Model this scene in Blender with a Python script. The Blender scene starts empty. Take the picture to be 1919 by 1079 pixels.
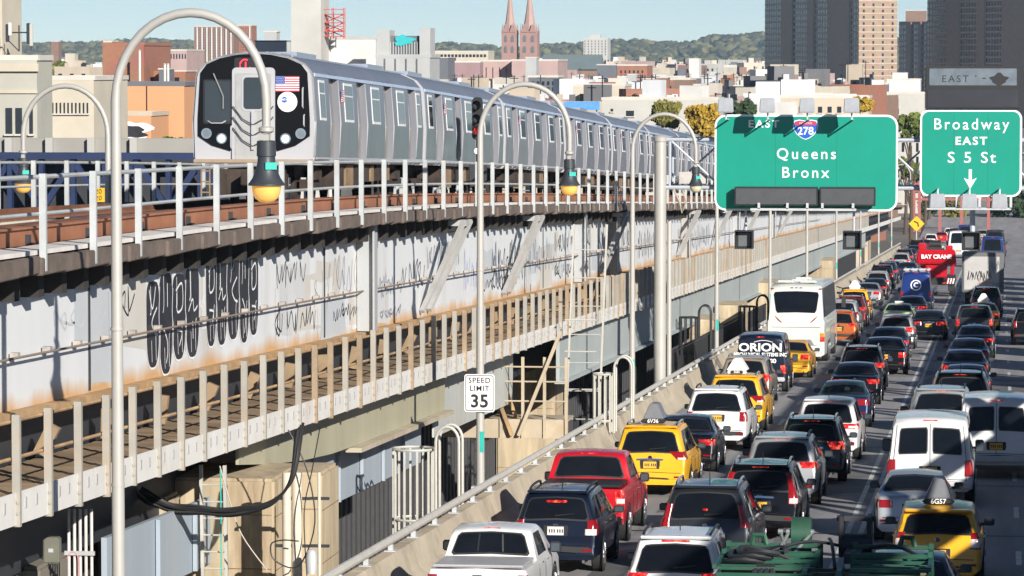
import bpy, bmesh, math, random
from math import sin, cos, pi, radians, atan2, sqrt, atan
from mathutils import Vector, Matrix
random.seed(7)
S = bpy.context.scene
COL = S.collection
# ------------------------------------------------------------------ camera, sky, sun, exposure
F_PX, CX, CY = 7200.0, 959.5, 539.5
cam_d = bpy.data.cameras.new('camera'); cam = bpy.data.objects.new('camera', cam_d); COL.objects.link(cam)
cam_d.sensor_width = 36; cam_d.lens = F_PX / 1919 * 36; cam_d.clip_start = 1; cam_d.clip_end = 30000
PITCH = atan((CY - 115) / F_PX); YAW = atan((1872 - CX) / F_PX)
cam.location = (0, 0, 0); cam.rotation_euler = (pi / 2 - PITCH, 0, YAW)
S.camera = cam
SUN_DIR = Vector((-1.75, 2.7, -1.28)).normalized()
world = bpy.data.worlds.new('World'); S.world = world; world.use_nodes = True
wn = world.node_tree.nodes; bg = wn['Background']
sky = wn.new('ShaderNodeTexSky'); sky.sky_type = 'NISHITA'; sky.sun_disc = False
sky.sun_elevation = math.asin(-SUN_DIR.z); sky.sun_rotation = atan2(-SUN_DIR.x, -SUN_DIR.y)
sky.altitude = 0; sky.air_density = 0.5; sky.dust_density = 0.0; sky.ozone_density = 1.3
world.node_tree.links.new(sky.outputs[0], bg.inputs[0]); bg.inputs[1].default_value = 0.062
sd = bpy.data.lights.new('sun', 'SUN'); sun = bpy.data.objects.new('sun', sd); COL.objects.link(sun)
sd.energy = 5.0; sd.angle = radians(0.5); sd.color = (1, 0.94, 0.85)
sun.rotation_euler = SUN_DIR.to_track_quat('-Z', 'Y').to_euler()
S.view_settings.view_transform = 'Standard'; S.view_settings.look = 'None'
S.view_settings.exposure = 0.5; S.view_settings.gamma = 1
S.cycles.volume_step_rate = 4; S.cycles.max_bounces = 8; S.cycles.volume_bounces = 0

# ------------------------------------------------------------------ frames
SLOPE = 0.032; CAMH = 8.28; Y_FLAT = 620.0; GZ = -28.3
def R(X, H, Y):
    """point in the road frame: X right, H above the carriageway, Y forward."""
    return Vector((X, Y, -CAMH + H - SLOPE * min(Y, Y_FLAT)))
_ROT = cam.rotation_euler.to_matrix()
def at(px, py, Y):
    d = _ROT @ Vector(((px - CX) / F_PX, (CY - py) / F_PX, -1)); return d * (Y / d.y)
def Xat(px, Y): return at(px, 540, Y).x
def Yat(px, X):
    d = _ROT @ Vector(((px - CX) / F_PX, 0, -1)); return X * d.y / d.x
HD = [(30, 6.40), (56, 6.83), (85, 7.25), (113, 7.34), (169, 7.14), (250, 6.75), (387, 5.95), (600, 4.9), (900, 3.5)]
def Hd(Y):
    n = len(HD)
    if Y <= HD[0][0]: return HD[0][1]
    for i in range(n - 1):
        a, b = HD[i], HD[i + 1]
        if Y <= b[0]:
            p = HD[max(i - 1, 0)]; q = HD[min(i + 2, n - 1)]
            m0 = (b[1] - p[1]) / (b[0] - p[0]); m1 = (q[1] - a[1]) / (q[0] - a[0]); h = b[0] - a[0]; t = (Y - a[0]) / h
            return ((2*t**3 - 3*t*t + 1) * a[1] + (t**3 - 2*t*t + t) * h * m0 + (-2*t**3 + 3*t*t) * b[1] + (t**3 - t*t) * h * m1)
    return HD[-1][1]
def frange(a, b, st):
    out = []; x = a
    while x <= b + 1e-6: out.append(x); x += st
    return out

# ------------------------------------------------------------------ materials
MATS = {}
def mat(name, col, rough=0.6, metal=0.0, var=0.12, scale=3.0, bump=0.0, emit=0.0, coat=0.0, stain=None, stain_amt=0.5, island=0.0, spec=None, ecol=None, streak=False, lane=False, emod=0):
    if name in MATS: return MATS[name]
    m = bpy.data.materials.new(name); m.use_nodes = True; MATS[name] = m
    nt = m.node_tree; N = nt.nodes; L = nt.links; b = N['Principled BSDF']
    b.inputs['Roughness'].default_value = rough; b.inputs['Metallic'].default_value = metal
    if coat: b.inputs['Coat Weight'].default_value = coat; b.inputs['Coat Roughness'].default_value = 0.06
    if spec is not None: b.inputs['Specular IOR Level'].default_value = spec
    tc = N.new('ShaderNodeTexCoord'); mp = N.new('ShaderNodeMapping'); L.new(tc.outputs['Object'], mp.inputs[0])
    if streak: mp.inputs['Scale'].default_value = (1, 1, 0.12)
    if lane: mp.inputs['Scale'].default_value = (1.6, .09, 1)
    nz = N.new('ShaderNodeTexNoise'); nz.inputs['Scale'].default_value = scale; nz.inputs['Detail'].default_value = 5; nz.inputs['Roughness'].default_value = 0.65
    L.new(mp.outputs[0], nz.inputs['Vector'])
    rp = N.new('ShaderNodeValToRGB'); e = rp.color_ramp.elements
    e[0].position = 0.3; e[1].position = 0.72
    e[0].color = (*[max(0, c * (1 - var)) for c in col], 1); e[1].color = (*[min(1, c * (1 + var)) for c in col], 1)
    L.new(nz.outputs['Fac'], rp.inputs[0]); out = rp.outputs[0]
    if island:
        g = N.new('ShaderNodeNewGeometry'); hs = N.new('ShaderNodeHueSaturation'); mr = N.new('ShaderNodeMapRange')
        mr.inputs['To Min'].default_value = 1 - island; mr.inputs['To Max'].default_value = 1 + island
        L.new(g.outputs['Random Per Island'], mr.inputs[0]); L.new(mr.outputs[0], hs.inputs['Value']); L.new(out, hs.inputs['Color']); out = hs.outputs[0]
    if stain:
        n2 = N.new('ShaderNodeTexNoise'); n2.inputs['Scale'].default_value = scale * 0.45; n2.inputs['Detail'].default_value = 8; n2.inputs['Roughness'].default_value = 0.7
        L.new(mp.outputs[0], n2.inputs['Vector'])
        r2 = N.new('ShaderNodeValToRGB'); r2.color_ramp.elements[0].position = 0.52; r2.color_ramp.elements[1].position = 0.72
        r2.color_ramp.elements[0].color = (0, 0, 0, 1); r2.color_ramp.elements[1].color = (stain_amt, stain_amt, stain_amt, 1)
        mx = N.new('ShaderNodeMix'); mx.data_type = 'RGBA'; L.new(n2.outputs['Fac'], r2.inputs[0]); L.new(r2.outputs[0], mx.inputs['Factor'])
        L.new(out, mx.inputs[6]); mx.inputs[7].default_value = (*stain, 1); out = mx.outputs[2]
    L.new(out, b.inputs['Base Color'])
    if bump:
        bp = N.new('ShaderNodeBump'); bp.inputs['Strength'].default_value = bump; bp.inputs['Distance'].default_value = 0.02
        L.new(nz.outputs['Fac'], bp.inputs['Height']); L.new(bp.outputs[0], b.inputs['Normal'])
    if emit:
        b.inputs['Emission Color'].default_value = (*(ecol or col), 1); b.inputs['Emission Strength'].default_value = emit
        if emod:
            ne = N.new('ShaderNodeTexNoise'); ne.inputs['Scale'].default_value = emod; L.new(tc.outputs['Object'], ne.inputs['Vector']); me_ = N.new('ShaderNodeMapRange'); me_.inputs['From Min'].default_value = .42; me_.inputs['From Max'].default_value = .62; me_.inputs['To Min'].default_value = .1 * emit; me_.inputs['To Max'].default_value = 1.8 * emit
            L.new(ne.outputs['Fac'], me_.inputs[0]); L.new(me_.outputs[0], b.inputs['Emission Strength'])
            re_ = N.new('ShaderNodeValToRGB'); re_.color_ramp.elements[0].position = .5; re_.color_ramp.elements[1].position = .68; re_.color_ramp.elements[0].color = (*(ecol or col), 1); re_.color_ramp.elements[1].color = (1, .22, .07, 1); L.new(ne.outputs['Fac'], re_.inputs[0]); L.new(re_.outputs[0], b.inputs['Emission Color'])
    return m
def brickmat(name, c1, c2, mortar, scale=1.0, rough=0.85):
    if name in MATS: return MATS[name]
    m = bpy.data.materials.new(name); m.use_nodes = True; MATS[name] = m
    nt = m.node_tree; N = nt.nodes; L = nt.links; b = N['Principled BSDF']; b.inputs['Roughness'].default_value = rough
    tc = N.new('ShaderNodeTexCoord'); sp = N.new('ShaderNodeSeparateXYZ'); cb = N.new('ShaderNodeCombineXYZ'); ad = N.new('ShaderNodeMath'); ad.operation = 'ADD'
    L.new(tc.outputs['Object'], sp.inputs[0]); L.new(sp.outputs[0], ad.inputs[0]); L.new(sp.outputs[1], ad.inputs[1]); L.new(ad.outputs[0], cb.inputs[0]); L.new(sp.outputs[2], cb.inputs[1])
    br = N.new('ShaderNodeTexBrick'); br.inputs['Scale'].default_value = scale; br.inputs['Color1'].default_value = (*c1, 1); br.inputs['Color2'].default_value = (*c2, 1); br.inputs['Mortar'].default_value = (*mortar, 1)
    L.new(cb.outputs[0], br.inputs['Vector'])
    nz = N.new('ShaderNodeTexNoise'); nz.inputs['Scale'].default_value = 0.5; nz.inputs['Detail'].default_value = 6; L.new(tc.outputs['Object'], nz.inputs['Vector'])
    mx = N.new('ShaderNodeMix'); mx.data_type = 'RGBA'; mx.blend_type = 'MULTIPLY'; mx.inputs['Factor'].default_value = 0.5
    L.new(br.outputs[0], mx.inputs[6]); L.new(nz.outputs['Color'], mx.inputs[7]); L.new(mx.outputs[2], b.inputs['Base Color'])
    return m
M_GLASS = mat('dark_glass', (0.007, 0.009, 0.013), 0.03, 0, 0.3, 1.0, spec=0.2)
M_TRIM = mat('black_trim', (0.018, 0.018, 0.02), 0.5)
M_TYRE = mat('tyre_rubber', (0.02, 0.02, 0.02), 0.85)
M_RIM = mat('alloy', (0.5, 0.5, 0.52), 0.3, 0.9)
M_MIRR = mat('mirror_glass', (.08, .10, .12), .1, .3)
M_CHROME = mat('chrome', (0.75, 0.75, 0.77), 0.15, 1)
M_RED = mat('red_lens', (0.26, 0.005, 0.008), 0.2, coat=0.5)
M_REDLIT = mat('lit_red_lens', (0.3, 0.006, 0.01), 0.2, emit=0.45, ecol=(1, 0.02, 0.025), emod=11)
M_CLEAR = mat('clear_lens', (0.7, 0.62, 0.6), 0.15, coat=0.5)
M_AMBER = mat('amber_lens', (0.8, 0.25, 0.02), 0.25)
M_PLATE = mat('gold_plate', (0.75, 0.42, 0.05), 0.5)
M_PLATEW = mat('white_plate', (0.7, 0.7, 0.68), 0.5)
M_INK = mat('black_ink', (0.015, 0.015, 0.017), 0.6)
M_WHITE = mat('white_paint', (0.8, 0.8, 0.8), 0.5, var=0.03)
M_GALV = mat('galvanised_steel', (0.52, 0.54, 0.56), 0.5, 0.25, var=0.1, scale=2)
M_DARK = mat('dark_steel', (0.03, 0.033, 0.04), 0.6)
def paint(name, col, metal=0.2, rough=0.32):
    return mat('paint_' + name, col, rough, metal, 0.08, 1.2, coat=0.55, spec=0.35, stain=tuple(.85 * c + .006 for c in col), stain_amt=.5)

# ------------------------------------------------------------------ mesh building
class MB:
    def __init__(s): s.v = []; s.f = []; s.m = []; s.mi = 0
    def add(s, vs, fs):
        o = len(s.v); s.v += [tuple(p) for p in vs]
        for f in fs: s.f.append(tuple(o + i for i in f)); s.m.append(s.mi)
    def box(s, c, d, rot=None):
        hx, hy, hz = d[0] / 2, d[1] / 2, d[2] / 2
        P = [Vector((x, y, z)) for z in (-hz, hz) for y in (-hy, hy) for x in (-hx, hx)]
        if rot is not None: P = [rot @ p for p in P]
        c = Vector(c)
        s.add([p + c for p in P], [(0, 2, 3, 1), (4, 5, 7, 6), (0, 1, 5, 4), (2, 6, 7, 3), (0, 4, 6, 2), (1, 3, 7, 5)])
    def hexa(s, a, b):
        """a: four bottom points, b: four top points, both counterclockwise from above."""
        s.add(list(a) + list(b), [(3, 2, 1, 0), (4, 5, 6, 7)] + [(i, (i + 1) % 4, 4 + (i + 1) % 4, 4 + i) for i in range(4)])
    def beam(s, p, q, w, h, up=(0, 0, 1)):
        p, q = Vector(p), Vector(q); d = (q - p).normalized(); u = Vector(up)
        if abs(d.dot(u)) > 0.98: u = Vector((0, 1, 0))
        sd_ = d.cross(u).normalized(); uu = sd_.cross(d).normalized()
        s.add([e + sd_ * (a * w / 2) + uu * (b * h / 2) for e in (p, q) for a, b in ((-1, -1), (1, -1), (1, 1), (-1, 1))],
              [(0, 1, 2, 3), (7, 6, 5, 4)] + [(i + 4, (i + 1) % 4 + 4, (i + 1) % 4, i) for i in range(4)])
    def tube(s, pts, r, n=8, cap=True):
        pts = [Vector(p) for p in pts]; k = len(pts); rs = r if isinstance(r, (list, tuple)) else [r] * k
        vs = []; prev = None
        for i, p in enumerate(pts):
            d = (pts[min(i + 1, k - 1)] - pts[max(i - 1, 0)]).normalized()
            if prev is None:
                a = Vector((0, 0, 1)) if abs(d.z) < 0.9 else Vector((1, 0, 0)); prev = d.cross(a).normalized()
            prev = (prev - d * prev.dot(d)).normalized(); bq = d.cross(prev)
            vs += [p + (prev * cos(2 * pi * j / n) + bq * sin(2 * pi * j / n)) * rs[i] for j in range(n)]
        fs = [(i * n + j, i * n + (j + 1) % n, (i + 1) * n + (j + 1) % n, (i + 1) * n + j) for i in range(k - 1) for j in range(n)]
        if cap: fs += [tuple(range(n))[::-1], tuple((k - 1) * n + j for j in range(n))]
        s.add(vs, fs)
    def lathe(s, prof, c=(0, 0, 0), n=16, axis='z', cap=True):
        vs = []; c = Vector(c)
        for r, z in prof:
            for j in range(n):
                a = 2 * pi * j / n; x, y = r * cos(a), r * sin(a)
                vs.append(c + (Vector((x, y, z)) if axis == 'z' else Vector((z, x, y)) if axis == 'x' else Vector((y, z, x))))
        k = len(prof)
        fs = [(i * n + j, i * n + (j + 1) % n, (i + 1) * n + (j + 1) % n, (i + 1) * n + j) for i in range(k - 1) for j in range(n)]
        if cap: fs += [tuple(range(n))[::-1], tuple((k - 1) * n + j for j in range(n))]
        s.add(vs, fs)
    def prism(s, poly, y0, y1, T=None):
        """poly of (x,z), counterclockwise seen from -y, extruded from y0 to y1."""
        n = len(poly); vs = [Vector((x, y0, z)) for x, z in poly] + [Vector((x, y1, z)) for x, z in poly]
        if T is not None: vs = [T @ p for p in vs]
        s.add(vs, [tuple(range(n)), tuple(range(2 * n - 1, n - 1, -1))] + [((i + 1) % n, i, n + i, n + (i + 1) % n) for i in range(n)])
    def mesh(s, name, mats, smooth=35, bevel=0, seg=2):
        me = bpy.data.meshes.new(name); me.from_pydata(s.v, [], s.f)
        for m in (mats if isinstance(mats, (list, tuple)) else [mats]): me.materials.append(m)
        if any(s.m): me.polygons.foreach_set('material_index', s.m)
        if bevel:
            bm = bmesh.new(); bm.from_mesh(me)
            bmesh.ops.bevel(bm, geom=[e for e in bm.edges if e.is_manifold and e.calc_face_angle(0) > 0.5], offset=bevel, segments=seg, affect='EDGES', clamp_overlap=True)
            bm.to_mesh(me); bm.free()
        if smooth:
            me.polygons.foreach_set('use_smooth', [True] * len(me.polygons)); me.set_sharp_from_angle(angle=radians(smooth))
        me.update(); return me
    def build(s, name, mats, parent=None, **k):
        return link(name, s.mesh(name, mats, **k), parent)
def link(name, data, parent=None, loc=None, mtx=None):
    o = bpy.data.objects.new(name, data); COL.objects.link(o)
    if mtx is not None: o.matrix_local = mtx
    if loc is not None: o.location = loc
    if parent is not None: o.parent = parent
    return o
def tag(o, label=None, cat=None, group=None, kind=None):
    if label: o['label'] = label
    if cat: o['category'] = cat
    if group: o['group'] = group
    if kind: o['kind'] = kind
    return o
def thing(name, label, cat, loc=(0, 0, 0), rot=(0, 0, 0), group=None):
    o = bpy.data.objects.new(name, None); COL.objects.link(o); o.empty_display_size = 0.3
    o.location = loc; o.rotation_euler = rot
    return tag(o, label, cat, group)
def text(name, s, size, m, parent=None, loc=(0, 0, 0), rot=(pi / 2, 0, 0), ext=0.004, sp=1.0, bold=0.0, sx=1.0, align='CENTER'):
    c = bpy.data.curves.new(name, 'FONT'); c.body = s; c.size = size; c.extrude = ext; c.space_character = sp; c.offset = bold
    c.align_x = align; c.align_y = 'CENTER'; c.resolution_u = 3
    t = bpy.data.objects.new('t', c); COL.objects.link(t)
    dg = bpy.context.evaluated_depsgraph_get(); me = bpy.data.meshes.new_from_object(t.evaluated_get(dg))
    bpy.data.objects.remove(t); bpy.data.curves.remove(c)
    me.materials.clear(); me.materials.append(m)
    o = link(name, me, parent); o.location = loc; o.rotation_euler = rot; o.scale = (sx, 1, 1)
    return o
def roundrect(w, h, r, n=5, cx=0, cz=0):
    out = []
    for ax, az, a0 in ((1, 1, 0), (-1, 1, 90), (-1, -1, 180), (1, -1, 270)):
        for i in range(n + 1):
            a = radians(a0 + 90 * i / n); out.append((cx + ax * (w / 2 - r) + r * cos(a), cz + az * (h / 2 - r) + r * sin(a)))
    return out
def disc(r, n=24, cx=0, cz=0): return [(cx + r * cos(2 * pi * i / n), cz + r * sin(2 * pi * i / n)) for i in range(n)]
def ring(mb, r0, r1, y0, y1, cx=0, cz=0, n=28):
    vs = []
    for y in (y0, y1):
        for r in (r0, r1): vs += [Vector((cx + r * cos(2 * pi * i / n), y, cz + r * sin(2 * pi * i / n))) for i in range(n)]
    fs = []
    for i in range(n):
        j = (i + 1) % n
        fs += [(i, j, n + j, n + i), (2*n + i, 3*n + i, 3*n + j, 2*n + j), (n + i, n + j, 3*n + j, 3*n + i), (i, 2*n + i, 2*n + j, j)]
    mb.add(vs, fs)

def add_rust_foot(m, h0, h1, col, slope=0.032, off=0.0):
    """rust bleeding up from the bottom flange: broken by noise, tied to the steel itself."""
    nt = m.node_tree; N = nt.nodes; L = nt.links; b = N['Principled BSDF']; src = b.inputs['Base Color'].links[0].from_socket
    tc = N.new('ShaderNodeTexCoord'); sp = N.new('ShaderNodeSeparateXYZ'); L.new(tc.outputs['Object'], sp.inputs[0])
    ma = N.new('ShaderNodeMath'); ma.operation = 'MULTIPLY_ADD'; ma.inputs[1].default_value = slope; L.new(sp.outputs[1], ma.inputs[0]); L.new(sp.outputs[2], ma.inputs[2])
    mp = N.new('ShaderNodeMapping'); mp.inputs['Scale'].default_value = (1, .55, .18); L.new(tc.outputs['Object'], mp.inputs[0])
    nz = N.new('ShaderNodeTexNoise'); nz.inputs['Scale'].default_value = 1.3; nz.inputs['Detail'].default_value = 7; L.new(mp.outputs[0], nz.inputs['Vector'])
    mr = N.new('ShaderNodeMapRange'); mr.inputs['From Min'].default_value = h0; mr.inputs['From Max'].default_value = h1; mr.inputs['To Min'].default_value = .62; mr.inputs['To Max'].default_value = -.25; L.new(ma.outputs[0], mr.inputs[0])
    ad = N.new('ShaderNodeMath'); ad.operation = 'ADD'; L.new(mr.outputs[0], ad.inputs[0]); L.new(nz.outputs['Fac'], ad.inputs[1])
    rp = N.new('ShaderNodeValToRGB'); rp.color_ramp.elements[0].position = .58; rp.color_ramp.elements[1].position = .95; L.new(ad.outputs[0], rp.inputs[0])
    mx = N.new('ShaderNodeMix'); mx.data_type = 'RGBA'; L.new(rp.outputs[0], mx.inputs['Factor']); L.new(src, mx.inputs[6]); mx.inputs[7].default_value = (*col, 1); L.new(mx.outputs[2], b.inputs['Base Color'])
# ------------------------------------------------------------------ ground, road
M_ASPH = mat('asphalt', (0.29, 0.285, 0.295), 0.8, 0, 0.2, 0.5, bump=0.3, stain=(0.15, 0.15, 0.16), stain_amt=0.75, lane=True)
M_GROUND = mat('city_ground', (0.16, 0.15, 0.14), 0.9, 0, 0.3, 0.02)
M_LINE = mat('road_line', (0.6, 0.6, 0.58), 0.7, 0, 0.25, 2)
M_CONC = mat('concrete_tan', (0.46, 0.40, 0.31), 0.85, 0, 0.18, 0.8, bump=0.3, stain=(0.16, 0.13, 0.1), stain_amt=0.75)
M_CONCP = mat('pier_concrete', (0.46, 0.38, 0.26), 0.85, 0, 0.3, 1.7, bump=0.5, stain=(0.17, 0.095, 0.045), stain_amt=0.9, streak=True)
mb = MB(); mb.add([(-9000, -500, GZ), (9000, -500, GZ), (9000, 14000, GZ), (-9000, 14000, GZ)], [(0, 1, 2, 3)])
tag(mb.build('ground', M_GROUND, smooth=0), kind='structure')
mb = MB()
for a, b in [(20 + i * 60, 80 + i * 60) for i in range(10)] + [(620, 1100)]:
    mb.hexa([R(-12.5, -.9, a), R(9, -.9, a), R(9, -.9, b), R(-12.5, -.9, b)], [R(-12.5, 0, a), R(9, 0, a), R(9, 0, b), R(-12.5, 0, b)])
tag(mb.build('road_deck', M_ASPH, smooth=0), kind='structure')
mb = MB()
def strip(x, w, a, b): mb.add([R(x - w/2, .006, a), R(x + w/2, .006, a), R(x + w/2, .006, b), R(x - w/2, .006, b)], [(0, 1, 2, 3)])
for x in (-3.52, -3.2): strip(x, .13, 20, 620)
strip(-11.0, .13, 20, 620)
for x in (-7.45, .5):
    for a in frange(24, 600, 12): strip(x, .13, a, a + 3.2)
tag(mb.build('road_lines', M_LINE, smooth=0), kind='structure')
mb = MB()
for a in frange(30, 600, 15.2): mb.add([R(-11.2, .008, a), R(8, .008, a), R(8, .008, a + .22), R(-11.2, .008, a + .22)], [(0, 1, 2, 3)])
tag(mb.build('road_joints', M_DARK, smooth=0), kind='structure')

rp0 = random.Random(31); m = MB()
for i in range(60):
    x = rp0.uniform(-11, 3); a = rp0.uniform(60, 330); w = rp0.uniform(.5, 2.6); l = rp0.uniform(2, 16)
    m.add([R(x + rp0.uniform(-.1, .1), .0025 + .00003 * i, a), R(x + w, .0025 + .00003 * i, a + rp0.uniform(-.5, .5)), R(x + w + rp0.uniform(-.1, .1), .0025 + .00003 * i, a + l), R(x, .0025 + .00003 * i, a + l + rp0.uniform(-.5, .5))], [(0, 1, 2, 3)])
for x in (-10.1, -8.4, -6.6, -5.0, -2.9, -1.2):
    for a in frange(60, 330, 9): m.add([R(x - .12, .0021, a), R(x + .12 + rp0.uniform(-.05, .1), .0021, a + .2), R(x + .1, .0021, a + 6 + rp0.uniform(-2, 3)), R(x - .15, .0021, a + 5.6)], [(0, 1, 2, 3)])
tag(m.build('road_patches', mat('tar_patch', (.16, .158, .165), .8, 0, .3, .8, island=.35), smooth=0), kind='structure')
# ------------------------------------------------------------------ barrier with pipe rail
bar = thing('concrete_barrier', 'tan precast concrete barrier topped by a fat steel pipe rail along the left lane', 'barrier', R(-12, 0, 60))
def loc(o): return Vector(o.location)
def seg_barrier(a, b, b0):
    m = MB(); pr = [(-12.42, 0.004), (-11.55, 0.004), (-11.55, .1), (-11.85, .34), (-12.02, .84), (-12.28, .84)]
    vs = [R(x, h, y) - b0 for y in (a, b) for x, h in pr]; n = 6
    m.add(vs, [tuple(range(n)), tuple(range(2*n - 1, n - 1, -1))] + [((i + 1) % n, i, n + i, n + (i + 1) % n) for i in range(n)])
    return m
for a in frange(54, 470, 6.1): seg_barrier(a, a + 6.06, loc(bar)).build('segment', M_CONC, bar, smooth=0)
m = MB(); m.tube([R(-12.12, 1.08, y) - loc(bar) for y in frange(50, 480, 10)], .085, 10); m.build('pipe_rail', mat('pipe_paint', (0.62, 0.6, 0.55), .5, .2, .1, 2), bar)
for a in frange(58, 240, 3.05):
    m = MB(); b0 = loc(bar); p = R(-12.14, .84, a) - b0
    m.box(p + Vector((0, 0, .07)), (.1, .12, .14)); m.box(p + Vector((.0, 0, .012)), (.24, .3, .02)); m.build('rail_bracket', M_GALV, bar, smooth=0)

# ------------------------------------------------------------------ elevated railway
M_WALL = mat('girder_paint', (0.37, 0.385, 0.40), 0.6, 0, 0.05, 0.5, stain=(0.45, 0.27, 0.13), stain_amt=0.35, streak=True)
M_RUSTWALL = mat('rusty_flange', (0.42, 0.27, 0.14), .8, 0, .35, 1.5)
M_TIE = mat('weathered_timber', (0.16, 0.125, 0.105), 0.9, 0, 0.3, 2, bump=.5, island=.25)
M_RAILP = mat('railing_paint', (0.43, 0.455, 0.465), 0.55, 0, 0.16, 1.2, stain=(.34, .24, .16), stain_amt=.5, island=.12)
M_PLANKW = mat('white_walkplank', (0.72, 0.68, 0.64), .7, 0, .12, 1.5)
M_RUST = mat('rust_brown', (0.20, 0.085, 0.045), .8, 0, .3, 1.2)
M_BOARD = mat('cover_board', (0.30, 0.125, 0.065), .75, 0, .25, .8)
VX, VY = -17.3, 90
via = thing('elevated_railway_viaduct', 'pale grey steel railway viaduct with graffiti covered girder wall carrying the train', 'viaduct', R(VX, 0, VY))
v0 = loc(via)
YS = frange(40, 620, 5)
def sweep(m, prof, ys, b0, hf):
    """prof: closed (x,h) polygon counterclockwise seen from the camera, h relative to hf(Y)."""
    n = len(prof); k = len(ys); vs = [R(x, h + hf(y), y) - b0 for y in ys for x, h in prof]
    fs = [(i * n + (j + 1) % n, i * n + j, (i + 1) * n + j, (i + 1) * n + (j + 1) % n) for i in range(k - 1) for j in range(n)]
    m.add(vs, fs + [tuple(range(n)), tuple((k - 1) * n + j for j in range(n))[::-1]])
def sq(x0, x1, h0, h1): return [(x0, h0), (x1, h0), (x1, h1), (x0, h1)]
zero = lambda y: 0.0
WX = -15.3
m = MB()
k = len(YS); vs = []
for y in YS: vs += [R(x, h, y) - v0 for x, h in ((WX - .06, 4.7), (WX, 4.7), (WX, Hd(y) - .02), (WX - .06, Hd(y) - .02))]
m.add(vs, [(i * 4 + (j + 1) % 4, i * 4 + j, (i + 1) * 4 + j, (i + 1) * 4 + (j + 1) % 4) for i in range(k - 1) for j in range(4)] + [(0, 1, 2, 3), ((k-1)*4+3, (k-1)*4+2, (k-1)*4+1, (k-1)*4)])
M_WEB = mat('girder_web_paint', (0.68, 0.70, 0.72), 0.6, 0, 0.05, 0.5, stain=(0.40, 0.36, 0.31), stain_amt=0.5, streak=True)
add_rust_foot(M_WEB, 4.55 - v0.z - CAMH - SLOPE * VY, 5.25 - v0.z - CAMH - SLOPE * VY, (.58, .36, .17))
m.build('girder_web', M_WEB, via, smooth=0)
m = MB(); sweep(m, sq(-15.7, -15.08, 4.6, 4.697), YS, v0, zero); m.build('bottom_flange', M_RUSTWALL, via, smooth=0)
m = MB(); sweep(m, sq(-22.6, -15.36, -.3, -.02), YS, v0, Hd); m.build('track_deck', M_DARK, via, smooth=0)
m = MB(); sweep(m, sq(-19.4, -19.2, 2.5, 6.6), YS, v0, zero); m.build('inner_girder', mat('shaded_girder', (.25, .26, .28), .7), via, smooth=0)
tie_ys = frange(50, 600, 1.5)
M_TIED = mat('shade_dark_timber', (.03, .027, .025), .9)  # tie colour kept near black so the sunlit ends read as shadow
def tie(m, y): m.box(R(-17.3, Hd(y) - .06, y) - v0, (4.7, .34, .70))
def edge_timber(m, y, i): m.box(R(-14.78 + (.05 if i % 2 else 0), Hd(y) + .14 + random.uniform(-.02, .02), y) - v0, (.42, 1.56, .27))
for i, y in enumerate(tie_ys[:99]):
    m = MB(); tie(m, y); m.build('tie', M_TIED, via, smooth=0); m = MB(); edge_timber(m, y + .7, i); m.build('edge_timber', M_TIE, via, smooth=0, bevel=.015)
m = MB(); m2 = MB()
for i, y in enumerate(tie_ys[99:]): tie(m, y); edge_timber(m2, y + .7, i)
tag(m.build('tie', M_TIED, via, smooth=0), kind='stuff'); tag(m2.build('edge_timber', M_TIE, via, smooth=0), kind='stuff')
m = MB(); sweep(m, sq(-15.34, -14.66, .30, .37), YS, v0, Hd); m.build('edge_plank', M_PLANKW, via, smooth=0)
m = MB(); sweep(m, sq(-15.62, -15.50, .36, .62), YS, v0, Hd); sweep(m, sq(-15.8, -15.45, .623, .66), YS, v0, Hd); m.build('third_rail_cover', M_BOARD, via, smooth=0)
for x in (-16.58, -18.02, -20.2, -21.64):
    m = MB(); sweep(m, [(x-.07, .3), (x+.07, .3), (x+.02, .34), (x+.035, .46), (x-.035, .46), (x-.02, .34)], YS, v0, Hd); m.build('running_rail', M_RUST, via, smooth=0)
for y in frange(52, 240, 4.1):
    m = MB(); p = R(-15.47, Hd(y) + .42, y) - v0; m.box(p, (.08, .12, .22)); m.box(p + Vector((.06, 0, -.06)), (.1, .2, .08)); m.build('cover_bracket', M_DARK, via, smooth=0)
# stiffeners, deep frames and knee braces on the girder face
for y in (63.6, 86.5, 113.5, 129, 144, 160, 176):
    m = MB(); m.box((R(WX + .012, (4.7 + Hd(y)) / 2, y) - v0), (.02, .1, Hd(y) - 4.78)); m.build('web_seam', M_DARK, via, smooth=0)
for y in (91.0, 138.5, 150.5, 186, 222, 258):
    m = MB(); m.box((R(WX + .2, (4.7 + Hd(y)) / 2, y) - v0), (.36, .1, Hd(y) - 4.74)); m.box((R(WX + .45, (4.7 + Hd(y)) / 2, y) - v0), (.05, .45, Hd(y) - 4.76)); m.build('deep_stiffener', M_WALL, via, smooth=0)
def braces(Y):
    for d in (0, 1.3):
        m = MB(); a = R(WX + .08, 4.86, Y + d) - v0; b = R(-14.45, Hd(Y) - .08, Y + 2.6 + d) - v0
        m.beam(a, b, .13, .1); m.build('knee_brace', mat('brace_grey', (.36, .36, .35), .6, 0, .1, 2, stain=(.34, .2, .1), stain_amt=.5), via, smooth=0)
    m = MB(); m.box(R(-14.85, Hd(Y + 3) - .14, Y + 3.3) - v0, (.8, .5, .16)); m.build('brace_head', M_WALL, via, smooth=0)
for y in (101, 118, 147, 183, 205, 230, 268): braces(y)

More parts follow.
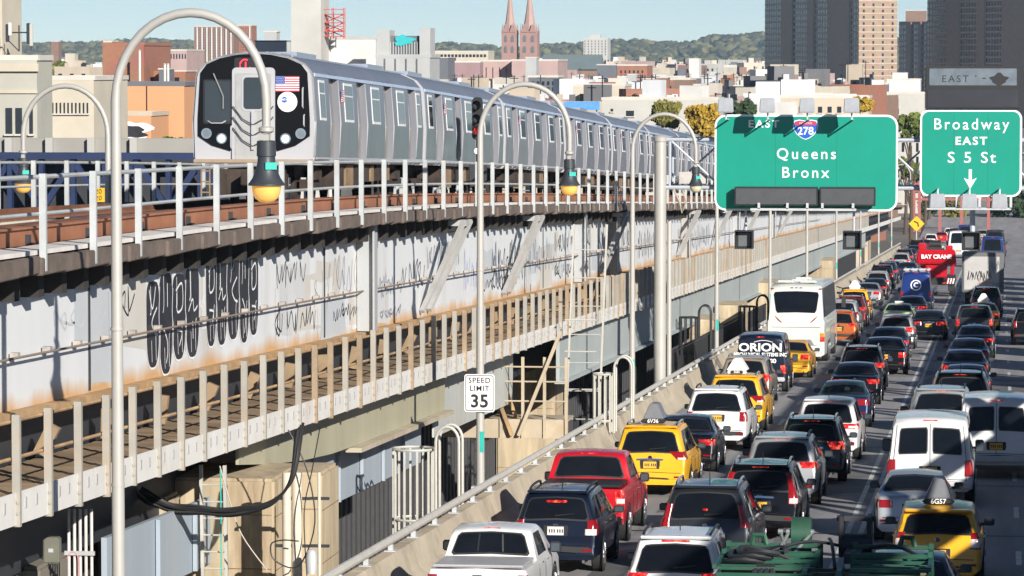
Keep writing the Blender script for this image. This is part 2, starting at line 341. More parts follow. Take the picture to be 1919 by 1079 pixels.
# conduit with clips along the girder
cond = thing('conduit', 'thin rusty conduit clipped along the graffiti covered girder wall', 'conduit', R(WX, 5.8, 60)); b0 = loc(cond)
ch = lambda y: 5.55 + (Hd(y) - 6.9) * .35
m = MB(); m.tube([R(WX + .17, ch(y), y) - b0 for y in frange(45, 330, 5)], .022, 6); m.build('pipe', mat('dull_conduit', (.25, .2, .17), .7), cond)
for y in frange(46, 196, 2.05):
    m = MB(); m.box(R(WX + .1, ch(y) + .03, y) - b0, (.13, .16, .09)); m.build('clip', mat('clip', (.36, .33, .30), .7, 0, .35, 3, stain=(.3, .16, .08), stain_amt=.7), cond, smooth=0)

# railings on the deck edge
def railing(name, label, X, y0, y1, st, hmax=1.55, hb=0.05, n=99):
    t = thing(name, label, 'railing', R(X, Hd(y0), y0)); b0 = loc(t); ys = frange(y0, y1, st)
    for i, y in enumerate(ys):
        if i >= n: break
        m = MB(); m.box(R(X, Hd(y) + (hmax + hb) / 2, y) - b0, (.105, .09, hmax - hb)); m.build('post', M_RAILP, t, smooth=0)
    for h, r in ((hmax - .05, .036), (hmax - .62, .03)):
        m = MB(); m.tube([R(X - .07, Hd(y) + h, y) - b0 for y in frange(y0 - 8, y1 + 8, 4)], r, 8); m.build('rail', M_RAILP, t)
    return t
railing('viaduct_railing', 'white steel railing along the near edge of the train deck', -14.56, 51.0, 377, 3.3)
railing('viaduct_railing', 'white steel railing on the far side of the empty left track', -22.9, 60, 180, 3.3, 1.5)

# lower service walkway
M_FASC = mat('walkway_fascia', (0.70, 0.69, 0.66), .7, 0, .08, 1.2, stain=(.5, .36, .22), stain_amt=.6)
M_SLAT = mat('walkway_post', (0.34, 0.325, 0.29), .7, 0, .16, .8, stain=(.36, .24, .13), stain_amt=.75)
M_SLATR = mat('rusted_post', (.31, .235, .16), .8, 0, .3, 1)
M_PLANKB = mat('brown_planks', (0.27, 0.19, 0.115), .85, 0, .25, 1.2, island=.2)
wk = thing('service_walkway', 'weathered service walkway with brown planks and pale slatted railing below the girder wall', 'walkway', R(-14, 3.8, 60)); b0 = loc(wk)
FX = -14.0; WY = frange(46, 560, 4)
m = MB(); sweep(m, sq(FX - .03, FX, 3.33, 3.80), WY, b0, zero); m.build('fascia', M_FASC, wk, smooth=0)
m = MB()
for y in frange(46, 300, .42): m.box(R(-14.82, 3.73, y) - b0, (1.5, .385, .07))
tag(m.build('planks', M_PLANKB, wk, smooth=0), kind='stuff')
m = MB(); sweep(m, sq(-15.75, -15.15, 3.55, 3.64), WY, b0, zero); m.build('inner_planks', M_DARK, wk, smooth=0)
m = MB(); sweep(m, sq(-15.9, -15.8, 1.9, 4.6), WY, b0, zero); m.build('shade_plate', M_DARK, wk, smooth=0)  # dark plate standing in for the shadow below the walkway
M_BRK = mat('bracket_brown', (.28, .2, .12), .8, 0, .3, 1)
pys = frange(50, 238, 1.87)
for y in pys[:100]:
    m = MB(); j = random.uniform(-.03, .03); m.box(R(FX + .0, 4.13 + j, y) - b0, (.115, .1, 1.62))
    for h in (3.5, 3.66): m.box(R(FX + .03, h, y - .055) - b0, (.035, .03, .035))
    m.build('post', M_SLATR if random.random() < .16 else M_SLAT, wk, smooth=0)
m = MB()
for y in pys[:90]:
    for d in (.55, 1.15): m.box(R(FX + .008, 3.62, y + d + random.uniform(-.1, .1)) - b0, (.02, .05, .16))
tag(m.build('fascia_slots', mat('slot_grey', (.3, .3, .32), .7), wk, smooth=0), kind='stuff')
m = MB()
for y in frange(138.6, 420, .62): m.box(R(FX - .03, 4.35, y) - b0, (.03, .26, 1.1))
tag(m.build('slats', M_SLAT, wk, smooth=0), kind='stuff')
for h in (4.82, 4.28):
    m = MB(); m.tube([R(FX - .1, h, y) - b0 for y in frange(46, 420, 5)], .028, 6); m.build('rail', M_RUSTWALL, wk)
for y in frange(48, 200, 4.3):
    m = MB(); m.box(R(-15.35, 4.08, y) - b0, (.22, .16, .52), Matrix.Rotation(random.uniform(-.1, .5), 3, 'Y')); m.build('bracket', M_BRK, wk, smooth=0)
# lower girder carrying the walkway
M_GREEN = mat('lower_girder_paint', (0.40, 0.385, 0.28), .65, 0, .1, .7, stain=(.33, .25, .13), stain_amt=.5, streak=True)
M_BLUEG = mat('blue_grey_paint', (0.34, 0.40, 0.46), .65, 0, .08, .7, stain=(.35, .3, .25), stain_amt=.4, streak=True)
lg = thing('lower_girder', 'olive and pale grey lower girder running under the slatted walkway', 'girder', R(-14.6, 2.5, 70)); b0 = loc(lg)
m = MB(); ys_ = frange(73, 101, 3.5)
for y0_, y1_ in zip(ys_, ys_[1:]):
    lo = lambda y: 2.25 + .55 * max(0, 1 - (y - 73) / 14) ** 2
    m.hexa([R(x, lo(y), y) - b0 for x, y in ((-14.66, y0_), (-14.6, y0_), (-14.6, y1_), (-14.66, y1_))], [R(x, 3.3, y) - b0 for x, y in ((-14.66, y0_), (-14.6, y0_), (-14.6, y1_), (-14.66, y1_))])
m.build('olive_web', M_GREEN, lg, smooth=0)
m = MB(); sweep(m, sq(-14.72, -14.35, 2.14, 2.245), frange(86, 101, 3), b0, zero); m.build('flange', M_CONC, lg, smooth=0)
m = MB(); sweep(m, sq(-14.5, -14.38, 1.75, 3.3), frange(126, 420, 6), b0, zero); sweep(m, sq(-14.55, -14.2, 1.65, 1.748), frange(126, 420, 6), b0, zero); m.build('grey_web', mat('grey_web', (.38, .42, .42), .65, 0, .07, .6), lg, smooth=0)
m = MB(); sweep(m, sq(-15.2, -15.1, .9, 2.19), frange(64, 100, 4), b0, zero); m.build('blue_grey_panel', M_BLUEG, lg, smooth=0)
for y in frange(64.6, 98, 3.2):
    m = MB(); m.box(R(-15.04, 1.55, y) - b0, (.08, .1, 1.26)); m.build('rib', M_BLUEG, lg, smooth=0)
# piers under the viaduct
M_STAIN = mat('water_stain', (.22, .14, .075), .9, 0, .4, 3)
def pier(label, px0, px1, s, top, depth=3.0, m_=None, bot=-9):
    Y = 7200 / s; x0, x1 = Xat(px0, Y), Xat(px1, Y)
    t = thing('bridge_pier', label, 'pier', R((x0 + x1) / 2, bot, Y + depth / 2)); b0 = loc(t)
    m = MB(); m.box(R((x0 + x1) / 2, (top + bot) / 2, Y + depth / 2) - b0, (x1 - x0, depth, top - bot)); m.build('shaft', m_ or M_CONCP, t, smooth=0, bevel=.06)
    rp = random.Random(int(s * 7)); m = MB()
    for h in frange(top - .9, top - 4.2, -1.0) if False else [top - .75 - 1.05 * q for q in range(4)]: m.box(R((x0 + x1) / 2, h, Y - .004) - b0, (x1 - x0 - .1, .012, .014)); m.box(R(x1 + .004, h, Y + depth / 2) - b0, (.012, depth - .1, .014))
    m.build('form_joints', M_STAIN, t, smooth=0)
    return t
pier('stained tan concrete pier behind the hanging black cables at lower left', 318, 512, 99, 2.6)
pier('narrow concrete wall left of the stained pier, behind the nearest lamp post', 230, 312, 101, 2.3, 1.2)
pier('tan concrete pier half hidden behind the two round white pipes', 513, 602, 97, 2.6, 2.0)
pier('tan concrete pier behind the steel platform and speed limit sign', 930, 1040, 54, 2.2, 4)
pier('tan concrete pier in sunlight left of the white coach', 1292, 1338, 39.5, 1.9, 4)
pier('tan concrete pier just left of the white coach under the grey girder', 1340, 1392, 37, 2.2, 4)
pier('far tan concrete pier behind the coach roof', 1395, 1470, 31, 2.4, 5)
pier('distant tan concrete pier beside the lamp posts', 1480, 1560, 23, 2.2, 6)
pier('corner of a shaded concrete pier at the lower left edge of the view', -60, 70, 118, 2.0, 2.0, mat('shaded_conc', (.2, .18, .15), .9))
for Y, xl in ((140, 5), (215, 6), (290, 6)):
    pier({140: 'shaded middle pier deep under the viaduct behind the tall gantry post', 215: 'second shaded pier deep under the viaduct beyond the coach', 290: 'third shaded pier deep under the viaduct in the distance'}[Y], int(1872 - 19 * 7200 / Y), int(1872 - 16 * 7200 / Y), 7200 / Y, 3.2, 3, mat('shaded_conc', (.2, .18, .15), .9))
bw = thing('shade_backing', 'added dark corrugated wall standing in for the shade under the viaduct', 'wall', R(-17.6, 0, 120)); b0 = loc(bw)  # dark wall added as a backing for the shade under the viaduct
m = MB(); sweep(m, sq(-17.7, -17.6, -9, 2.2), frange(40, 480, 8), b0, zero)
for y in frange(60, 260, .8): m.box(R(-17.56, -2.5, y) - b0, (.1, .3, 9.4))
m.build('panels', mat('shade_dark_corrugated', (.05, .05, .055), .7), bw, smooth=0)

# ------------------------------------------------------------------ graffiti on the girder (paint on its face: child parts)
M_GB = mat('black_spray', (0.022, 0.022, 0.028), .55, var=.4, scale=2); M_GW = mat('white_spray', (.8, .8, .82), .6); M_GG = mat('grey_spray', (.25, .27, .33), .6)
def wallp(y, h, o): return R(WX + o, h, y) - v0
def ribbon(m, pts, w, o):
    vs = []; n = len(pts)
    for i, (y, h) in enumerate(pts):
        a = pts[max(i-1, 0)]; b = pts[min(i+1, n-1)]; d = Vector((b[0]-a[0], b[1]-a[1])); d = d.normalized() if d.length > 1e-6 else Vector((1, 0)); nn = Vector((-d.y, d.x)) * w / 2
        vs += [wallp(y + nn.x, h + nn.y, o), wallp(y - nn.x, h - nn.y, o)]
    m.add(vs, [(2*i, 2*i+1, 2*i+3, 2*i+2) for i in range(n - 1)])
def blob(m, cy, cz, ry, rz, o, p=.62, n=28, sk=0):
    vs = []
    for i in range(n):
        a = 2*pi*i/n; c, s_ = cos(a), sin(a); y = math.copysign(abs(c)**p, c) * ry * (.55 + .45 * ((s_ + 1) / 2) ** .45); z = math.copysign(abs(s_)**p, s_) * rz
        vs.append(wallp(cy + y + sk * z, cz + z, o))
    m.add(vs, [tuple(range(n))])
def curve(pts, n=6):
    out = []
    for i in range(len(pts) - 1):
        p0 = pts[max(i-1, 0)]; p1 = pts[i]; p2 = pts[i+1]; p3 = pts[min(i+2, len(pts)-1)]
        for k_ in range(n):
            t = k_ / n; out.append(tuple(.5*((2*p1[c]) + (-p0[c]+p2[c])*t + (2*p0[c]-5*p1[c]+4*p2[c]-p3[c])*t*t + (-p0[c]+3*p1[c]-3*p2[c]+p3[c])*t**3) for c in (0, 1)))
    return out + [pts[-1]]
rg = random.Random(3)
for (pa, pb, hb, ht, nb, sd) in ((273, 372, 4.74, 6.75, 4, 5), (385, 483, 4.95, 7.05, 5, 11)):
    r5 = random.Random(sd); ya, yb = Yat(pa, WX), Yat(pb, WX); ws = [r5.uniform(.75, 1.3) for _ in range(nb)]; sm = sum(ws); white, black, line = MB(), MB(), MB(); y = ya
    for i in range(nb):
        w = (yb - ya) * ws[i] / sm; yc = y + w / 2; y += w; lo = hb + r5.uniform(-.02, .22); hi = ht - r5.uniform(0, .3); hc = (lo + hi) / 2
        blob(white, yc, hc, w * .585, (hi - lo) / 2 + .04, .006 + .0005 * i, .5); blob(black, yc, hc, w * .55, (hi - lo) / 2, .0105 + .0005 * i, .5)
        wd = .045; o = .016
        if i: ribbon(line, curve([(yc - w * .5, lo + .15), (yc - w * .46, hc - .2), (yc - w * .54, hc + .1), (yc - w * .48, hi - .25)]), wd, o)
        k_ = (i + sd) % 4; x0 = yc
        ribbon(line, curve([(yc - w * .2, hi - .05), (yc - w * .17, hi - .55), (yc - w * .24, hc + .2)]), .035, o + .001); ribbon(line, curve([(yc + w * .22, lo + .12), (yc + w * .2, lo + .6), (yc + w * .27, hc - .15)]), .035, o + .001); ribbon(line, curve([(yc - w * .1, lo + .1), (yc - w * .14, lo + .5)]), .03, o + .001)
        if k_ == 0:
            ribbon(line, [(x0 - w * .15, hi - .1), (x0 - w * .12, hc + .15)], wd, o); ribbon(line, curve([(x0 - w * .3, hc), (x0, hc + .22), (x0 + w * .1, hc), (x0 + w * .35, hc + .08)]), wd, o); ribbon(line, [(x0, hc - .2), (x0 + .03, lo + .35)], wd, o)
        elif k_ == 1:
            ribbon(line, curve([(x0 - w * .3, hi - .15), (x0 - w * .05, hi - .5), (x0 + w * .2, hi - .1)]), wd, o); ribbon(line, curve([(x0 + w * .3, hc + .3), (x0 - w * .1, hc + .05), (x0 + w * .1, hc - .15), (x0 + w * .35, hc - .2)]), wd, o)
        elif k_ == 2:
            ribbon(line, curve([(x0 - w * .2, hc - .1), (x0 + w * .05, hc - .3), (x0 + w * .1, lo + .4), (x0, lo + .2)]), wd, o); ribbon(line, [(x0 + w * .1, hi - .2), (x0 + w * .1, hc + .3)], wd, o)
        else:
            ribbon(line, curve([(x0 - w * .25, hc + .5), (x0 + w * .2, hc + .62), (x0 + w * .25, hc + .2), (x0 - w * .15, hc + .1), (x0 - w * .2, hc + .45)]), wd, o); ribbon(line, curve([(x0 - w * .2, hc - .25), (x0 + w * .2, hc - .3), (x0, hc - .55)]), wd, o)
    white.build('graffiti_outline', M_GW, via, smooth=0); black.build('graffiti_fill', M_GB, via, smooth=0); line.build('graffiti_lines', M_GW, via, smooth=0)
def scribble(pa, pb, h0, h1, mm, w=.045, seed=0, rows=1, dens=1.0):
    r = random.Random(seed); ya, yb = Yat(pa, WX), Yat(pb, WX); m = MB()
    for q in range(rows):
        hh0 = h0 + (h1 - h0) * q / rows; hh1 = h0 + (h1 - h0) * (q + .8) / rows; y = ya; pts = []
        while y < yb:
            k_ = r.random()
            pts.append((y + r.uniform(-.25, .1), r.uniform(hh0, hh0 + (hh1 - hh0) * .35))); pts.append((y + r.uniform(0, .3), r.uniform(hh0 + (hh1 - hh0) * .6, hh1)))
            if k_ < .3: pts.append((y - .2, (hh0 + hh1) / 2))
            y += r.uniform(.22, .42) / dens
            if k_ > .72 and len(pts) > 3: ribbon(m, curve(pts, 4), w, .005 + .001 * q); pts = []; y += .15
        if len(pts) > 2: ribbon(m, curve(pts, 4), w, .005 + .001 * q)
    m.build('graffiti_tag', mm, via, smooth=0)
scribble(232, 262, 5.9, 6.6, M_GB, .05, 1)
scribble(518, 572, 6.0, 6.75, M_GB, .05, 2, 1, .8); scribble(518, 590, 4.95, 5.7, M_GB, .055, 3, 1, .9); scribble(592, 625, 5.3, 6.8, M_GG, .035, 4, 1, .4)
scribble(624, 682, 5.6, 6.9, M_GG, .04, 5, 1, .6); scribble(624, 680, 5.0, 5.6, M_GB, .05, 6, 1, 1.1)
scribble(712, 745, 5.4, 6.2, M_GG, .05, 7); scribble(714, 748, 4.85, 5.25, M_GG, .05, 8); scribble(752, 795, 5.4, 6.8, M_GB, .06, 9, 1, .5)
scribble(870, 900, 4.9, 6.9, mat('blue_spray', (.4, .45, .72), .6), .06, 10, 1, .8); scribble(922, 938, 5.2, 6.8, M_GG, .16, 11, 1, .7); scribble(940, 985, 5.0, 6.9, M_GB, .07, 12, 1, .5)
scribble(1040, 1105, 4.9, 6.8, M_GB, .06, 13, 2, .7); scribble(1045, 1100, 5.0, 6.7, M_GW, .1, 14, 1, .6); scribble(1122, 1160, 5.0, 6.7, M_GG, .08, 15, 1, .5)
scribble(1165, 1190, 5.5, 6.9, M_GB, .07, 16, 1, .5); scribble(1270, 1330, 4.9, 6.6, M_GG, .1, 17, 1, .35)
scribble(905, 960, 4.95, 5.7, M_GB, .06, 21, 1, .9); scribble(985, 1035, 5.2, 6.8, M_GG, .08, 22, 1, .6); scribble(800, 860, 5.9, 6.9, M_GG, .05, 23, 1, .8); scribble(1195, 1240, 5.0, 6.8, M_GB, .09, 24, 1, .5); scribble(100, 200, 5.8, 6.3, mat('faded_spray', (.55, .57, .6), .6), .05, 25, 1, .5); scribble(372, 386, 5.7, 6.3, M_GW, .06, 26)
for i in range(26):
    pa = rg.uniform(20, 1250); ya = Yat(pa, WX); w = rg.uniform(1.0, 4.0); h0 = rg.uniform(4.75, 5.6); h1 = min(h0 + rg.uniform(.7, 1.8), 6.85); c = rg.choice(((.60, .61, .62), (.52, .55, .58), (.72, .72, .70), (.60, .575, .53)))
    m = MB(); pts = [(ya + rg.uniform(-.1, .1), h0 + rg.uniform(-.1, .1)), (ya + w, h0 + rg.uniform(-.1, .1)), (ya + w + rg.uniform(-.2, .2), h1), (ya + w * .5, h1 + rg.uniform(-.15, .15)), (ya, h1)]
    m.add([wallp(a, b, .0022 + .00004 * i) for a, b in pts], [tuple(range(5))]); m.build('buffed_patch', mat('buff_%d' % (c[2] * 100), c, .6, 0, .06, .6), via, smooth=0)
for i in range(60):
    ya = rg.uniform(60, 200); h1 = rg.uniform(5.3, 6.7); m = MB(); ribbon(m, [(ya, h1), (ya + .02, h1 - rg.uniform(.3, 1.2))], .025, .0035); m.build('drip', rg.choice((M_GG, mat('drip_rust', (.5, .36, .24), .8))), via, smooth=0) if i < 40 else None
# ------------------------------------------------------------------ train
M_SS = mat('stainless_steel', (0.25, 0.255, 0.285), .36, .45, .12, .8, stain=(.17, .17, .185), stain_amt=.5, streak=True)
M_SSF = mat('bright_steel', (0.52, 0.52, 0.54), .42, .3, .05, 1)
M_ROOF = mat('train_roof', (0.40, 0.45, 0.54), .4, .5, .08, .6)
M_UNDER = mat('undercarriage', (0.045, 0.032, 0.025), .85, 0, .5, 2)
M_UNDERL = mat('undercarriage_tan', (0.25, 0.17, 0.10), .8, 0, .3, 2)
M_WIN = mat('train_glass', (.03, .035, .04), .05, .0, .1, 1, spec=.9)
TL = 16.75
SECT = [(0, .98), (1.36, .98), (1.45, 1.08), (1.475, 1.9), (1.475, 2.0), (1.405, 3.0), (1.37, 3.12), (1.2, 3.32), (.8, 3.5), (.4, 3.57), (0, 3.59)]
def side_x(z):
    for (xa, za), (xb, zb) in zip(SECT[1:6], SECT[2:7]):
        if za <= z <= zb: return xa + (xb - xa) * (z - za) / max(zb - za, 1e-6)
    return 1.4
DOORS = [1.95, 5.95, 10.2, 14.3]; DW = 1.28
def train_body():
    st = [(0, 0)]
    for d in DOORS: st += [(d, 0), (d + .012, 1), (d + DW - .012, 1), (d + DW, 0)]
    st += [(TL, 0)]; m = MB(); full = None; vs = []; n = 0
    for y, rec in st:
        ringp = []
        for i, (x, z) in enumerate(SECT):
            if rec and 2 <= i <= 5: x -= .16
            ringp.append((x, z))
        loop = ringp + [(-x, z) for x, z in ringp[-2:0:-1]]; n = len(loop)
        vs += [Vector((x, y, z)) for x, z in loop]
    k = len(st); fs = []
    for i in range(k - 1):
        for j in range(n): fs.append((i*n + (j+1) % n, i*n + j, (i+1)*n + j, (i+1)*n + (j+1) % n))
    fs += [tuple(range(n)), tuple((k-1)*n + j for j in range(n))[::-1]]
    m.add(vs, fs); return m.mesh('body', M_SS, smooth=25)
TB = train_body()
def side_panel(m, y0, y1, z0, z1, o, th=.01, sides=(1,)):
    for sg in sides:
        zs = [z0, z1] if z0 > 1.95 or z1 < 1.95 else [z0, 1.95, z1]
        vs = []
        for z in zs:
            for y in (y0, y1):
                for e in (o, o - th): vs.append(Vector((sg * (side_x(z) + e), y, z)))
        k = len(zs); fs = []
        for i in range(k - 1):
            a = i * 4; fs += [(a, a+2, a+6, a+4), (a+1, a+5, a+7, a+3), (a, a+4, a+5, a+1), (a+2, a+3, a+7, a+6)]
        fs += [(0, 1, 3, 2), (4*k-4, 4*k-2, 4*k-1, 4*k-3)]; m.add(vs, fs)
def tmesh(fn, name, mats, **k):
    m = MB(); fn(m); return m.mesh(name, mats, **k)
DOORM = []; 
def f_door(y):
    def f(m):
        for a in (0, DW / 2): side_panel(m, y + .03 + a, y + DW / 2 - .03 + a, 1.1, 3.02, -.145, .01)
        pass
    return f
def f_doorglass(y):
    def f(m):
        for a in (.14, DW / 2 + .14): side_panel(m, y + a, y + a + DW / 2 - .28, 1.98, 2.86, -.138, .006)
    return f
WINS = [(.55, 1.2)] + [((DOORS[i] + DW + DOORS[i + 1]) / 2 - .55, (DOORS[i] + DW + DOORS[i + 1]) / 2 + .55) for i in range(3)] + [(TL - 1.0, TL - .45)]
T_DOORS = [tmesh(f_door(d), 'side_door', mat('door_shade_bronze', (.30, .27, .24), .5, .3), smooth=0) for d in DOORS]; T_DG = [tmesh(f_doorglass(d), 'door_glass', M_WIN, smooth=0) for d in DOORS]  # leaf tone carries the shade and reflections of the door recess
T_JF = [tmesh(lambda m, d=d: side_panel(m, d + DW, d + DW + .07, 1.05, 3.08, .022, .17), 'door_jamb', M_SSF, smooth=0) for d in DOORS]; T_JN = [tmesh(lambda m, d=d: side_panel(m, d - .04, d, 1.05, 3.08, .012, .1), 'door_jamb', M_SSF, smooth=0) for d in DOORS]
T_WF = [tmesh(lambda m, a=a, b=b: side_panel(m, a - .07, b + .07, 2.0, 2.95, .015, .02), 'window_frame', mat('window_frame_white', (.72, .72, .73), .45, .1), smooth=0) for a, b in WINS]
T_WG = [tmesh(lambda m, a=a, b=b: (side_panel(m, a, b, 2.07, 2.62, .022, .01), side_panel(m, a, b, 2.66, 2.89, .022, .01)), 'pane', M_WIN, smooth=0) for a, b in WINS]
def under(m):
    r = random.Random(5)
    for bx in (2.3, TL - 2.3):
        for dy in (-1.0, 1.0):
            for sg in (-1, 1): m.lathe([(.05, -.05), (.43, -.05), (.43, .05), (.05, .05)], (sg * .74, bx + dy, .43), 16, 'x')
        for sg in (-1, 1): m.box((sg * .95, bx, .5), (.14, 2.6, .22)); m.box((sg * 1.02, bx, .72), (.2, .8, .24))
    y = 4.2
    while y < TL - 4.4:
        w = r.uniform(.5, 1.3); h = r.uniform(.35, .62); m.mi = 1 if r.random() < .3 else 0
        m.box((.95, y + w / 2, .95 - h / 2), (.55, w, h)); y += w + r.uniform(.08, .35)
    m.mi = 0; m.box((0, TL / 2, .8), (1.6, TL - 1.5, .3))
T_UN = tmesh(under, 'undercarriage', [M_UNDER, M_UNDERL], smooth=30)
def roofrib(m):
    for x in (.25, .55, .85, -.55):
        z = 3.59 - .13 * x * x + .0; m.box((x, TL / 2, z), (.05, TL - .4, .04))
    m.box((0, 3.2, 3.6), (1.3, 2.6, .1)); m.box((0, TL - 3.2, 3.6), (1.3, 2.6, .1))
T_RF = tmesh(roofrib, 'roof_ribs', M_ROOF, smooth=0)
def cant(m): side_panel(m, .1, TL - .1, 3.02, 3.1, .02, .03)
T_CT = tmesh(cant, 'cant_rail', mat('cant_blue', (.50, .58, .70), .4, .3), smooth=0)
def sill(m): side_panel(m, .1, TL - .1, 1.085, 1.13, .012, .02)
T_SL = tmesh(sill, 'sill_strip', M_SSF, smooth=0)
def endcap(m):
    n = len(SECT); loop = [(x * 1.0, z) for x, z in SECT] + [(-x, z) for x, z in SECT[-2:0:-1]]
    o = [(x * 1.005, 2.3 + (z - 2.3) * 1.005) for x, z in loop]
    m.prism([(x, z) for x, z in o], -.16, -.005)
T_EC = tmesh(endcap, 'end_bonnet', M_SSF, smooth=25)
T_GW = tmesh(lambda m: (m.box((0, -.45, 2.1), (.9, .62, 2.1)), m.box((0, -.45, .85), (.35, .7, .3))), 'gangway', M_DARK, smooth=0)
TRX = -17.3
def flag_mesh(w, h):
    m = MB(); n = 13
    for i in range(n):
        z0 = -h / 2 + h * i / n; m.mi = 0 if i % 2 == 0 else 1; m.prism([(-w/2, z0), (w/2, z0), (w/2, z0 + h/n), (-w/2, z0 + h/n)], -.004, 0)
    m.mi = 2; m.prism([(-w/2, h/2 - h*7/13), (-w/2 + w*.4, h/2 - h*7/13), (-w/2 + w*.4, h/2), (-w/2, h/2)], -.008, -.001)
    m.mi = 1
    for r in range(5):
        for c in range(6 if r % 2 == 0 else 5):
            cx_ = -w/2 + w*.4*((c + (.5 if r % 2 == 0 else 1)) / 6); cz_ = h/2 - h*7/13*((r + .5)/5); m.prism(disc(h*.022, 5, cx_, cz_), -.010, -.006)
    return m.mesh('flag', [mat('flag_red', (.55, .03, .06), .5), mat('flag_white', (.8, .8, .8), .5), mat('flag_blue', (.05, .09, .35), .5)], smooth=0)
FLAGM = flag_mesh(.5, .29)
yf = Yat(592, TRX + 1.45)
for i in range(9):
    ya = yf + i * (TL + .62); yb = ya + TL
    pa, pb = R(TRX, Hd(ya) + .47, ya), R(TRX, Hd(yb) + .47, yb); d = (pb - pa).normalized()
    t = thing('subway_car', ['leading subway car with black front, lit headlights and American flag', 'second subway car, right behind the leading car with the black front', 'third subway car, counting from the black front of the train',
        'fourth subway car of the train, behind the middle lamp head', 'fifth subway car of the train, before the tall gantry post', 'sixth subway car of the train, behind the gantry truss', 'seventh subway car, partly hidden by the big green sign', 'eighth subway car, mostly behind the green signs', 'last subway car at the far end of the train'][i], 'subway car', pa, (atan2(d.z, d.y), 0, 0), 'silver cars of the elevated train')
    link('body', TB, t); link('undercarriage', T_UN, t); link('roof_ribs', T_RF, t); link('cant_rail', T_CT, t); link('sill_strip', T_SL, t)
    for k in range(4): sdr = link('side_door', T_DOORS[k], t); link('door_glass', T_DG[k], sdr); link('door_jamb', T_JF[k], sdr); link('door_jamb', T_JN[k], sdr)
    for k in range(5): link('pane', T_WG[k], link('window', T_WF[k], t))
    if i: link('end_bonnet', T_EC, t); link('gangway', T_GW, t); 
    f = link('flag', FLAGM, t, (side_x(2.6) + .02, 3.45 + .25, 2.62)); f.rotation_euler = (0, radians(-4), pi / 2)
    if i == 0: lead = t
# ---- cab front of the leading car (local coordinates: face at y=0, normal -y)
FZ = lambda f: f
m = MB(); endp = [(x * 1.0, z) for x, z in SECT] + [(-x, z) for x, z in SECT[-2:0:-1]]
m.prism(endp, -.10, -.002); m.build('front_shell', M_SSF, lead, smooth=0, bevel=.05)
black = [(-1.33, 1.62), (-1.0, 1.40), (-.56, 1.27), (-.50, 1.36), (.50, 1.36), (.56, 1.27), (1.0, 1.40), (1.33, 1.62), (1.33, 2.05), (1.27, 3.10), (1.12, 3.30), (.8, 3.44), (.4, 3.52), (0, 3.545), (-.4, 3.52), (-.8, 3.44), (-1.12, 3.30), (-1.27, 3.10), (-1.33, 2.05)]
m = MB(); m.prism(black, -.135, -.10); mask = m.build('front_mask', mat('mask_black', (.006, .006, .007), .3, spec=.25), lead, smooth=0)
m = MB(); m.prism(roundrect(1.02, 2.2, .1, cz=2.12), -.165, -.136); m.build('door_frame', M_SSF, lead, smooth=0)
m = MB(); m.prism(roundrect(.86, 2.02, .05, cz=2.08), -.18, -.166); dr = m.build('front_door', mat('door_steel', (.55, .54, .52), .4, .5), lead, smooth=0)
m = MB(); m.prism(roundrect(.56, .84, .1, cz=2.62), -.192, -.181); m.build('window_frame', M_SSF, dr, smooth=0)
m = MB(); m.prism(roundrect(.46, .74, .08, cz=2.62), -.2, -.193); m.build('window', M_WIN, dr, smooth=0)
m = MB(); m.prism(roundrect(.68, 1.04, .06, cx=-.86, cz=2.42), -.147, -.136); m.build('cab_window_frame', M_TRIM, lead, smooth=0)
m = MB(); m.prism(roundrect(.6, .96, .05, cx=-.86, cz=2.42), -.158, -.148); m.build('cab_window', M_WIN, lead, smooth=0)
m = MB(); m.tube([(-.95, -.19, 3.08), (-.72, -.19, 2.55), (-.72, -.19, 2.25)], .018, 5); m.build('wiper', mat('grey_arm', (.2, .2, .2), .6), lead)
for x, lit in ((-1.12, 0), (-.76, 1), (.76, 1), (1.12, 0)):
    z = 1.68 if abs(x) > 1 else 1.56
    m = MB(); ring(m, .085, .125, -.165, -.13, x, z); hl = m.build('headlight', M_CHROME, lead)
    m = MB(); m.prism(disc(.09, 20, x, z), -.162, -.14); m.build('lens', mat('lit_headlight', (.9, .85, .7), .3, emit=2.2, ecol=(1, .74, .42)) if lit else mat('dull_lens', (.35, .35, .36), .2, .6), hl, smooth=0)
M_LED = mat('led_red', (.8, .02, .03), .4, emit=2.2, ecol=(1, .03, .06))
m = MB(); m.prism(roundrect(.52, .36, .05, cx=-.2, cz=3.27), -.15, -.134); ds = m.build('destination_sign', M_INK, lead, smooth=0)
m = MB()
for a in range(11):
    a0 = radians(62 + a * 25.5); a1 = radians(62 + a * 25.5 + 25.5)
    m.beam((-.2 + .125 * cos(a0), -.155, 3.27 + .14 * sin(a0)), (-.2 + .125 * cos(a1), -.155, 3.27 + .14 * sin(a1)), .012, .026)
m.build('ring', M_LED, ds, smooth=0)
text('letter', 'J', .2, M_LED, ds, (-.19, -.153, 3.27), bold=.004)
link('front_flag', flag_mesh(.56, .36), lead, (.80, -.138, 2.84))
m = MB(); m.prism(disc(.235, 36, .80, 2.42), -.142, -.136); lg_ = m.build('round_emblem', M_WHITE, lead, smooth=0)
M_MTA = mat('emblem_blue', (.02, .12, .42), .5); M_GREYT = mat('emblem_grey', (.35, .4, .48), .5)
m = MB(); m.prism([p for p in disc(.07, 20, .73, 2.47)], -.146, -.1425); m.build('emblem_disc', M_MTA, lg_, smooth=0)
text('emblem_word', 'MTA', .065, M_WHITE, lg_, (.735, -.148, 2.47), ext=.001, bold=.002)
text('emblem_line', 'New York City Transit', .034, M_GREYT, lg_, (.81, -.144, 2.36), ext=.001); text('emblem_line', 'Authority', .034, M_GREYT, lg_, (.72, -.144, 2.315), ext=.001)
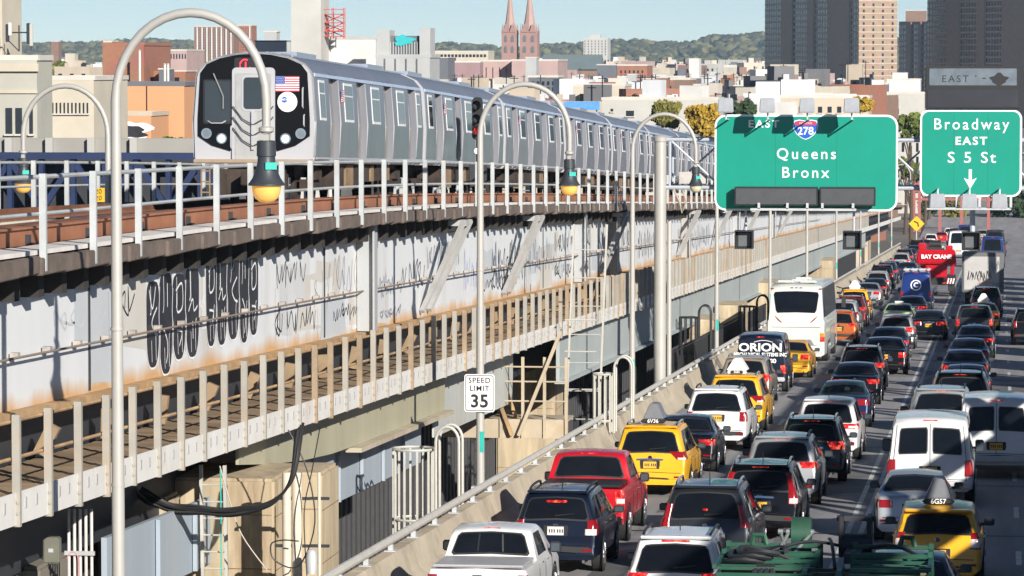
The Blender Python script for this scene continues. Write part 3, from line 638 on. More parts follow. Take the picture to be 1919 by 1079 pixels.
for zc in (1.4, 1.65, 1.9):
    m = MB()
    for sg in (-1, 1): m.tube([(sg * .48, -.22, zc + .42), (sg * .25, -.24, zc + .12), (0.0, -.25, zc - .02)], .014, 5)
    m.build('gate_chain', M_DARK, lead)
m = MB(); m.box((0, -.235, 1.75), (.07, .03, .9)); m.build('gate_post', M_SSF, lead, smooth=0)
for x, z0, z1 in ((-.53, 1.33, 1.85), (1.17, 2.28, 2.75), (1.2, 1.85, 2.12)):
    m = MB(); m.tube([(x, -.14, z0), (x, -.2, z0 + .03), (x, -.2, z1 - .03), (x, -.14, z1)], .02, 6); m.build('grab_handle', M_SSF, lead)
m = MB(); m.tube([(-1.1, -.14, 1.98), (-1.0, -.19, 1.92), (-.75, -.19, 1.92), (-.65, -.14, 1.98)], .016, 6); m.build('grab_handle', M_SSF, lead)
m = MB(); m.box((0, -.2, 1.03), (2.8, .3, .1)); m.build('buffer_beam', mat('anticlimber', (.33, .25, .18), .7), lead, smooth=0, bevel=.02)
m = MB(); m.box((0, -.35, .62), (.4, .7, .3)); m.box((.0, -.05, .55), (1.5, .2, .6)); m.box((.72, -.1, .45), (.16, .3, .6)); m.box((-.72, -.1, .45), (.16, .3, .6)); m.build('coupler', M_UNDER, lead, smooth=0, bevel=.02)
m = MB()
for x in (-1.25, -1.05): m.box((x, -.1, .55), (.03, .03, .8))
for z in (.3, .55, .8): m.box((-1.15, -.1, z), (.2, .03, .03))
m.build('step_ladder', M_UNDERL, lead, smooth=0)

# ------------------------------------------------------------------ railway signal by the deck edge
sx = -15.2; sy = Yat(896, sx)
sg_ = thing('railway_signal', 'black railway signal mast with a lit red lamp beside the silver train', 'railway signal', R(sx, Hd(sy) + .3, sy))
m = MB(); m.tube([(0, 0, 0), (0, 0, 3.0)], .06, 8); m.build('mast', M_DARK, sg_)
m = MB(); m.box((0, 0, .95), (.5, .3, .5)); m.build('relay_box', M_DARK, sg_, smooth=0, bevel=.02)
m = MB(); m.prism(roundrect(.3, 1.25, .12, cz=2.55), -.2, -.08); hd = m.build('head', M_INK, sg_, smooth=0)
for z, mm in ((2.95, M_DARK), (2.55, M_DARK), (2.2, M_REDLIT)):
    m = MB(); m.prism(disc(.1, 16, 0, z), -.215, -.201); m.build('lamp', mm, hd, smooth=0)
    m = MB(); m.lathe([(.13, -.42), (.13, -.2)], (0, 0, 0), 12, 'y', cap=False); o = m.build('hood', M_INK, hd); o.location = (0, 0, z)
m = MB(); m.prism(disc(.09, 14, 0, 1.6), -.2, -.07); m.build('marker_plate', M_WHITE, sg_, smooth=0)

# ------------------------------------------------------------------ street lamps
M_POLE = mat('lamp_post_paint', (0.43, 0.42, 0.395), .5, .15, .06, 1.5, stain=(.4, .36, .3), stain_amt=.3)
M_BELL = mat('lamp_bell', (0.05, 0.058, 0.068), .45, .2, .2, 4)
M_GLOBE = mat('amber_globe', (0.75, .42, .12), .3, emit=.32, ecol=(1, .5, .08)); M_GLOBE0 = mat('cream_globe', (.62, .58, .42), .3)
M_TEAL = mat('teal_tag', (0.02, .42, .36), .5)
def lamp(X, Y, label, lit, side=1, Hb=.84, tag_on=True):
    p = R(X, Hb, Y); t = thing('street_lamp', label, 'street lamp', p, (0, 0, 0), 'hooked street lamps')
    H1 = 9.45 - Hb; a = 1.09; b = 1.24; pts = [(0, 0, 0), (0, 0, H1 * .5), (0, 0, H1)]
    pts += [(side * (a - a * cos(pi * k / 18)), 0, H1 + b * sin(pi * k / 18)) for k in range(1, 19)] + [(side * 2 * a, 0, H1 - .42)]
    rr = [.105, .088, .075] + [.066] * 18 + [.06]
    m = MB(); m.tube(pts, rr, 12); m.build('post', M_POLE, t)
    hx = side * 2 * a; hz = H1 - .45
    m = MB(); m.lathe([(.075, -.05), (.11, -.02), (.11, .03), (.07, .05)], (hx, 0, hz + .03), 14); m.box((hx, 0, hz - .08), (.09, .09, .1)); m.build('collar', M_POLE, t)
    m = MB(); m.lathe([(.1, -.12), (.135, -.13), (.14, -.34), (.125, -.35), (.13, -.43), (.155, -.54), (.2, -.65), (.24, -.71), (.262, -.735), (.262, -.76), (.2, -.755)], (hx, 0, hz), 20); bell = m.build('bell', M_BELL, t)
    m = MB(); m.lathe([(.2, -.757), (.212, -.78), (.2, -.86), (.165, -.94), (.1, -.99), (.001, -1.01)], (hx, 0, hz), 18); m.build('globe', M_GLOBE if lit else M_GLOBE0, t)
    m = MB(); m.box((hx + .085, -.125, hz - .48), (.17, .05, .1), Matrix.Rotation(.5, 3, 'Z')); m.build('teal_tag', M_TEAL, bell, smooth=0)
    m = MB(); m.box((0, 0, .03), (.4, .4, .06)); m.build('base_plate', M_GALV, t, smooth=0)
    if tag_on:
        m = MB(); m.box((.05, -.098, 1.15), (.1, .012, .5)); m.build('pole_tag', M_TEAL, t, smooth=0)
    for z in (H1 * .62, H1 * .36):
        m = MB(); m.lathe([(.093, -.02), (.1, -.02), (.1, .02), (.093, .02)], (0, 0, z), 12); m.build('pole_band', M_POLE, t)
    return t
LX = -12.5
LAB = ['nearest hooked lamp post, arching over the train front with an amber globe', 'hooked lamp post carrying the speed limit sign, amber globe', 'hooked lamp post in front of the gantry truss, unlit cream globe',
       'lamp post standing at the left edge of the big green sign', 'lamp post rising behind the coach into the green sign', 'second lamp post beyond the coach, below the big green sign', 'third lamp post beyond the coach, below the big green sign',
       'distant lamp post near the right end of the big sign', 'far lamp post past the right end of the big sign', 'farthest small lamp post down the road']
for i, px in enumerate((219, 900, 1185, 1343, 1443, 1512, 1567, 1612, 1646, 1670)):
    Y = Yat(px, LX); t = lamp(LX, Y, LAB[i], i in (0, 1))
    if i == 1:
        lamp2 = t; ly = Y
lamp(-22.2, Yat(204, -22.2), 'lamp post hooked the other way at the left edge, behind the deck railing', True, -1, 5.0, False)

# speed limit sign
p = R(LX, 2.72, ly - .14); ss = thing('speed_limit_sign', 'white speed limit 35 sign bolted to a lamp post', 'road sign', p)
m = MB(); m.prism(roundrect(.74, .92, .06, cz=.46), -.012, 0); m.build('panel', M_WHITE, ss, smooth=0)
m = MB(); 
ro, ri = roundrect(.69, .87, .05, cz=.46), roundrect(.655, .835, .04, cz=.46); n = len(ro)
m.add([Vector((x, -.0145, z)) for x, z in ro + ri], [(i, (i+1) % n, n + (i+1) % n, n + i) for i in range(n)]); m.build('border', M_INK, ss, smooth=0)
text('word', 'SPEED', .185, M_INK, ss, (0, -.014, .765), sp=1.12, ext=.002, bold=.003); text('word', 'LIMIT', .185, M_INK, ss, (0, -.014, .57), sp=1.12, ext=.002, bold=.003); text('number', '35', .44, M_INK, ss, (0, -.014, .25), sp=1.05, ext=.002, bold=.012)

# ------------------------------------------------------------------ sign gantry
GYY = 143.0; GS = 7200 / GYY
def HX(px): return Xat(px, GYY)
def HH(py): return CAMH + (at(1500, py, GYY).z - 0) + SLOPE * GYY
M_SIGN = mat('sign_green', (0.0, 0.265, 0.19), .42, 0, .08, .35, stain=(.0, .20, .15), stain_amt=.5)
M_STRUCT = mat('gantry_grey', (0.45, 0.49, 0.54), .5, .2, .08, 1.5)
xp = HX(1237); g = thing('sign_gantry', 'grey lattice sign gantry on a thick round post spanning the road', 'sign gantry', R(xp, 0, GYY)); b0 = loc(g)
m = MB(); m.tube([(0, 0, -1), (0, 0, HH(258))], .225, 18); m.lathe([(.26, -.15), (.27, 0), (.2, .06), (.02, .1)], (0, 0, HH(258)), 18); m.build('post', M_POLE, g)
m = MB(); m.tube([(.34, 0, -1), (.34, 0, 6.9)], .09, 10); m.build('riser_pipe', M_POLE, g)
xr = 7.2 - xp
m = MB(); m.tube([(xr, 0, -1), (xr, 0, HH(245))], .225, 18); m.build('post', M_POLE, g)
ht, hb_ = HH(262), HH(352); yd = 1.3
for h in (ht, hb_):
    for y in (0, yd):
        m = MB(); m.tube([(-.1, y, h), (xr + .1, y, h)], .075, 8); m.build('chord', M_STRUCT, g)
xs = frange(.35, xr, 1.95)
for i, x in enumerate(xs[:-1]):
    m = MB(); m.tube([(x, 0, ht), (x, 0, hb_)], .045, 6); m.tube([(x, yd, ht), (x, yd, hb_)], .045, 6); m.build('upright', M_STRUCT, g)
    m = MB(); a, b = (ht, hb_) if i % 2 == 0 else (hb_, ht); m.tube([(x, 0, a), (xs[i+1], 0, b)], .045, 6); m.tube([(x, yd, b), (xs[i+1], yd, a)], .045, 6); m.tube([(x, 0, ht), (xs[i+1], yd, ht)], .03, 5); m.build('diagonal', M_STRUCT, g)
m = MB(); m.box((1.2, .3, hb_ + .35), (1.05, .3, .45)); m.build('equipment_box', mat('box_tan', (.45, .43, .4), .6), g, smooth=0, bevel=.02)
m = MB(); m.tube([(.5, -.1, hb_ - .05), (.72, -.15, hb_ - .5), (.82, -.15, hb_ - .95), (.98, -.12, hb_ - .55), (.85, -.1, hb_ - .1)], .035, 6); m.build('cable_loop', mat('rope_tan', (.4, .33, .25), .8), g)
def sign_panel(name, label, px0, px1, py0, py1, rad, yoff):
    x0, x1 = HX(px0), HX(px1); z0, z1 = HH(py1), HH(py0); w, h = x1 - x0, z1 - z0
    t = thing(name, label, 'road sign', R((x0 + x1) / 2, (z0 + z1) / 2, GYY + yoff))
    m = MB(); m.prism(roundrect(w, h, rad), 0, .06); m.build('white_edge', mat('sign_white', (.78, .82, .82), .5), t, smooth=0)
    m = MB(); m.prism(roundrect(w - .15, h - .15, rad - .07), -.012, -.001); m.build('green_face', M_SIGN, t, smooth=0)
    for x in (-w / 6, w / 6):
        m = MB(); m.box((x, -.0135, 0), (.012, .002, h - .3)); m.build('panel_seam', mat('seam_green', (0, .15, .11), .5), t, smooth=0)
    for x in frange(-w / 2 + .6, w / 2 - .5, (w - 1.1) / 3):
        m = MB(); m.box((x, .12, 0), (.08, .1, h - .3)); m.build('backing_rib', M_STRUCT, t, smooth=0)
    return t, w, h
sa, sw, sh = sign_panel('highway_sign', 'large green motorway sign for Queens and Bronx with an interstate 278 shield', 1340, 1682, 215, 395, .42, -.42)
def spos(px, py, t): return (HX(px) - t.location.x, HH(py) - (t.location.z + CAMH + SLOPE * (GYY - .42)))
M_ST = mat('sign_text', (.8, .84, .84), .5, var=.02)
def stext(s, px, py, hpx, t, sp=1.25, bold=.006, sx=1):
    x, z = spos(px, py, t); size = hpx / GS / .70
    return text('lettering', s, size, M_ST, t, (x, -.02, z), sp=sp, bold=bold, sx=sx, ext=.004)
stext('EAST', 1431, 233, 13.5, sa, 1.3, .008, 1.12); stext('Queens', 1511, 289, 20, sa, 1.3, .005); stext('Bronx', 1509, 324, 20, sa, 1.3, .005)
x, z = spos(1509.5, 243, sa)
def shield(w, h): return [(-w*.16, -h*.42), (0, -h*.5), (w*.16, -h*.42), (w*.34, -h*.25), (w*.46, -h*.02), (w*.5, h*.2), (w*.45, h*.44), (w*.25, h*.5), (0, h*.44), (-w*.25, h*.5), (-w*.45, h*.44), (-w*.5, h*.2), (-w*.46, -h*.02), (-w*.34, -h*.25)]
m = MB(); m.prism(shield(.94, .74), -.018, -.013); s1 = m.build('shield_edge', M_ST, sa, smooth=0); s1.location = (x, 0, z)
m = MB(); m.prism(shield(.88, .68), -.024, -.019); m.build('shield_blue', mat('shield_blue', (.01, .09, .48), .5), s1, smooth=0)
m = MB(); m.prism([(-.4, .17), (.4, .17), (.385, .28), (.22, .32), (0, .29), (-.22, .32), (-.385, .28)], -.028, -.025); m.build('shield_red', mat('shield_red', (.6, .03, .06), .5), s1, smooth=0)
text('shield_word', 'INTERSTATE', .085, M_ST, s1, (0, -.031, .235), ext=.001); text('shield_number', '278', .40, M_ST, s1, (0, -.029, -.06), ext=.003, bold=.008)
# dark variable panels hung on the big sign
for a, b, lab in ((1379, 1534, 'wide black variable message panel at the foot of the big green sign'), (1537, 1641, 'narrower black variable message panel at the foot of the big green sign')):
    x0, x1 = HX(a), HX(b); z0, z1 = HH(385), HH(350)
    t = thing('message_panel', lab, 'message panel', R((x0 + x1) / 2, (z0 + z1) / 2, GYY - .8))
    m = MB(); m.box((0, 0, 0), (x1 - x0, .36, z1 - z0)); m.build('housing', M_TRIM, t, smooth=0, bevel=.02)
    m = MB(); m.prism(roundrect(x1 - x0 - .12, z1 - z0 - .12, .02), -.19, -.183); m.build('screen', mat('screen_grey', (.075, .08, .088), .35), t, smooth=0)
def fixture(label, px, py, up, yoff=-1.1):
    t = thing('sign_light', label, 'sign light', R(HX(px), HH(py), GYY + yoff), (0, 0, 0), 'sign lights on the gantry')
    m = MB(); m.hexa([Vector((-.3, -.3, -.27)), Vector((.3, -.3, -.27)), Vector((.24, .25, -.27)), Vector((-.24, .25, -.27))], [Vector((-.27, -.22, .27)), Vector((.27, -.22, .27)), Vector((.2, .2, .27)), Vector((-.2, .2, .27))])
    m.build('housing', mat('fixture_white', (.32, .34, .37), .45), t, smooth=0, bevel=.03)
    m = MB(); m.tube([(0, 0, -.25), (0, 0, -.5), (0, -yoff - .4, -.55)] if up else [(0, 0, .25), (0, 0, .4), (0, -yoff - .4, .42)], .035, 6); m.build('arm', M_GALV, t)
for px, lab in ((1366, 'white sign light over the left end of the big green sign'), (1443, 'white sign light above the word EAST'), (1516, 'white sign light above the interstate shield'), (1598, 'white sign light over the right part of the big green sign')):
    fixture(lab, px, 199, True, -1.85)
def catwalk(label, pxa, pxb, py, ptop, pxs):
    t = thing('sign_catwalk', label, 'walkway', R(HX(pxa), HH(py), GYY - 1.1)); w = HX(pxb) - HX(pxa)
    m = MB(); m.box((w / 2, 0, 0), (w, .08, .08)); m.box((w / 2, -.35, .0), (w, .05, .06)); m.build('rail', M_GALV, t, smooth=0)
    for px in pxs:
        m = MB(); m.box((HX(px) - HX(pxa), 0, (HH(ptop) - HH(py)) / 2), (.09, .1, HH(ptop) - HH(py))); m.box((HX(px) - HX(pxa), .35, .02), (.08, .8, .06)); m.build('hanger', M_GALV, t, smooth=0)
catwalk('light steel bar below the Broadway sign carrying lights', 1737, 1893, 389, 366, (1742, 1793, 1835, 1893))
catwalk('thin steel bar along the foot of the big green sign', 1410, 1606, 392, 380, (1425, 1478, 1515, 1543, 1600))
sb, bw_, bh_ = sign_panel('highway_sign', 'green Broadway East and S 5 St sign with a white down arrow', 1723, 1913, 205, 367, .34, -.42)
stext('Broadway', 1818, 233, 20.5, sb, 1.28, .003, .95); stext('EAST', 1818, 264, 14.5, sb, 1.25, .01, 1.1); stext('S 5 St', 1819, 295, 20, sb, 1.2, .004, 1.12)
x, z = spos(1817, 334, sb); u = 1 / GS
m = MB(); m.prism([(-2.8*u, 18*u), (-2.8*u, -2*u), (-12*u, 2*u), (0, -18*u), (12*u, 2*u), (2.8*u, -2*u), (2.8*u, 18*u)], -.02, -.013); o = m.build('arrow', M_ST, sb, smooth=0); o.location = (x, 0, z)
for px, lab in ((1757, 'left grey light box under the Broadway sign'), (1816, 'grey light box under the white down arrow'), (1872, 'right grey light box under the Broadway sign')):
    fixture(lab, px, 375, False, -1.2)
# black changeable sign above the Broadway sign
x0, x1 = HX(1732), HX(1910); z0, z1, zm = HH(204), HH(124), HH(165)
t = thing('changeable_sign', 'weathered black double panel above the Broadway sign with faded EAST lettering', 'road sign', R((x0 + x1) / 2, z0, GYY - .5)); w = x1 - x0
m = MB(); m.box((0, .15, (z1 - z0) / 2), (w, .4, z1 - z0)); m.build('cabinet', M_TRIM, t, smooth=0, bevel=.03)
m = MB(); m.prism(roundrect(w - .3, .62, .03, cz=(zm + z1) / 2 - z0 - .0), -.065, -.052); m.build('upper_panel', mat('faded_panel', (.13, .16, .19), .4, 0, .3, 2), t, smooth=0)
m = MB(); m.prism(roundrect(w - .2, .62, .03, cz=(z0 + zm) / 2 - z0), -.065, -.052); m.build('lower_panel', mat('dull_panel', (.03, .032, .042), .4, 0, .2, 1), t, smooth=0)
text('faded_word', 'EAST', .36, M_INK, t, (-.65, -.068, (zm + z1) / 2 - z0 - .08), sp=1.35, ext=.002); 
m = MB(); blobp = [(.95 + .32 * cos(a) * (1 + .2 * sin(5 * a)), (zm + z1) / 2 - z0 - .08 + .2 * sin(a) * (1 + .25 * cos(4 * a))) for a in [2 * pi * i / 22 for i in range(22)]]
m.prism(blobp, -.069, -.0655); m.box((.4, -.066, (zm + z1) / 2 - z0 - .05), (.14, .004, .04)); m.box((.1, -.066, (zm + z1) / 2 - z0 + .03), (.05, .004, .05)); m.build('worn_patch', M_INK, t, smooth=0)
for x in (-w / 2 + .3, w / 2 - .3):
    m = MB(); m.box((x, .42, -.3), (.1, .12, 2.2)); m.build('bracket', M_STRUCT, t, smooth=0)
# lane signals hung from the gantry
for px, lab in ((1395, 'black lane signal box left of the coach under the big sign'), (1597, 'black lane signal box hanging under the right end of the big sign'), (1819, 'black lane signal box hanging below the Broadway sign')):
    t = thing('lane_signal', lab, 'lane signal', R(HX(px), HH(449), GYY - .2), (0, 0, 0), 'lane signal boxes')
    m = MB(); q = .34
    m.prism([(-q, -q), (q, -q), (q, q), (-q, q)], .0, .3)
    for c, d in (((0, -.16, q - .02), (2*q, .34, .04)), ((q - .02, -.16, 0), (.04, .34, 2*q - .08)), ((-q + .02, -.16, 0), (.04, .34, 2*q - .08)), ((0, -.16, -q + .02), (2*q, .34, .04))): m.box(c, d)
    m.build('hooded_box', M_TRIM, t, smooth=0)
    m = MB(); m.prism(roundrect(.44, .5, .02), -.02, -.003); m.build('screen', mat('signal_screen', (.12, .13, .14), .4), t, smooth=0)
    hz = HH(352) - HH(449)
    m = MB(); m.tube([(.05, .15, q), (.05, .15, hz)], .045 if px < 1800 else .1, 8); m.build('hanger', M_STRUCT, t)
# ------------------------------------------------------------------ vehicles
def chaikin(p, it=2):
    for _ in range(it):
        q = [p[0]]
        for a, b in zip(p, p[1:]): q += [(a[0]*.75 + b[0]*.25, a[1]*.75 + b[1]*.25), (a[0]*.25 + b[0]*.75, a[1]*.25 + b[1]*.75)]
        p = q + [p[-1]]
    return p
class Body:
    def __init__(s, L, W, top, belt, zb=.25, tum=.26, plan=(.12, 5), edge=.06, it=2, planf=None, flat=.02):
        s.L, s.W, s.zb, s.tum, s.k, s.p, s.edge, s.flat = L, W, zb, tum, plan[0], plan[1], edge, flat
        s.top_ = chaikin(top, it); s.belt_ = belt
    def lin(s, P, y):
        if y <= P[0][0]: return P[0][1]
        for a, b in zip(P, P[1:]):
            if y <= b[0]: return a[1] + (b[1] - a[1]) * (y - a[0]) / max(b[0] - a[0], 1e-9)
        return P[-1][1]
    def top(s, y): return s.lin(s.top_, y)
    def belt(s, y): return min(s.lin(s.belt_, y), s.top(y) - .012)
    def hw(s, y): return s.W / 2 * (1 - s.k * abs((y - s.L / 2) / (s.L / 2)) ** s.p)
    def wr(s, y): return s.hw(y) * .955 - s.tum * max(0, s.top(y) - s.belt(y))
    def ring(s, y):
        w, zb, zt, zl, wr = s.hw(y), s.zb, s.top(y), s.belt(y), s.wr(y); g = zt - zl; e = min(s.edge, .3 * g)
        zb = min(zb, zl - .05)
        return [(w * .88, zb), (w * .975, zb + .07), (w, zb + (zl - zb) * .5), (w * .99, zl - min(.07, .2 * (zl - zb))), (w * .955, zl),
                (wr, zt - e), (wr * .94, zt - e * .35), (wr * .6, zt), (0, zt + s.flat)]
    def mesh(s, slots):
        m = MB(); ys = [p[0] for p in s.top_]; ys = sorted(set(round(y, 4) for y in ys + frange(.3, s.L - .2, .35)))
        vs = []; n = 17
        for y in ys:
            r = s.ring(y); vs += [Vector((x, y, z)) for x, z in r] + [Vector((-x, y, z)) for x, z in r[-2::-1]]
        n = 17; k = len(ys); fs = [(i*n + j + 1, i*n + j, (i+1)*n + j, (i+1)*n + j + 1) for i in range(k - 1) for j in range(n - 1)]
        fs += [tuple(range(n)), tuple((k-1)*n + j for j in range(n))[::-1]]
        m.add(vs, fs); m.mi = 1; m.add(vs, [(i*n, i*n + n - 1, (i+1)*n + n - 1, (i+1)*n) for i in range(k - 1)])
        return m.mesh('body', slots, smooth=40)
    def yr(s, z, front=False):
        P = s.top_[::-1] if front else s.top_
        for a, b in zip(P, P[1:]):
            if a[1] <= z <= b[1]: return a[0] + (b[0] - a[0]) * (z - a[1]) / max(b[1] - a[1], 1e-9)
        return P[0][0]
    def tp(s, y, t):
        wr = s.wr(y); g = s.top(y) - s.belt(y); e = min(s.edge, .3 * g); a = abs(t)
        z = s.top(y); z += s.flat * (1 - a / .6) if a < .6 else (-e * .35 * (a - .6) / .34 if a < .94 else -e * .35 - e * .65 * (a - .94) / .06)
        return Vector((t * wr, y, z))
    def sp(s, y, z):
        r = s.ring(y)
        for (xa, za), (xb, zb) in zip(r, r[1:6]):
            if za <= z <= zb: return Vector((xa + (xb - xa) * (z - za) / max(zb - za, 1e-6), y, z))
        return Vector((s.hw(y), y, z))
    def rear_patch(s, z0, z1, t0, t1, o=.008, rc=.2, front=False, nz=8, nt=10, tt=None, depth=.03):
        """a panel lying on the rear (or front) slope between two heights; tt gives the half width at the top."""
        sg = 1 if front else -1; m = MB(); rows = []
        for i in range(nz + 1):
            b = -1 + 2 * i / nz; z = z0 + (z1 - z0) * i / nz; y = s.yr(z, front); f = i / nz; h0, h1 = t0, t1
            if tt is not None: h0 = t0 + (-tt - t0) * f; h1 = t1 + (tt - t1) * f
            c, hw_ = (h0 + h1) / 2, (h1 - h0) / 2; d = max(0, (abs(b) - (1 - rc)) / rc); hw_ -= rc * .35 * hw_ * (1 - sqrt(max(0, 1 - d * d)))
            rows.append([(c + hw_ * (-1 + 2 * j / nt), y) for j in range(nt + 1)])
        P = [[s.tp(y, t) for t, y in r] for r in rows]; vs = []
        for i in range(nz + 1):
            for j in range(nt + 1):
                du = P[i][min(j+1, nt)] - P[i][max(j-1, 0)]; dv = P[min(i+1, nz)][j] - P[max(i-1, 0)][j]; nn = du.cross(dv); nn = nn.normalized() if nn.length > 1e-9 else Vector((0, sg, 0))
                if nn.y * sg < 0: nn = -nn
                vs.append(P[i][j] + nn * o)
        w = nt + 1; fs = [(i*w + j, i*w + j + 1, (i+1)*w + j + 1, (i+1)*w + j) for i in range(nz) for j in range(nt)]
        if front: fs = [f[::-1] for f in fs]
        edge = [j for j in range(w)] + [i*w + nt for i in range(1, nz + 1)] + [nz*w + j for j in range(nt - 1, -1, -1)] + [i*w for i in range(nz - 1, 0, -1)]
        base = len(vs); vs += [vs[e] + Vector((0, -sg * depth, -.005)) for e in edge]; n = len(edge)
        fs += [((edge[(i+1) % n]), edge[i], base + i, base + (i+1) % n) for i in range(n)]
        m.add(vs, fs); return m
    def side_patch(s, yb0, yb1, yt0, yt1, z0, z1, side, o=.006, n=4, ny=5):
        m = MB(); vs = []
        for i in range(n + 1):
            f = i / n
            for j in range(ny + 1):
                g = j / ny; y = (yb0 + (yt0 - yb0) * f) * (1 - g) + (yb1 + (yt1 - yb1) * f) * g
                zt = min(z1, s.ring(y)[5][1] - .02); z = z0 + (zt - z0) * f; p = s.sp(y, z); p.x += o; vs.append(Vector((side * p.x, y, p.z)))
        w = ny + 1; fs = [(i*w + j, i*w + j + 1, (i+1)*w + j + 1, (i+1)*w + j) for i in range(n) for j in range(ny)]
        if side < 0: fs = [f[::-1] for f in fs]
        m.add(vs, fs); return m
    def corner(s, z0, z1, t0, d, side, o=.016, nz=5, slant=0.0, w1=None):
        """lamp wrapped round the rear corner from lateral t0 to depth d on the flank."""
        m = MB(); vs = []; nt = 5; nd = 3
        for i in range(nz + 1):
            f = i / nz; z = z0 + (z1 - z0) * f; y = s.yr(z); ta = t0 + slant * f; row = []
            for j in range(nt + 1):
                t = ta + (.985 - ta) * j / nt; p = s.tp(y, t); p.z = z; row.append(p + Vector((o * .4 * (j == nt), -o, 0)))
            for j in range(1, nd + 1):
                yy = y + d * j / nd; q = s.sp(yy, z) if z < s.ring(yy)[5][1] else Vector((s.wr(yy), yy, z)); row.append(Vector((max(q.x, s.wr(y) * .98) + o, yy - o * .4, z)))
            vs += [Vector((side * p.x, p.y, p.z)) for p in row]
        w = nt + nd + 1; fs = [(i*w + j, i*w + j + 1, (i+1)*w + j + 1, (i+1)*w + j) for i in range(nz) for j in range(w - 1)]
        if side < 0: fs = [f[::-1] for f in fs]
        edge = [j for j in range(w)] + [i*w + w - 1 for i in range(1, nz + 1)] + [nz*w + j for j in range(w - 2, -1, -1)] + [i*w for i in range(nz - 1, 0, -1)]
        base = len(vs); vs += [Vector((vs[e].x * (1 - .04 / max(abs(vs[e].x), .2)), vs[e].y + .03, vs[e].z)) for e in edge]; n = len(edge)
        fs += [((edge[(i+1) % n]), edge[i], base + i, base + (i+1) % n) if side > 0 else (edge[i], edge[(i+1) % n], base + (i+1) % n, base + i) for i in range(n)]
        m.add(vs, fs); return m
PAINT0 = paint('grey', (.3, .3, .3))
def wheel_meshes(r, w):
    m = MB(); m.lathe([(r * .62, -w * .42), (r * .7, -w / 2), (r * .93, -w / 2), (r, -w * .36), (r, w * .36), (r * .93, w / 2), (r * .7, w / 2), (r * .62, w * .42)], (0, 0, 0), 22, 'x'); ty = m.mesh('tyre', M_TYRE)
    m = MB()
    m.lathe([(r * .1, .012), (r * .3, .02), (r * .34, -.01)], (w * .40, 0, 0), 18, 'x'); m.lathe([(r * .54, .015), (r * .64, .02), (r * .66, -.03)], (w * .42, 0, 0), 22, 'x', cap=False)
    for i in range(5):
        a = 2 * pi * i / 5; m.beam((w * .42, r * .12 * cos(a), r * .12 * sin(a)), (w * .42, r * .58 * cos(a), r * .58 * sin(a)), .025, r * .24, up=(1, 0, 0))
    m.mi = 1; m.lathe([(0.01, 0), (r * .63, 0)], (w * .34, 0, 0), 18, 'x', cap=False)
    return ty, m.mesh('rim', [M_RIM, M_DARK])
class Model:
    def __init__(s): s.parts = []          # (name, mesh, painted, matrix, children)
    def add(s, name, mesh, painted=False, mtx=None, kids=None): s.parts.append((name, mesh, painted, mtx, kids or [])); return s
def box_mesh(name, c, d, m_, bevel=.01, rot=None):
    m = MB(); m.box(c, d, rot); return m.mesh(name, m_, smooth=30 if bevel else 0, bevel=bevel)
def add_wheels(mod, B, r, w, ys, inset=.01):
    ty, rim = wheel_meshes(r, w)
    for y in ys:
        for sg in (-1, 1):
            x = B.hw(y) - w / 2 + inset; mt = Matrix.Translation((sg * x, y, r)) @ (Matrix.Identity(4) if sg > 0 else Matrix.Rotation(pi, 4, 'Z'))
            mod.add('wheel', ty, mtx=mt, kids=[('rim', rim)])
def arch(m, B, r, y, sg):
    if 1:
        if 1:
            x = B.hw(y); m.lathe([(r * 1.0, -.02), (r * 1.16, -.004), (r * 1.18, .004), (r * 1.0, .004)] if sg > 0 else [(r * 1.0, .02), (r * 1.16, .004), (r * 1.18, -.004), (r * 1.0, -.004)], (sg * (x - .002), y, r), 20, 'x', cap=False)
            pass
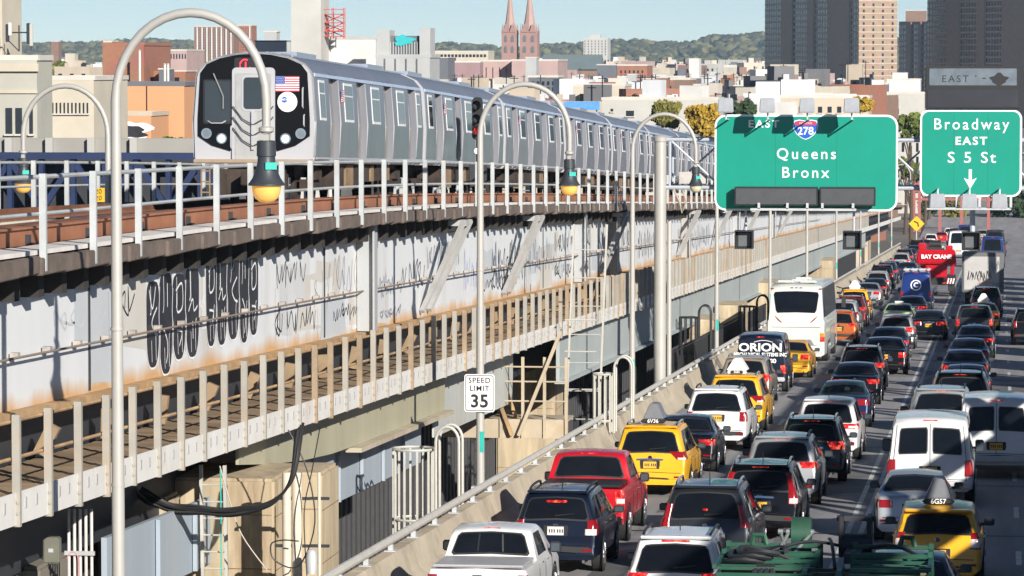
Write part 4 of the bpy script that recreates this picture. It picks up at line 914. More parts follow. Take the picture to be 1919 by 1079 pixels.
def common(mod, B, o):
    L, W = B.L, B.W
    r, w = o.get('r', .33), o.get('tw', .22); ys = o.get('axles', (.95, L - .92))
    bm = B.mesh([PAINT0, M_TRIM]); mod.add('body', bm, True)
    for y in ys:
        for sg in (-1, 1): m = MB(); arch(m, B, r, y, sg); mod.add('wheel_arch', m.mesh('wheel_arch', M_TRIM))
    add_wheels(mod, B, r, w, ys)
    z0, z1, tw_ = o['rw']; z0_w = z0 + .05; g = B.rear_patch(z0 - .035, z1 + .03, -tw_ - .04, tw_ + .04, .004, .22, tt=o.get('rwt', tw_) + .03)
    mod.add('window_seal', g.mesh('window_seal', M_TRIM)); g = B.rear_patch(z0, z1, -tw_, tw_, .013, .25, tt=o.get('rwt', tw_)); mod.add('rear_window', g.mesh('rear_window', M_GLASS))
    if 'ws' in o:
        a, b = o['ws']; mod.add('windshield', B.rear_patch(a, b, -.88, .88, .01, .15, True).mesh('windshield', M_GLASS))
    for sg in (-1, 1):
        for q in o.get('side', []): mod.add('side_window', B.side_patch(*q, sg).mesh('side_window', M_GLASS))
        if 'handles' in o:
            for y in o['handles']:
                p = B.sp(y, o.get('hz', .88)); mod.add('door_handle', box_mesh('door_handle', (sg * (p.x + .015), y, o.get('hz', .88)), (.03, .2, .03), M_CHROME))
        for y in o.get('seams', []):
            m = MB(); pts = [B.sp(y, z) + Vector((.003, 0, 0)) for z in [B.zb + .12 + (B.belt(y) - .03 - B.zb - .12) * i / 5 for i in range(6)]]
            m.tube([(sg * p.x, p.y, p.z) for p in pts], .006, 4); mod.add('door_seam', m.mesh('door_seam', M_INK))
        yM = o.get('mir', L * .66); p = B.sp(yM, B.belt(yM) + .06)
        m = MB(); m.box((sg * (p.x + .155), yM, B.belt(yM) + .1), (.21, .12, o.get('mh', .15))); m.box((sg * (p.x + .02), yM + .02, B.belt(yM) + .05), (.14, .07, .06)); mi = m.mesh('mirror', PAINT0 if o.get('mpaint', False) else M_TRIM, bevel=.022, seg=2)  # black housings put the shade on many mirrors into their colour
        m = MB(); m.box((sg * (p.x + .155), yM - .064, B.belt(yM) + .1), (.16, .006, o.get('mh', .15) - .05)); m2 = MB()
        mod.add('mirror', mi, o.get('mpaint', False), kids=[('mirror_glass', m.mesh('mirror_glass', M_MIRR, smooth=0))])
        if 'tl' in o:
            z0, z1, t0, d = o['tl'][:4]; sl = o['tl'][4] if len(o['tl']) > 4 else 0
            kids = []
            if o.get('tlc'): c = o['tlc']; kids = [('clear_lens', B.corner(c[0], c[1], c[2], min(d * .6, .05), sg, .022).mesh('clear_lens', M_CLEAR, smooth=50))]
            lit = o.get('lit', 1); mod.add('taillight', B.corner(z0, z1, t0, d, sg, slant=sl).mesh('taillight', M_REDLIT if lit else M_RED, smooth=50), kids=kids)
    if 'bl' in o:
        z, wd = o['bl']; y = B.yr(z); mod.add('brake_light', box_mesh('brake_light', (0, y - .004 - o.get('blo', 0), z), (wd, .04, .045), M_REDLIT))
    pz = o.get('plate', .8); y = B.yr(pz)
    if pz:
        mod.add('plate_recess', box_mesh('plate_recess', (0, y + .005, pz), (.5, .04, .22), M_TRIM, .01)); m = MB(); m.box((0, y - .022, pz), (.33, .014, .17)); m.mi = 1
        for i in range(6): m.box((-.12 + .048 * i + (.02 if i > 2 else 0), y - .0305, pz), (.026, .003, .07))
        mod.add('license_plate', m.mesh('license_plate', [M_PLATEW if o.get('wplate') else M_PLATE, M_INK], smooth=0))
    bz0, bz1 = o.get('bump', (.32, .5)); mod.add('bumper', B.rear_patch(bz0, bz1, -.97, .97, .02, .3).mesh('bumper', PAINT0 if o.get('bpaint') else M_TRIM), bool(o.get('bpaint')))
    if o.get('seam'):
        z = o['seam']; m = MB(); m.tube([B.tp(B.yr(z), t) + Vector((0, -.005, 0)) for t in [-.93 + 1.86 * i / 10 for i in range(11)]], .007, 4); mod.add('tailgate_seam', m.mesh('tailgate_seam', M_INK))
    if o.get('handle_bar'):
        z = o['handle_bar']; mod.add('trim_strip', B.rear_patch(z, z + .045, -.42, .42, .018, .3, nz=2).mesh('trim_strip', M_CHROME))
    if o.get('badge'): mod.add('badge', (lambda m: (m.lathe([(.055, -.01), (.045, -.018), (.004, -.018)], (0, B.yr(o['badge']), o['badge']), 12, 'y'), m.mesh('badge', M_CHROME))[1])(MB()))
    if o.get('rails'):
        ya, yb = o['rails']
        for sg in (-1, 1):
            pts = [B.tp(ya, .86) + Vector((0, 0, .0))] + [B.tp(y, .86) + Vector((0, 0, .075)) for y in frange(ya + .12, yb - .12, (yb - ya - .24) / 5)] + [B.tp(yb, .86)]
            m = MB(); m.tube([(sg * p.x, p.y, p.z) for p in pts], .026, 6); mod.add('roof_rail', m.mesh('roof_rail', M_TRIM if o.get('railb') else M_CHROME))
    for sg in (-1, 1):
        zr = o.get('refl', .5); mod.add('reflector', box_mesh('reflector', (sg * W * .36, B.yr(zr) - .022, zr), (.2, .02, .045), M_RED, 0))
    if o.get('wiper', o.get('spoiler')):
        a_, c_ = B.tp(B.yr(z0_w), -.02), B.tp(B.yr(z0_w + .06), .5); mod.add('rear_wiper', (lambda m: (m.tube([a_ + Vector((0, -.03, 0)), c_ + Vector((0, -.03, 0))], [.016, .008], 5), m.mesh('rear_wiper', M_TRIM))[1])(MB()))
        mod.add('lower_skirt', B.rear_patch(.38, .47, -.6, .6, .05, .3, nz=3).mesh('lower_skirt', M_TRIM))
    if o.get('spoiler'):
        z = o['spoiler']; y = B.yr(z); mod.add('spoiler', box_mesh('spoiler', (0, y - .02, z + .02), (B.wr(y) * 1.86, .3, .05), PAINT0, .02), True)
    if o.get('fin', 1):
        y = B.L * .22 if B.L < 6 else 0; 
        if y: p = B.tp(y + .3, 0); mod.add('antenna', (lambda m: (m.tube([p, p + Vector((0, -.12, .22))], [.012, .005], 5), m.mesh('antenna', M_TRIM))[1])(MB()))
    if o.get('exh'):
        mod.add('exhaust', (lambda m: (m.lathe([(.035, -.05), (.035, .12)], (W * .32, .02, .27), 8, 'y'), m.mesh('exhaust', M_CHROME))[1])(MB()))
    mod.B = B; return mod
MODELS = {}
def sedan(L=4.75, W=1.82, H=1.46, tl=(.77, .93, .66, .24, -.10), deck=1.03, lit=1, **k):
    B = Body(L, W, [(0, .42), (.03, .6), (.07, .86), (.10, deck - .05), (.16, deck), (.62, deck + .04), (.72, deck + .07), (1.42, H - .06), (1.75, H - .01), (2.3, H), (2.75, H - .03), (3.65, .98), (4.35, .86), (L - .12, .72), (L - .02, .55), (L, .42)],
             [(0, .95), (.7, deck), (L - 1.1, .93), (L, .7)], tum=.46, edge=.09)
    o = dict(rw=(deck + .09, H - .1, .86), rwt=.80, ws=(1.02, H - .1), tl=tl, lit=lit, bl=(deck + .12, .3), blo=-.03, plate=.76, bump=(.3, .44), seam=.56, badge=.93, exh=1, rails=None, mir=3.2,
             side=[(.98, 1.62, 1.45, 1.78, deck + .05, H - .12), (1.68, 2.45, 1.82, 2.43, deck + .03, H - .1), (2.52, 3.38, 2.5, 2.82, deck + .02, H - .1)], seams=[1.62, 2.48, 3.35], handles=[1.85, 2.7], hz=.86, fin=0)
    o.update(k); return common(Model(), B, o)
def suv(L=4.6, W=1.83, H=1.68, belt=1.05, rake=.3, tl=(.92, 1.09, .74, .28, -.14), lit=1, sp=None, **k):
    B = Body(L, W, [(0, .45), (.03, .62), (.05, .85), (.09, belt), (rake, H - .12), (rake + .18, H - .02), (1.3, H + .02), (2.2, H + .02), (2.7, H - .04), (3.5, 1.1), (4.2, 1.0), (L - .1, .82), (L - .02, .62), (L, .45)],
             [(0, .98), (.1, belt - .02), (1.0, belt), (L - 1.1, .98), (L, .75)], zb=.3, tum=.27, edge=.10)
    z1 = H - .16
    o = dict(r=.36, tw=.24, rw=(belt + .06, z1, .86), rwt=.80, ws=(1.14, H - .12), tl=tl, lit=lit, bl=(H - .06, .4), plate=.82, bump=(.34, .56), seam=.6, badge=.98, handle_bar=.9, mir=3.0, spoiler=H - .035, exh=1,
             side=[(.36, .98, .62, 1.0, belt + .06, H - .12), (1.06, 1.98, 1.06, 1.98, belt + .05, H - .12), (2.05, 3.12, 2.05, 2.62, belt + .04, H - .12)], seams=[1.02, 2.02, 3.15], handles=[1.3, 2.25], hz=.95, rails=(.5, 2.5), fin=1)
    o.update(k); return common(Model(), B, o)
def minivan(**k):
    d = dict(L=5.1, W=1.98, H=1.75, belt=1.06, rake=.26, tl=(.95, 1.3, .84, .12)); d.update(k); return suv(**d)
def pickup(L=5.8, W=1.95, H=1.9, bed=1.15, blen=1.95, tl=(.72, 1.02, .86, .1), cover=None, rear_split=False, crew=True, **k):
    B = Body(L, W, [(0, .5), (.02, .62), (.04, .9), (.06, bed - .03), (.09, bed), (blen, bed), (blen + .05, bed + .02), (blen + .22, H - .12), (blen + .36, H - .03), (blen + .8, H), (blen + 1.6, H - .02), (blen + 2.3, 1.22), (L - .3, 1.1), (L - .06, .92), (L, .55)],
             [(0, bed - .02), (blen + .1, bed - .04), (L - 1.6, 1.08), (L, .9)], zb=.4, tum=.25, plan=(.03, 8), edge=.06)
    o = dict(r=.39, tw=.27, axles=(1.1, L - 1.0), rw=(bed + .12, H - .14, .84), rwt=.78, ws=(1.28, H - .12), tl=tl, bl=(H - .06, .42), plate=.62, bump=(.42, .6), seam=.68, badge=None, mir=blen + 1.75, mh=.2,
             side=[(blen + .35, blen + 1.0, blen + .42, blen + 1.0, bed + .06, H - .13), (blen + 1.06, blen + 2.0, blen + 1.06, blen + 1.62, bed + .05, H - .13)] if crew else [(blen + .35, blen + 1.5, blen + .4, blen + 1.2, bed + .06, H - .13)],
             seams=[blen + .1, blen + 1.03, blen + 2.05], handles=[blen + .6, blen + 1.3], hz=1.0, fin=0)
    o.update(k); mod = common(Model(), B, o)
    mod.add('bed_cover', box_mesh('bed_cover', (0, blen / 2 + .05, bed + .045), (W * .9, blen - .08, .05), cover or M_TRIM, .02))
    mod.add('step_bumper', box_mesh('step_bumper', (0, -.05, .53), (W * .96, .14, .18), M_CHROME, .03))
    mod.add('tailgate_handle', box_mesh('tailgate_handle', (0, -.0, bed - .14), (.18, .05, .07), M_TRIM, .01))
    if rear_split:
        for t in (-.28, .28):
            p0, p1 = B.tp(B.yr(bed + .14), t), B.tp(B.yr(H - .15), t); m = MB(); m.beam(p0 + Vector((0, -.02, 0)), p1 + Vector((0, -.02, 0)), .03, .015); mod.add('window_bar', m.mesh('window_bar', M_TRIM, smooth=0))
    return mod
def van(L=5.5, W=2.0, H=2.08, belt=1.12, two=True, tl=(.72, 1.1, .88, .06), glass=True, win=True, cover=None, **k):
    B = Body(L, W, [(0, .48), (.02, .6), (.04, .9), (.06, belt), (.14, H - .2), (.2, H - .08), (.4, H), (2.0, H + .03), (3.6, H), (3.95, H - .1), (4.7, 1.25), (L - .25, 1.1), (L - .05, .9), (L, .5)],
             [(0, belt - .05), (3.0, belt), (L, 1.0)], zb=.36, tum=.11, plan=(.05, 7), edge=.1)
    o = dict(r=.37, tw=.24, axles=(1.15, L - .95), rw=(belt + .12, H - .26, .78), rwt=.76, ws=(1.32, H - .16), tl=tl, bl=(H - .08, .34), plate=.84, bump=(.42, .6), seam=.64, mir=4.2, mh=.3, lit=0, badge=None,
             side=[(3.3, 4.4, 3.3, 4.05, belt + .08, H - .22)] + ([(.4, 1.7, .42, 1.7, belt + .12, H - .26), (1.85, 3.1, 1.85, 3.1, belt + .12, H - .26)] if win else []), seams=[1.78, 3.2, 4.45], fin=0)
    o.update(k); mod = common(Model(), B, o)
    if two:
        mod.parts = [p for p in mod.parts if p[0] not in ('rear_window', 'window_seal')]
        for a, b in ((-.78, -.09), (.09, .78)):
            if glass:
                mod.add('window_seal', B.rear_patch(belt + .1, H - .24, a - .03, b + .03, .004, .2).mesh('window_seal', M_TRIM)); mod.add('rear_window', B.rear_patch(belt + .13, H - .27, a, b, .013, .2).mesh('rear_window', M_GLASS))
        for t in (0, -.9, .9):
            m = MB(); m.tube([B.tp(B.yr(z), t) + Vector((0, -.006, 0)) for z in [.62 + (H - .78) * i / 8 for i in range(9)]], .007, 4); mod.add('door_seam', m.mesh('door_seam', M_INK))
    elif not glass: mod.parts = [p for p in mod.parts if p[0] not in ('rear_window', 'window_seal')]
    mod.add('step_bumper', box_mesh('step_bumper', (0, -.06, .52), (W * .94, .16, .16), M_GALV, .03))
    return mod
RTILT = -atan(SLOPE); VS = {'econ': 1.10, 'taho': 1.10, 'coach': 1.04, 'taco': 1.03, 'coach2': 1.0}
def place(key, fn, name, label, cat, X, Y, col, yaw=0, group=None, override=None):
    if key not in MODELS: MODELS[key] = fn()
    mod = MODELS[key]; X *= .975; Y *= .975; t = thing(name, label, cat, R(X, .004, Y), (RTILT if Y < Y_FLAT else 0, 0, radians(yaw)), group)
    for nm, me, pt, mt, kids in mod.parts:
        o = link(nm, me, t, mtx=mt)
        if pt and col: o.material_slots[0].link = 'OBJECT'; o.material_slots[0].material = col
        if override and nm in override: o.material_slots[0].link = 'OBJECT'; o.material_slots[0].material = override[nm]
        for kn, km in kids: link(kn, km, o)
    t.scale = (VS.get(key, 1.05),) * 3; t['_m'] = key; return t
P_NAVY = paint('navy', (.006, .011, .028), .3); P_BLACK = paint('black', (.0045, .0045, .006), .2, .25); P_WHITE = paint('white', (.66, .67, .68), 0, .35); P_RED = paint('red', (.52, .008, .02), .1)
P_TAXI = paint('taxi', (.78, .40, .012), 0, .38); P_SILVER = paint('silver', (.46, .48, .5), .55, .34); P_GREY = paint('dgrey', (.03, .034, .042), .5); P_TAN = paint('tan', (.36, .31, .25), .4); P_BLUE = paint('dblue', (.008, .022, .07), .4)
P_VBLUE = paint('vanblue', (.008, .03, .17), .2); P_LIME = paint('lime', (.48, .62, .30), .1); P_ORNG = paint('orange', (.55, .14, .03), .4); P_BURG = paint('burg', (.16, .012, .02), .4); P_TEAL = paint('tealblack', (.005, .014, .017), .35, .2); P_CREAM = paint('coach', (.60, .62, .58), 0, .4); P_DTAXI = P_TAXI
def topper(t, num, white, z, y):
    """taxi roof advert and number lamp."""
    m = MB(); m.box((0, y, z + .06), (.62, .2, .1)); o = m.build('roof_lamp', M_TRIM if not white else M_WHITE, t, smooth=30, bevel=.03)
    tm = 'adv_white' if white else 'adv_grey'
    m = MB(); m.hexa([Vector((-.34 if white else -.27, y - .02, z + .115)), Vector((.34 if white else .27, y - .02, z + .115)), Vector((.34 if white else .27, y + 1.0, z + .115)), Vector((-.34 if white else -.27, y + 1.0, z + .115))],
            [Vector((-.1, y + .02, z + .5)), Vector((.1, y + .02, z + .5)), Vector((.1, y + .96, z + .5)), Vector((-.1, y + .96, z + .5))])
    m.build('roof_advert', mat(tm, (.75, .74, .70) if white else (.16, .17, .19), .45), t, smooth=0, bevel=.02)
    if num:
        if white: 
            m = MB(); m.prism(roundrect(.4, .1, .04, cz=z + .065), y - .115, y - .105); m.build('lamp_face', M_INK, t, smooth=0)
        text('roof_number', num, .1 if white else .135, M_WHITE, t, (0, y - .118, z + .065), ext=.002, bold=.002)
# ---- left lane
K_TACO = lambda: pickup(L=5.2, W=1.85, H=1.68, bed=1.08, blen=1.75, cover=mat('tonneau_grey', (.40, .40, .42), .5), rear_split=True, crew=False, tl=(.70, .98, .88, .08), lit=0, bl=(1.63, .32))
place('taco', K_TACO, 'pickup_truck', 'white pickup truck with a grey bed cover, nearest in the left lane', 'pickup truck', -9.8, 72, P_WHITE)
place('wagon', lambda: suv(L=4.55, W=1.8, H=1.66, tl=(.80, 1.10, .86, .2), tlc=(.80, .92, .82), wplate=1, railb=1, plate=.88, handle_bar=None, lit=0, bl=(1.46, .42), blo=.03), 'suv', 'dark navy SUV with roof rails and a white plate, ahead of the white pickup', 'car', -9.5, 82.4, P_NAVY)
place('silverado', lambda: pickup(L=5.85, W=2.0, H=1.88, bed=1.22, tl=(.78, 1.16, .87, .1), tlc=(.9, 1.0, .89), crew=True), 'pickup_truck', 'bright red pickup truck with a black bed cover', 'pickup truck', -9.75, 89.5, P_RED)
t = place('sienna', lambda: minivan(H=1.76, tl=(.94, 1.14, .82, .26, -.24), tlc=(.94, .99, .84), lit=0, plate=.80), 'taxi', 'yellow taxi minivan with a grey roof advert, ahead of the red pickup', 'taxi', -9.35, 103.5, P_TAXI, override={'bumper': P_TAXI}); topper(t, '6V36', False, 1.79, .95)
place('hatch', lambda: sedan(L=4.4, H=1.5, deck=1.06), 'sedan', 'black car mostly hidden behind the yellow taxi minivan in the left lane', 'car', -9.15, 112, P_BLACK)
place('pilot', lambda: suv(L=4.85, W=1.98, H=1.8, belt=1.12, rake=.22, tl=(.86, 1.14, .84, .14), lit=0, railb=1, plate=.95, handle_bar=None, bl=(1.745, .42)), 'suv', 'white boxy SUV with a gold plate and roof bars in the left lane', 'car', -8.9, 122, P_WHITE)
t = place('sienna', None, 'taxi', 'yellow taxi with a white roof advert, just ahead of the white boxy SUV', 'taxi', -8.95, 131.5, P_TAXI, override={'bumper': P_TAXI}); topper(t, '5S25', True, 1.79, .95)
place('mdx', lambda: suv(L=4.8, W=1.92, H=1.72, tl=(.88, 1.14, .72, .3)), 'suv', 'dark SUV with a tan tailgate between a yellow taxi and the lettered van', 'car', -9.6, 146.6, P_TAN)
K_ORION = lambda: van(L=5.2, W=2.0, H=2.2, belt=1.1, two=False, glass=False, win=True, tl=(.74, 1.05, .86, .08), bl=(2.1, .3), lit=1)
t = place('orion', K_ORION, 'van', 'navy work van lettered ORION MECHANICAL SYSTEMS INC behind the coach', 'van', -9.6, 156.2, P_NAVY)
for s_, sz, z, b, sx_ in (('ORION', .42, 1.70, .012, 1.2), ('MECHANICAL SYSTEMS INC', .19, 1.44, .006, .85), ('4800', .22, 1.2, .008, 1.15)):
    o = text('lettering', s_, sz, M_WHITE, t, (0 if sz != .22 else .35, MODELS['orion'].B.yr(z) - .04, z), ext=.012, bold=b, sx=sx_); o.rotation_euler = (pi / 2 - .09, 0, 0)
m = MB(); m.tube([Vector((-.25 + .12 * i, MODELS['orion'].B.yr(1.95) - .05, 1.91 + .07 * sin(pi * i / 6))) for i in range(7)], .014, 5); m.build('logo_swoosh', M_WHITE, t)
t = place('camrytaxi', lambda: sedan(H=1.48, tl=(.78, .98, .6, .26)), 'taxi', 'yellow taxi peeking out between the lettered navy van and the coach', 'taxi', -9.05, 168, P_TAXI)
# coach
def coach():
    B = Body(13.2, 2.62, [(0, .5), (.02, .7), (.05, 1.6), (.09, 2.2), (.22, 3.2), (.34, 3.42), (.7, 3.55), (3, 3.6), (12, 3.6), (12.7, 3.5), (13.0, 3.0), (13.15, 1.6), (13.2, .5)], [(0, 1.95), (13.2, 1.95)], zb=.32, tum=.07, plan=(.035, 10), edge=.1)
    mod = Model(); mod.B = B; mod.add('body', B.mesh([PAINT0, M_TRIM]), True); add_wheels(mod, B, .5, .3, (3.0, 4.3, 10.6))
    mod.add('rear_window', B.rear_patch(2.26, 3.2, -.74, .74, .014, .18, tt=.90).mesh('rear_window', M_GLASS)); mod.add('windshield', B.rear_patch(1.3, 3.2, -.9, .9, .014, .1, True).mesh('windshield', M_GLASS))
    for sg in (-1, 1):
        mod.add('side_glass', B.side_patch(.45, 12.4, .6, 12.2, 2.05, 3.35, sg, .012, 4, 30).mesh('side_glass', mat('coach_glass', (.02, .05, .11), .08, spec=.8)))
        for y in frange(1.6, 12, 1.3):
            p, q = B.sp(y, 2.06), B.sp(y, 3.3); m = MB(); m.beam((sg * (p.x + .016), y, 2.07), (sg * (q.x + .016), y, 3.33), .05, .012); mod.add('window_pillar', m.mesh('window_pillar', M_TRIM, smooth=0))
        m = B.corner(.98, 1.36, .90, .05, sg, .016); mod.add('taillight', m.mesh('taillight', M_REDLIT), kids=[('amber_lens', B.corner(1.2, 1.37, .905, .04, sg, .022).mesh('amber_lens', M_AMBER))])
        m = MB(); m.tube([(sg * (.62 + .08 * i), B.yr(1.85 + .09 * i) - .015, 1.82 + .05 * i + .02 * i * i * .3) for i in range(5)], [.008, .022, .028, .022, .008], 5); mod.add('marker_light', m.mesh('marker_light', M_RED))
        mod.add('marker_light', box_mesh('marker_light', (sg * 1.08, .24, 3.33), (.16, .04, .04), M_RED))
        for y in frange(5.2, 9.6, 1.1):
            m = MB(); m.tube([B.sp(y, z) * 1 + Vector((.004, 0, 0)) for z in (.5, 1.0, 1.5)], .008, 4)
            me = m.mesh('bay_seam', M_INK); 
            if sg < 0: me.transform(Matrix.Scale(-1, 4, (1, 0, 0))); me.flip_normals()
            mod.add('bay_seam', me)
        m = MB(); m.tube([(sg * 1.25, 13.1, 3.1), (sg * 1.55, 13.4, 3.0), (sg * 1.58, 13.4, 2.5)], .03, 6); m.box((sg * 1.58, 13.4, 2.35), (.2, .12, .5)); mod.add('mirror', m.mesh('mirror', M_TRIM, smooth=0))
    for i in (-1, 0, 1): mod.add('marker_light', box_mesh('marker_light', (.2 * i, .27, 3.37), (.13, .04, .035), M_RED))
    for z, w in ((1.62, .9), (.82, .78)):
        m = MB(); m.tube([(-w * 1.2, B.yr(z) - .004, z), (w * 1.2, B.yr(z) - .004, z)], .01, 4); mod.add('panel_seam', m.mesh('panel_seam', M_INK))
    m = MB()
    for i in range(5): m.box((.15, B.yr(.95) - .01, .86 + .05 * i), (1.3 - .06 * i, .03, .022))
    mod.add('grille', m.mesh('grille', M_TRIM, smooth=0))
    mod.add('bumper', B.rear_patch(.34, .7, -.98, .98, .05, .2).mesh('bumper', PAINT0), True); mod.add('license_plate', box_mesh('license_plate', (0, -.03, .75), (.36, .03, .18), M_PLATEW))
    mod.add('underbody', box_mesh('underbody', (0, 1.2, .42), (2.2, 1.8, .3), M_TRIM))
    for y, x in ((1.3, -.5), (1.3, .5), (3.4, 0), (7.0, 0)): mod.add('roof_hatch', box_mesh('roof_hatch', (x, y, 3.63), (.75, .9, .1), PAINT0, .03), True)
    return mod
place('coach', coach, 'coach_bus', 'large white coach with a dark rear window in the left lane', 'bus', -9.5, 182, P_CREAM)
SU = [('suvA', lambda: suv()), ('suvB', lambda: suv(L=4.9, W=1.95, H=1.78, belt=1.12, tl=(.9, 1.2, .86, .2), railb=1, lit=0)), ('sedA', lambda: sedan()), ('sedB', lambda: sedan(L=4.9, W=1.86, H=1.48, tl=(.76, .95, .5, .3), handle_bar=.88)), ('sedC', lambda: sedan(L=4.6, W=1.8, H=1.45, tl=(.74, .94, .70, .22, -.08), lit=0))]
for k_, f_ in SU: MODELS[k_] = f_()
def car(kind, name, label, X, Y, col, cat='car', yaw=0): return place(kind, None, name, label, cat, X, Y, col, yaw)
car('suvA', 'suv', 'orange SUV beside the front of the white coach', -8.35, 203, P_ORNG)
car('suvB', 'suv', 'silver SUV half hidden by the coach, ahead of the orange one', -8.8, 218, P_SILVER)
car('suvA', 'suv', 'burgundy SUV just past the coach, next to the brown-gold taxi', -8.75, 230, P_BURG)
t = car('suvB', 'taxi', 'brown-gold shaded taxi with a white roof advert beyond the coach', -8.95, 241, P_DTAXI, 'taxi'); topper(t, '', True, 1.8, .9)
car('sedA', 'sedan', 'black car left of the roof advert of the far shaded taxi', -9.75, 259, P_BLACK)
car('sedB', 'sedan', 'silver sedan just ahead of the far shaded taxi', -9.1, 270, P_SILVER)
car('sedA', 'sedan', 'black sedan between a silver sedan and a silver SUV far down the left lane', -9.05, 284, P_BLACK)
car('suvA', 'suv', 'silver SUV far down the left lane with lit lamps', -9.25, 297, P_SILVER)
car('suvB', 'suv', 'black SUV far down the left lane, left of the blue panel van', -9.45, 315, P_BLACK)
car('suvA', 'suv', 'dark blue SUV in the far bend of the left lane by the barrier', -9.5, 331, P_BLUE)
car('sedA', 'sedan', 'blue sedan right of the far dark SUVs, close behind the red crane', -8.1, 345, P_BLUE)
car('suvA', 'suv', 'pale SUV beside the left edge of the red crane', -9.5, 379, P_SILVER)
car('sedC', 'sedan', 'navy sedan left of the red crane top', -9.75, 421, P_NAVY)
car('suvB', 'suv', 'black SUV beyond the navy sedan left of the red crane', -9.7, 462, P_BLACK)
car('suvA', 'suv', 'white SUV far ahead above the red crane', -9.2, 530, P_WHITE)
car('sedA', 'sedan', 'tiny red car at the far end of the left lane', -8.4, 570, P_RED)
# ---- middle lane
place('rav', lambda: suv(L=4.6, W=1.84, H=1.70, lit=1, bl=(1.62, .5), railb=1), 'suv', 'white SUV at the bottom edge left of the green truck', 'car', -6.0, 71.5, P_WHITE)
place('odyssey', lambda: minivan(W=1.96, H=1.76, tl=(.95, 1.4, .88, .1), lit=0, bl=(1.3, .1), blo=.02, plate=0, rails=(.5, 2.9)), 'minivan', 'dark grey minivan left of the black SUV with a gold plate', 'car', -6.3, 83, P_GREY)
place('crv', lambda: suv(lit=0, L=4.5, W=1.82, H=1.66, tl=(.82, 1.5, .84, .12, .02), tlc=(.84, .95, .86), handle_bar=.93, bl=(1.6, .36), plate=.78), 'suv', 'black SUV with tall red tail lights and a gold plate', 'car', -5.6, 91, P_BLACK)
place('sorento', lambda: suv(L=4.7, W=1.88, H=1.68, tl=(.94, 1.09, .66, .28, -.1), railb=1, plate=.78), 'suv', 'silver SUV in the middle lane ahead of the black one with a gold plate', 'car', -5.65, 101, P_SILVER)
place('rav2', lambda: suv(L=4.6, W=1.83, H=1.67, tl=(.9, 1.1, .7, .32, -.14)), 'suv', 'dark teal SUV with shiny roof between the silver and the white SUV', 'car', -5.25, 109, P_TEAL)
place('qx', lambda: suv(L=5.0, W=1.94, H=1.72, rake=.42, tl=(.92, 1.06, .56, .34), tlc=(.94, 1.0, .75), rails=None, plate=.75, handle_bar=None), 'suv', 'white curvy SUV with an oval rear window in the middle lane', 'car', -5.2, 118, P_WHITE)
car('sedC', 'sedan', 'dark blue sedan just ahead of the white curvy SUV', -5.35, 134, P_BLUE)
car('sedA', 'sedan', 'black sedan in the middle lane with the blue sedan behind it', -5.45, 148, P_BLACK)
car('suvA', 'suv', 'black SUV in the middle lane right of the navy lettered van', -5.55, 158, P_BLACK)
place('towncar', lambda: sedan(L=5.4, W=1.98, H=1.5, tl=(.72, .94, .74, .12), deck=1.05, handle_bar=.72), 'sedan', 'long black limousine sedan with square red tail lights', 'car', -5.05, 172, P_BLACK)
car('sedB', 'sedan', 'dark blue sedan ahead of the black limousine', -5.2, 185, P_BLUE)
place('priusv', lambda: suv(L=4.6, W=1.8, H=1.62, tl=(.84, 1.06, .6, .32)), 'suv', 'silver wagon with roof rails right of the coach', 'car', -5.2, 199, P_SILVER)
t = car('sedC', 'taxi', 'pale green cab behind the blue panel van', -5.75, 224, P_LIME, 'taxi')
m = MB(); m.box((0, 1.9, 1.52), (.5, .16, .1)); m.build('roof_lamp', M_WHITE, t, bevel=.03)
car('sedB', 'sedan', 'black sedan with a bright lit tail light ahead of the silver wagon', -3.75, 211, P_BLACK)
K_CVAN = lambda: van(L=5.9, W=2.05, H=2.45, belt=1.2, two=False, glass=False, win=False, tl=(.85, 1.25, .88, .08), bl=(2.38, .3), plate=.62)
t = place('cvan', K_CVAN, 'van', 'tall blue panel van with a white ring logo and letter C', 'van', -5.5, 260, P_VBLUE)
B = MODELS['cvan'].B; m = MB(); ring(m, .27, .34, -.02, .01, 0, 0, 26); o = m.build('logo_ring', M_WHITE, t, smooth=0); o.location = (0, B.yr(1.65) - .015, 1.62); o.rotation_euler = (-.05, 0, 0)
o = text('logo_letter', 'C', .42, M_WHITE, t, (0, B.yr(1.65) - .03, 1.62), ext=.006, bold=.02)
m = MB()
for y in frange(.6, 4.2, .6): m.box((0, y, 2.56), (1.7, .06, .05))
for x in (-.75, -.3, .2, .7): m.tube([(x, .4, 2.6), (x, 4.4, 2.6)], .045, 6)
m.build('roof_rack', M_GALV, t, smooth=0)
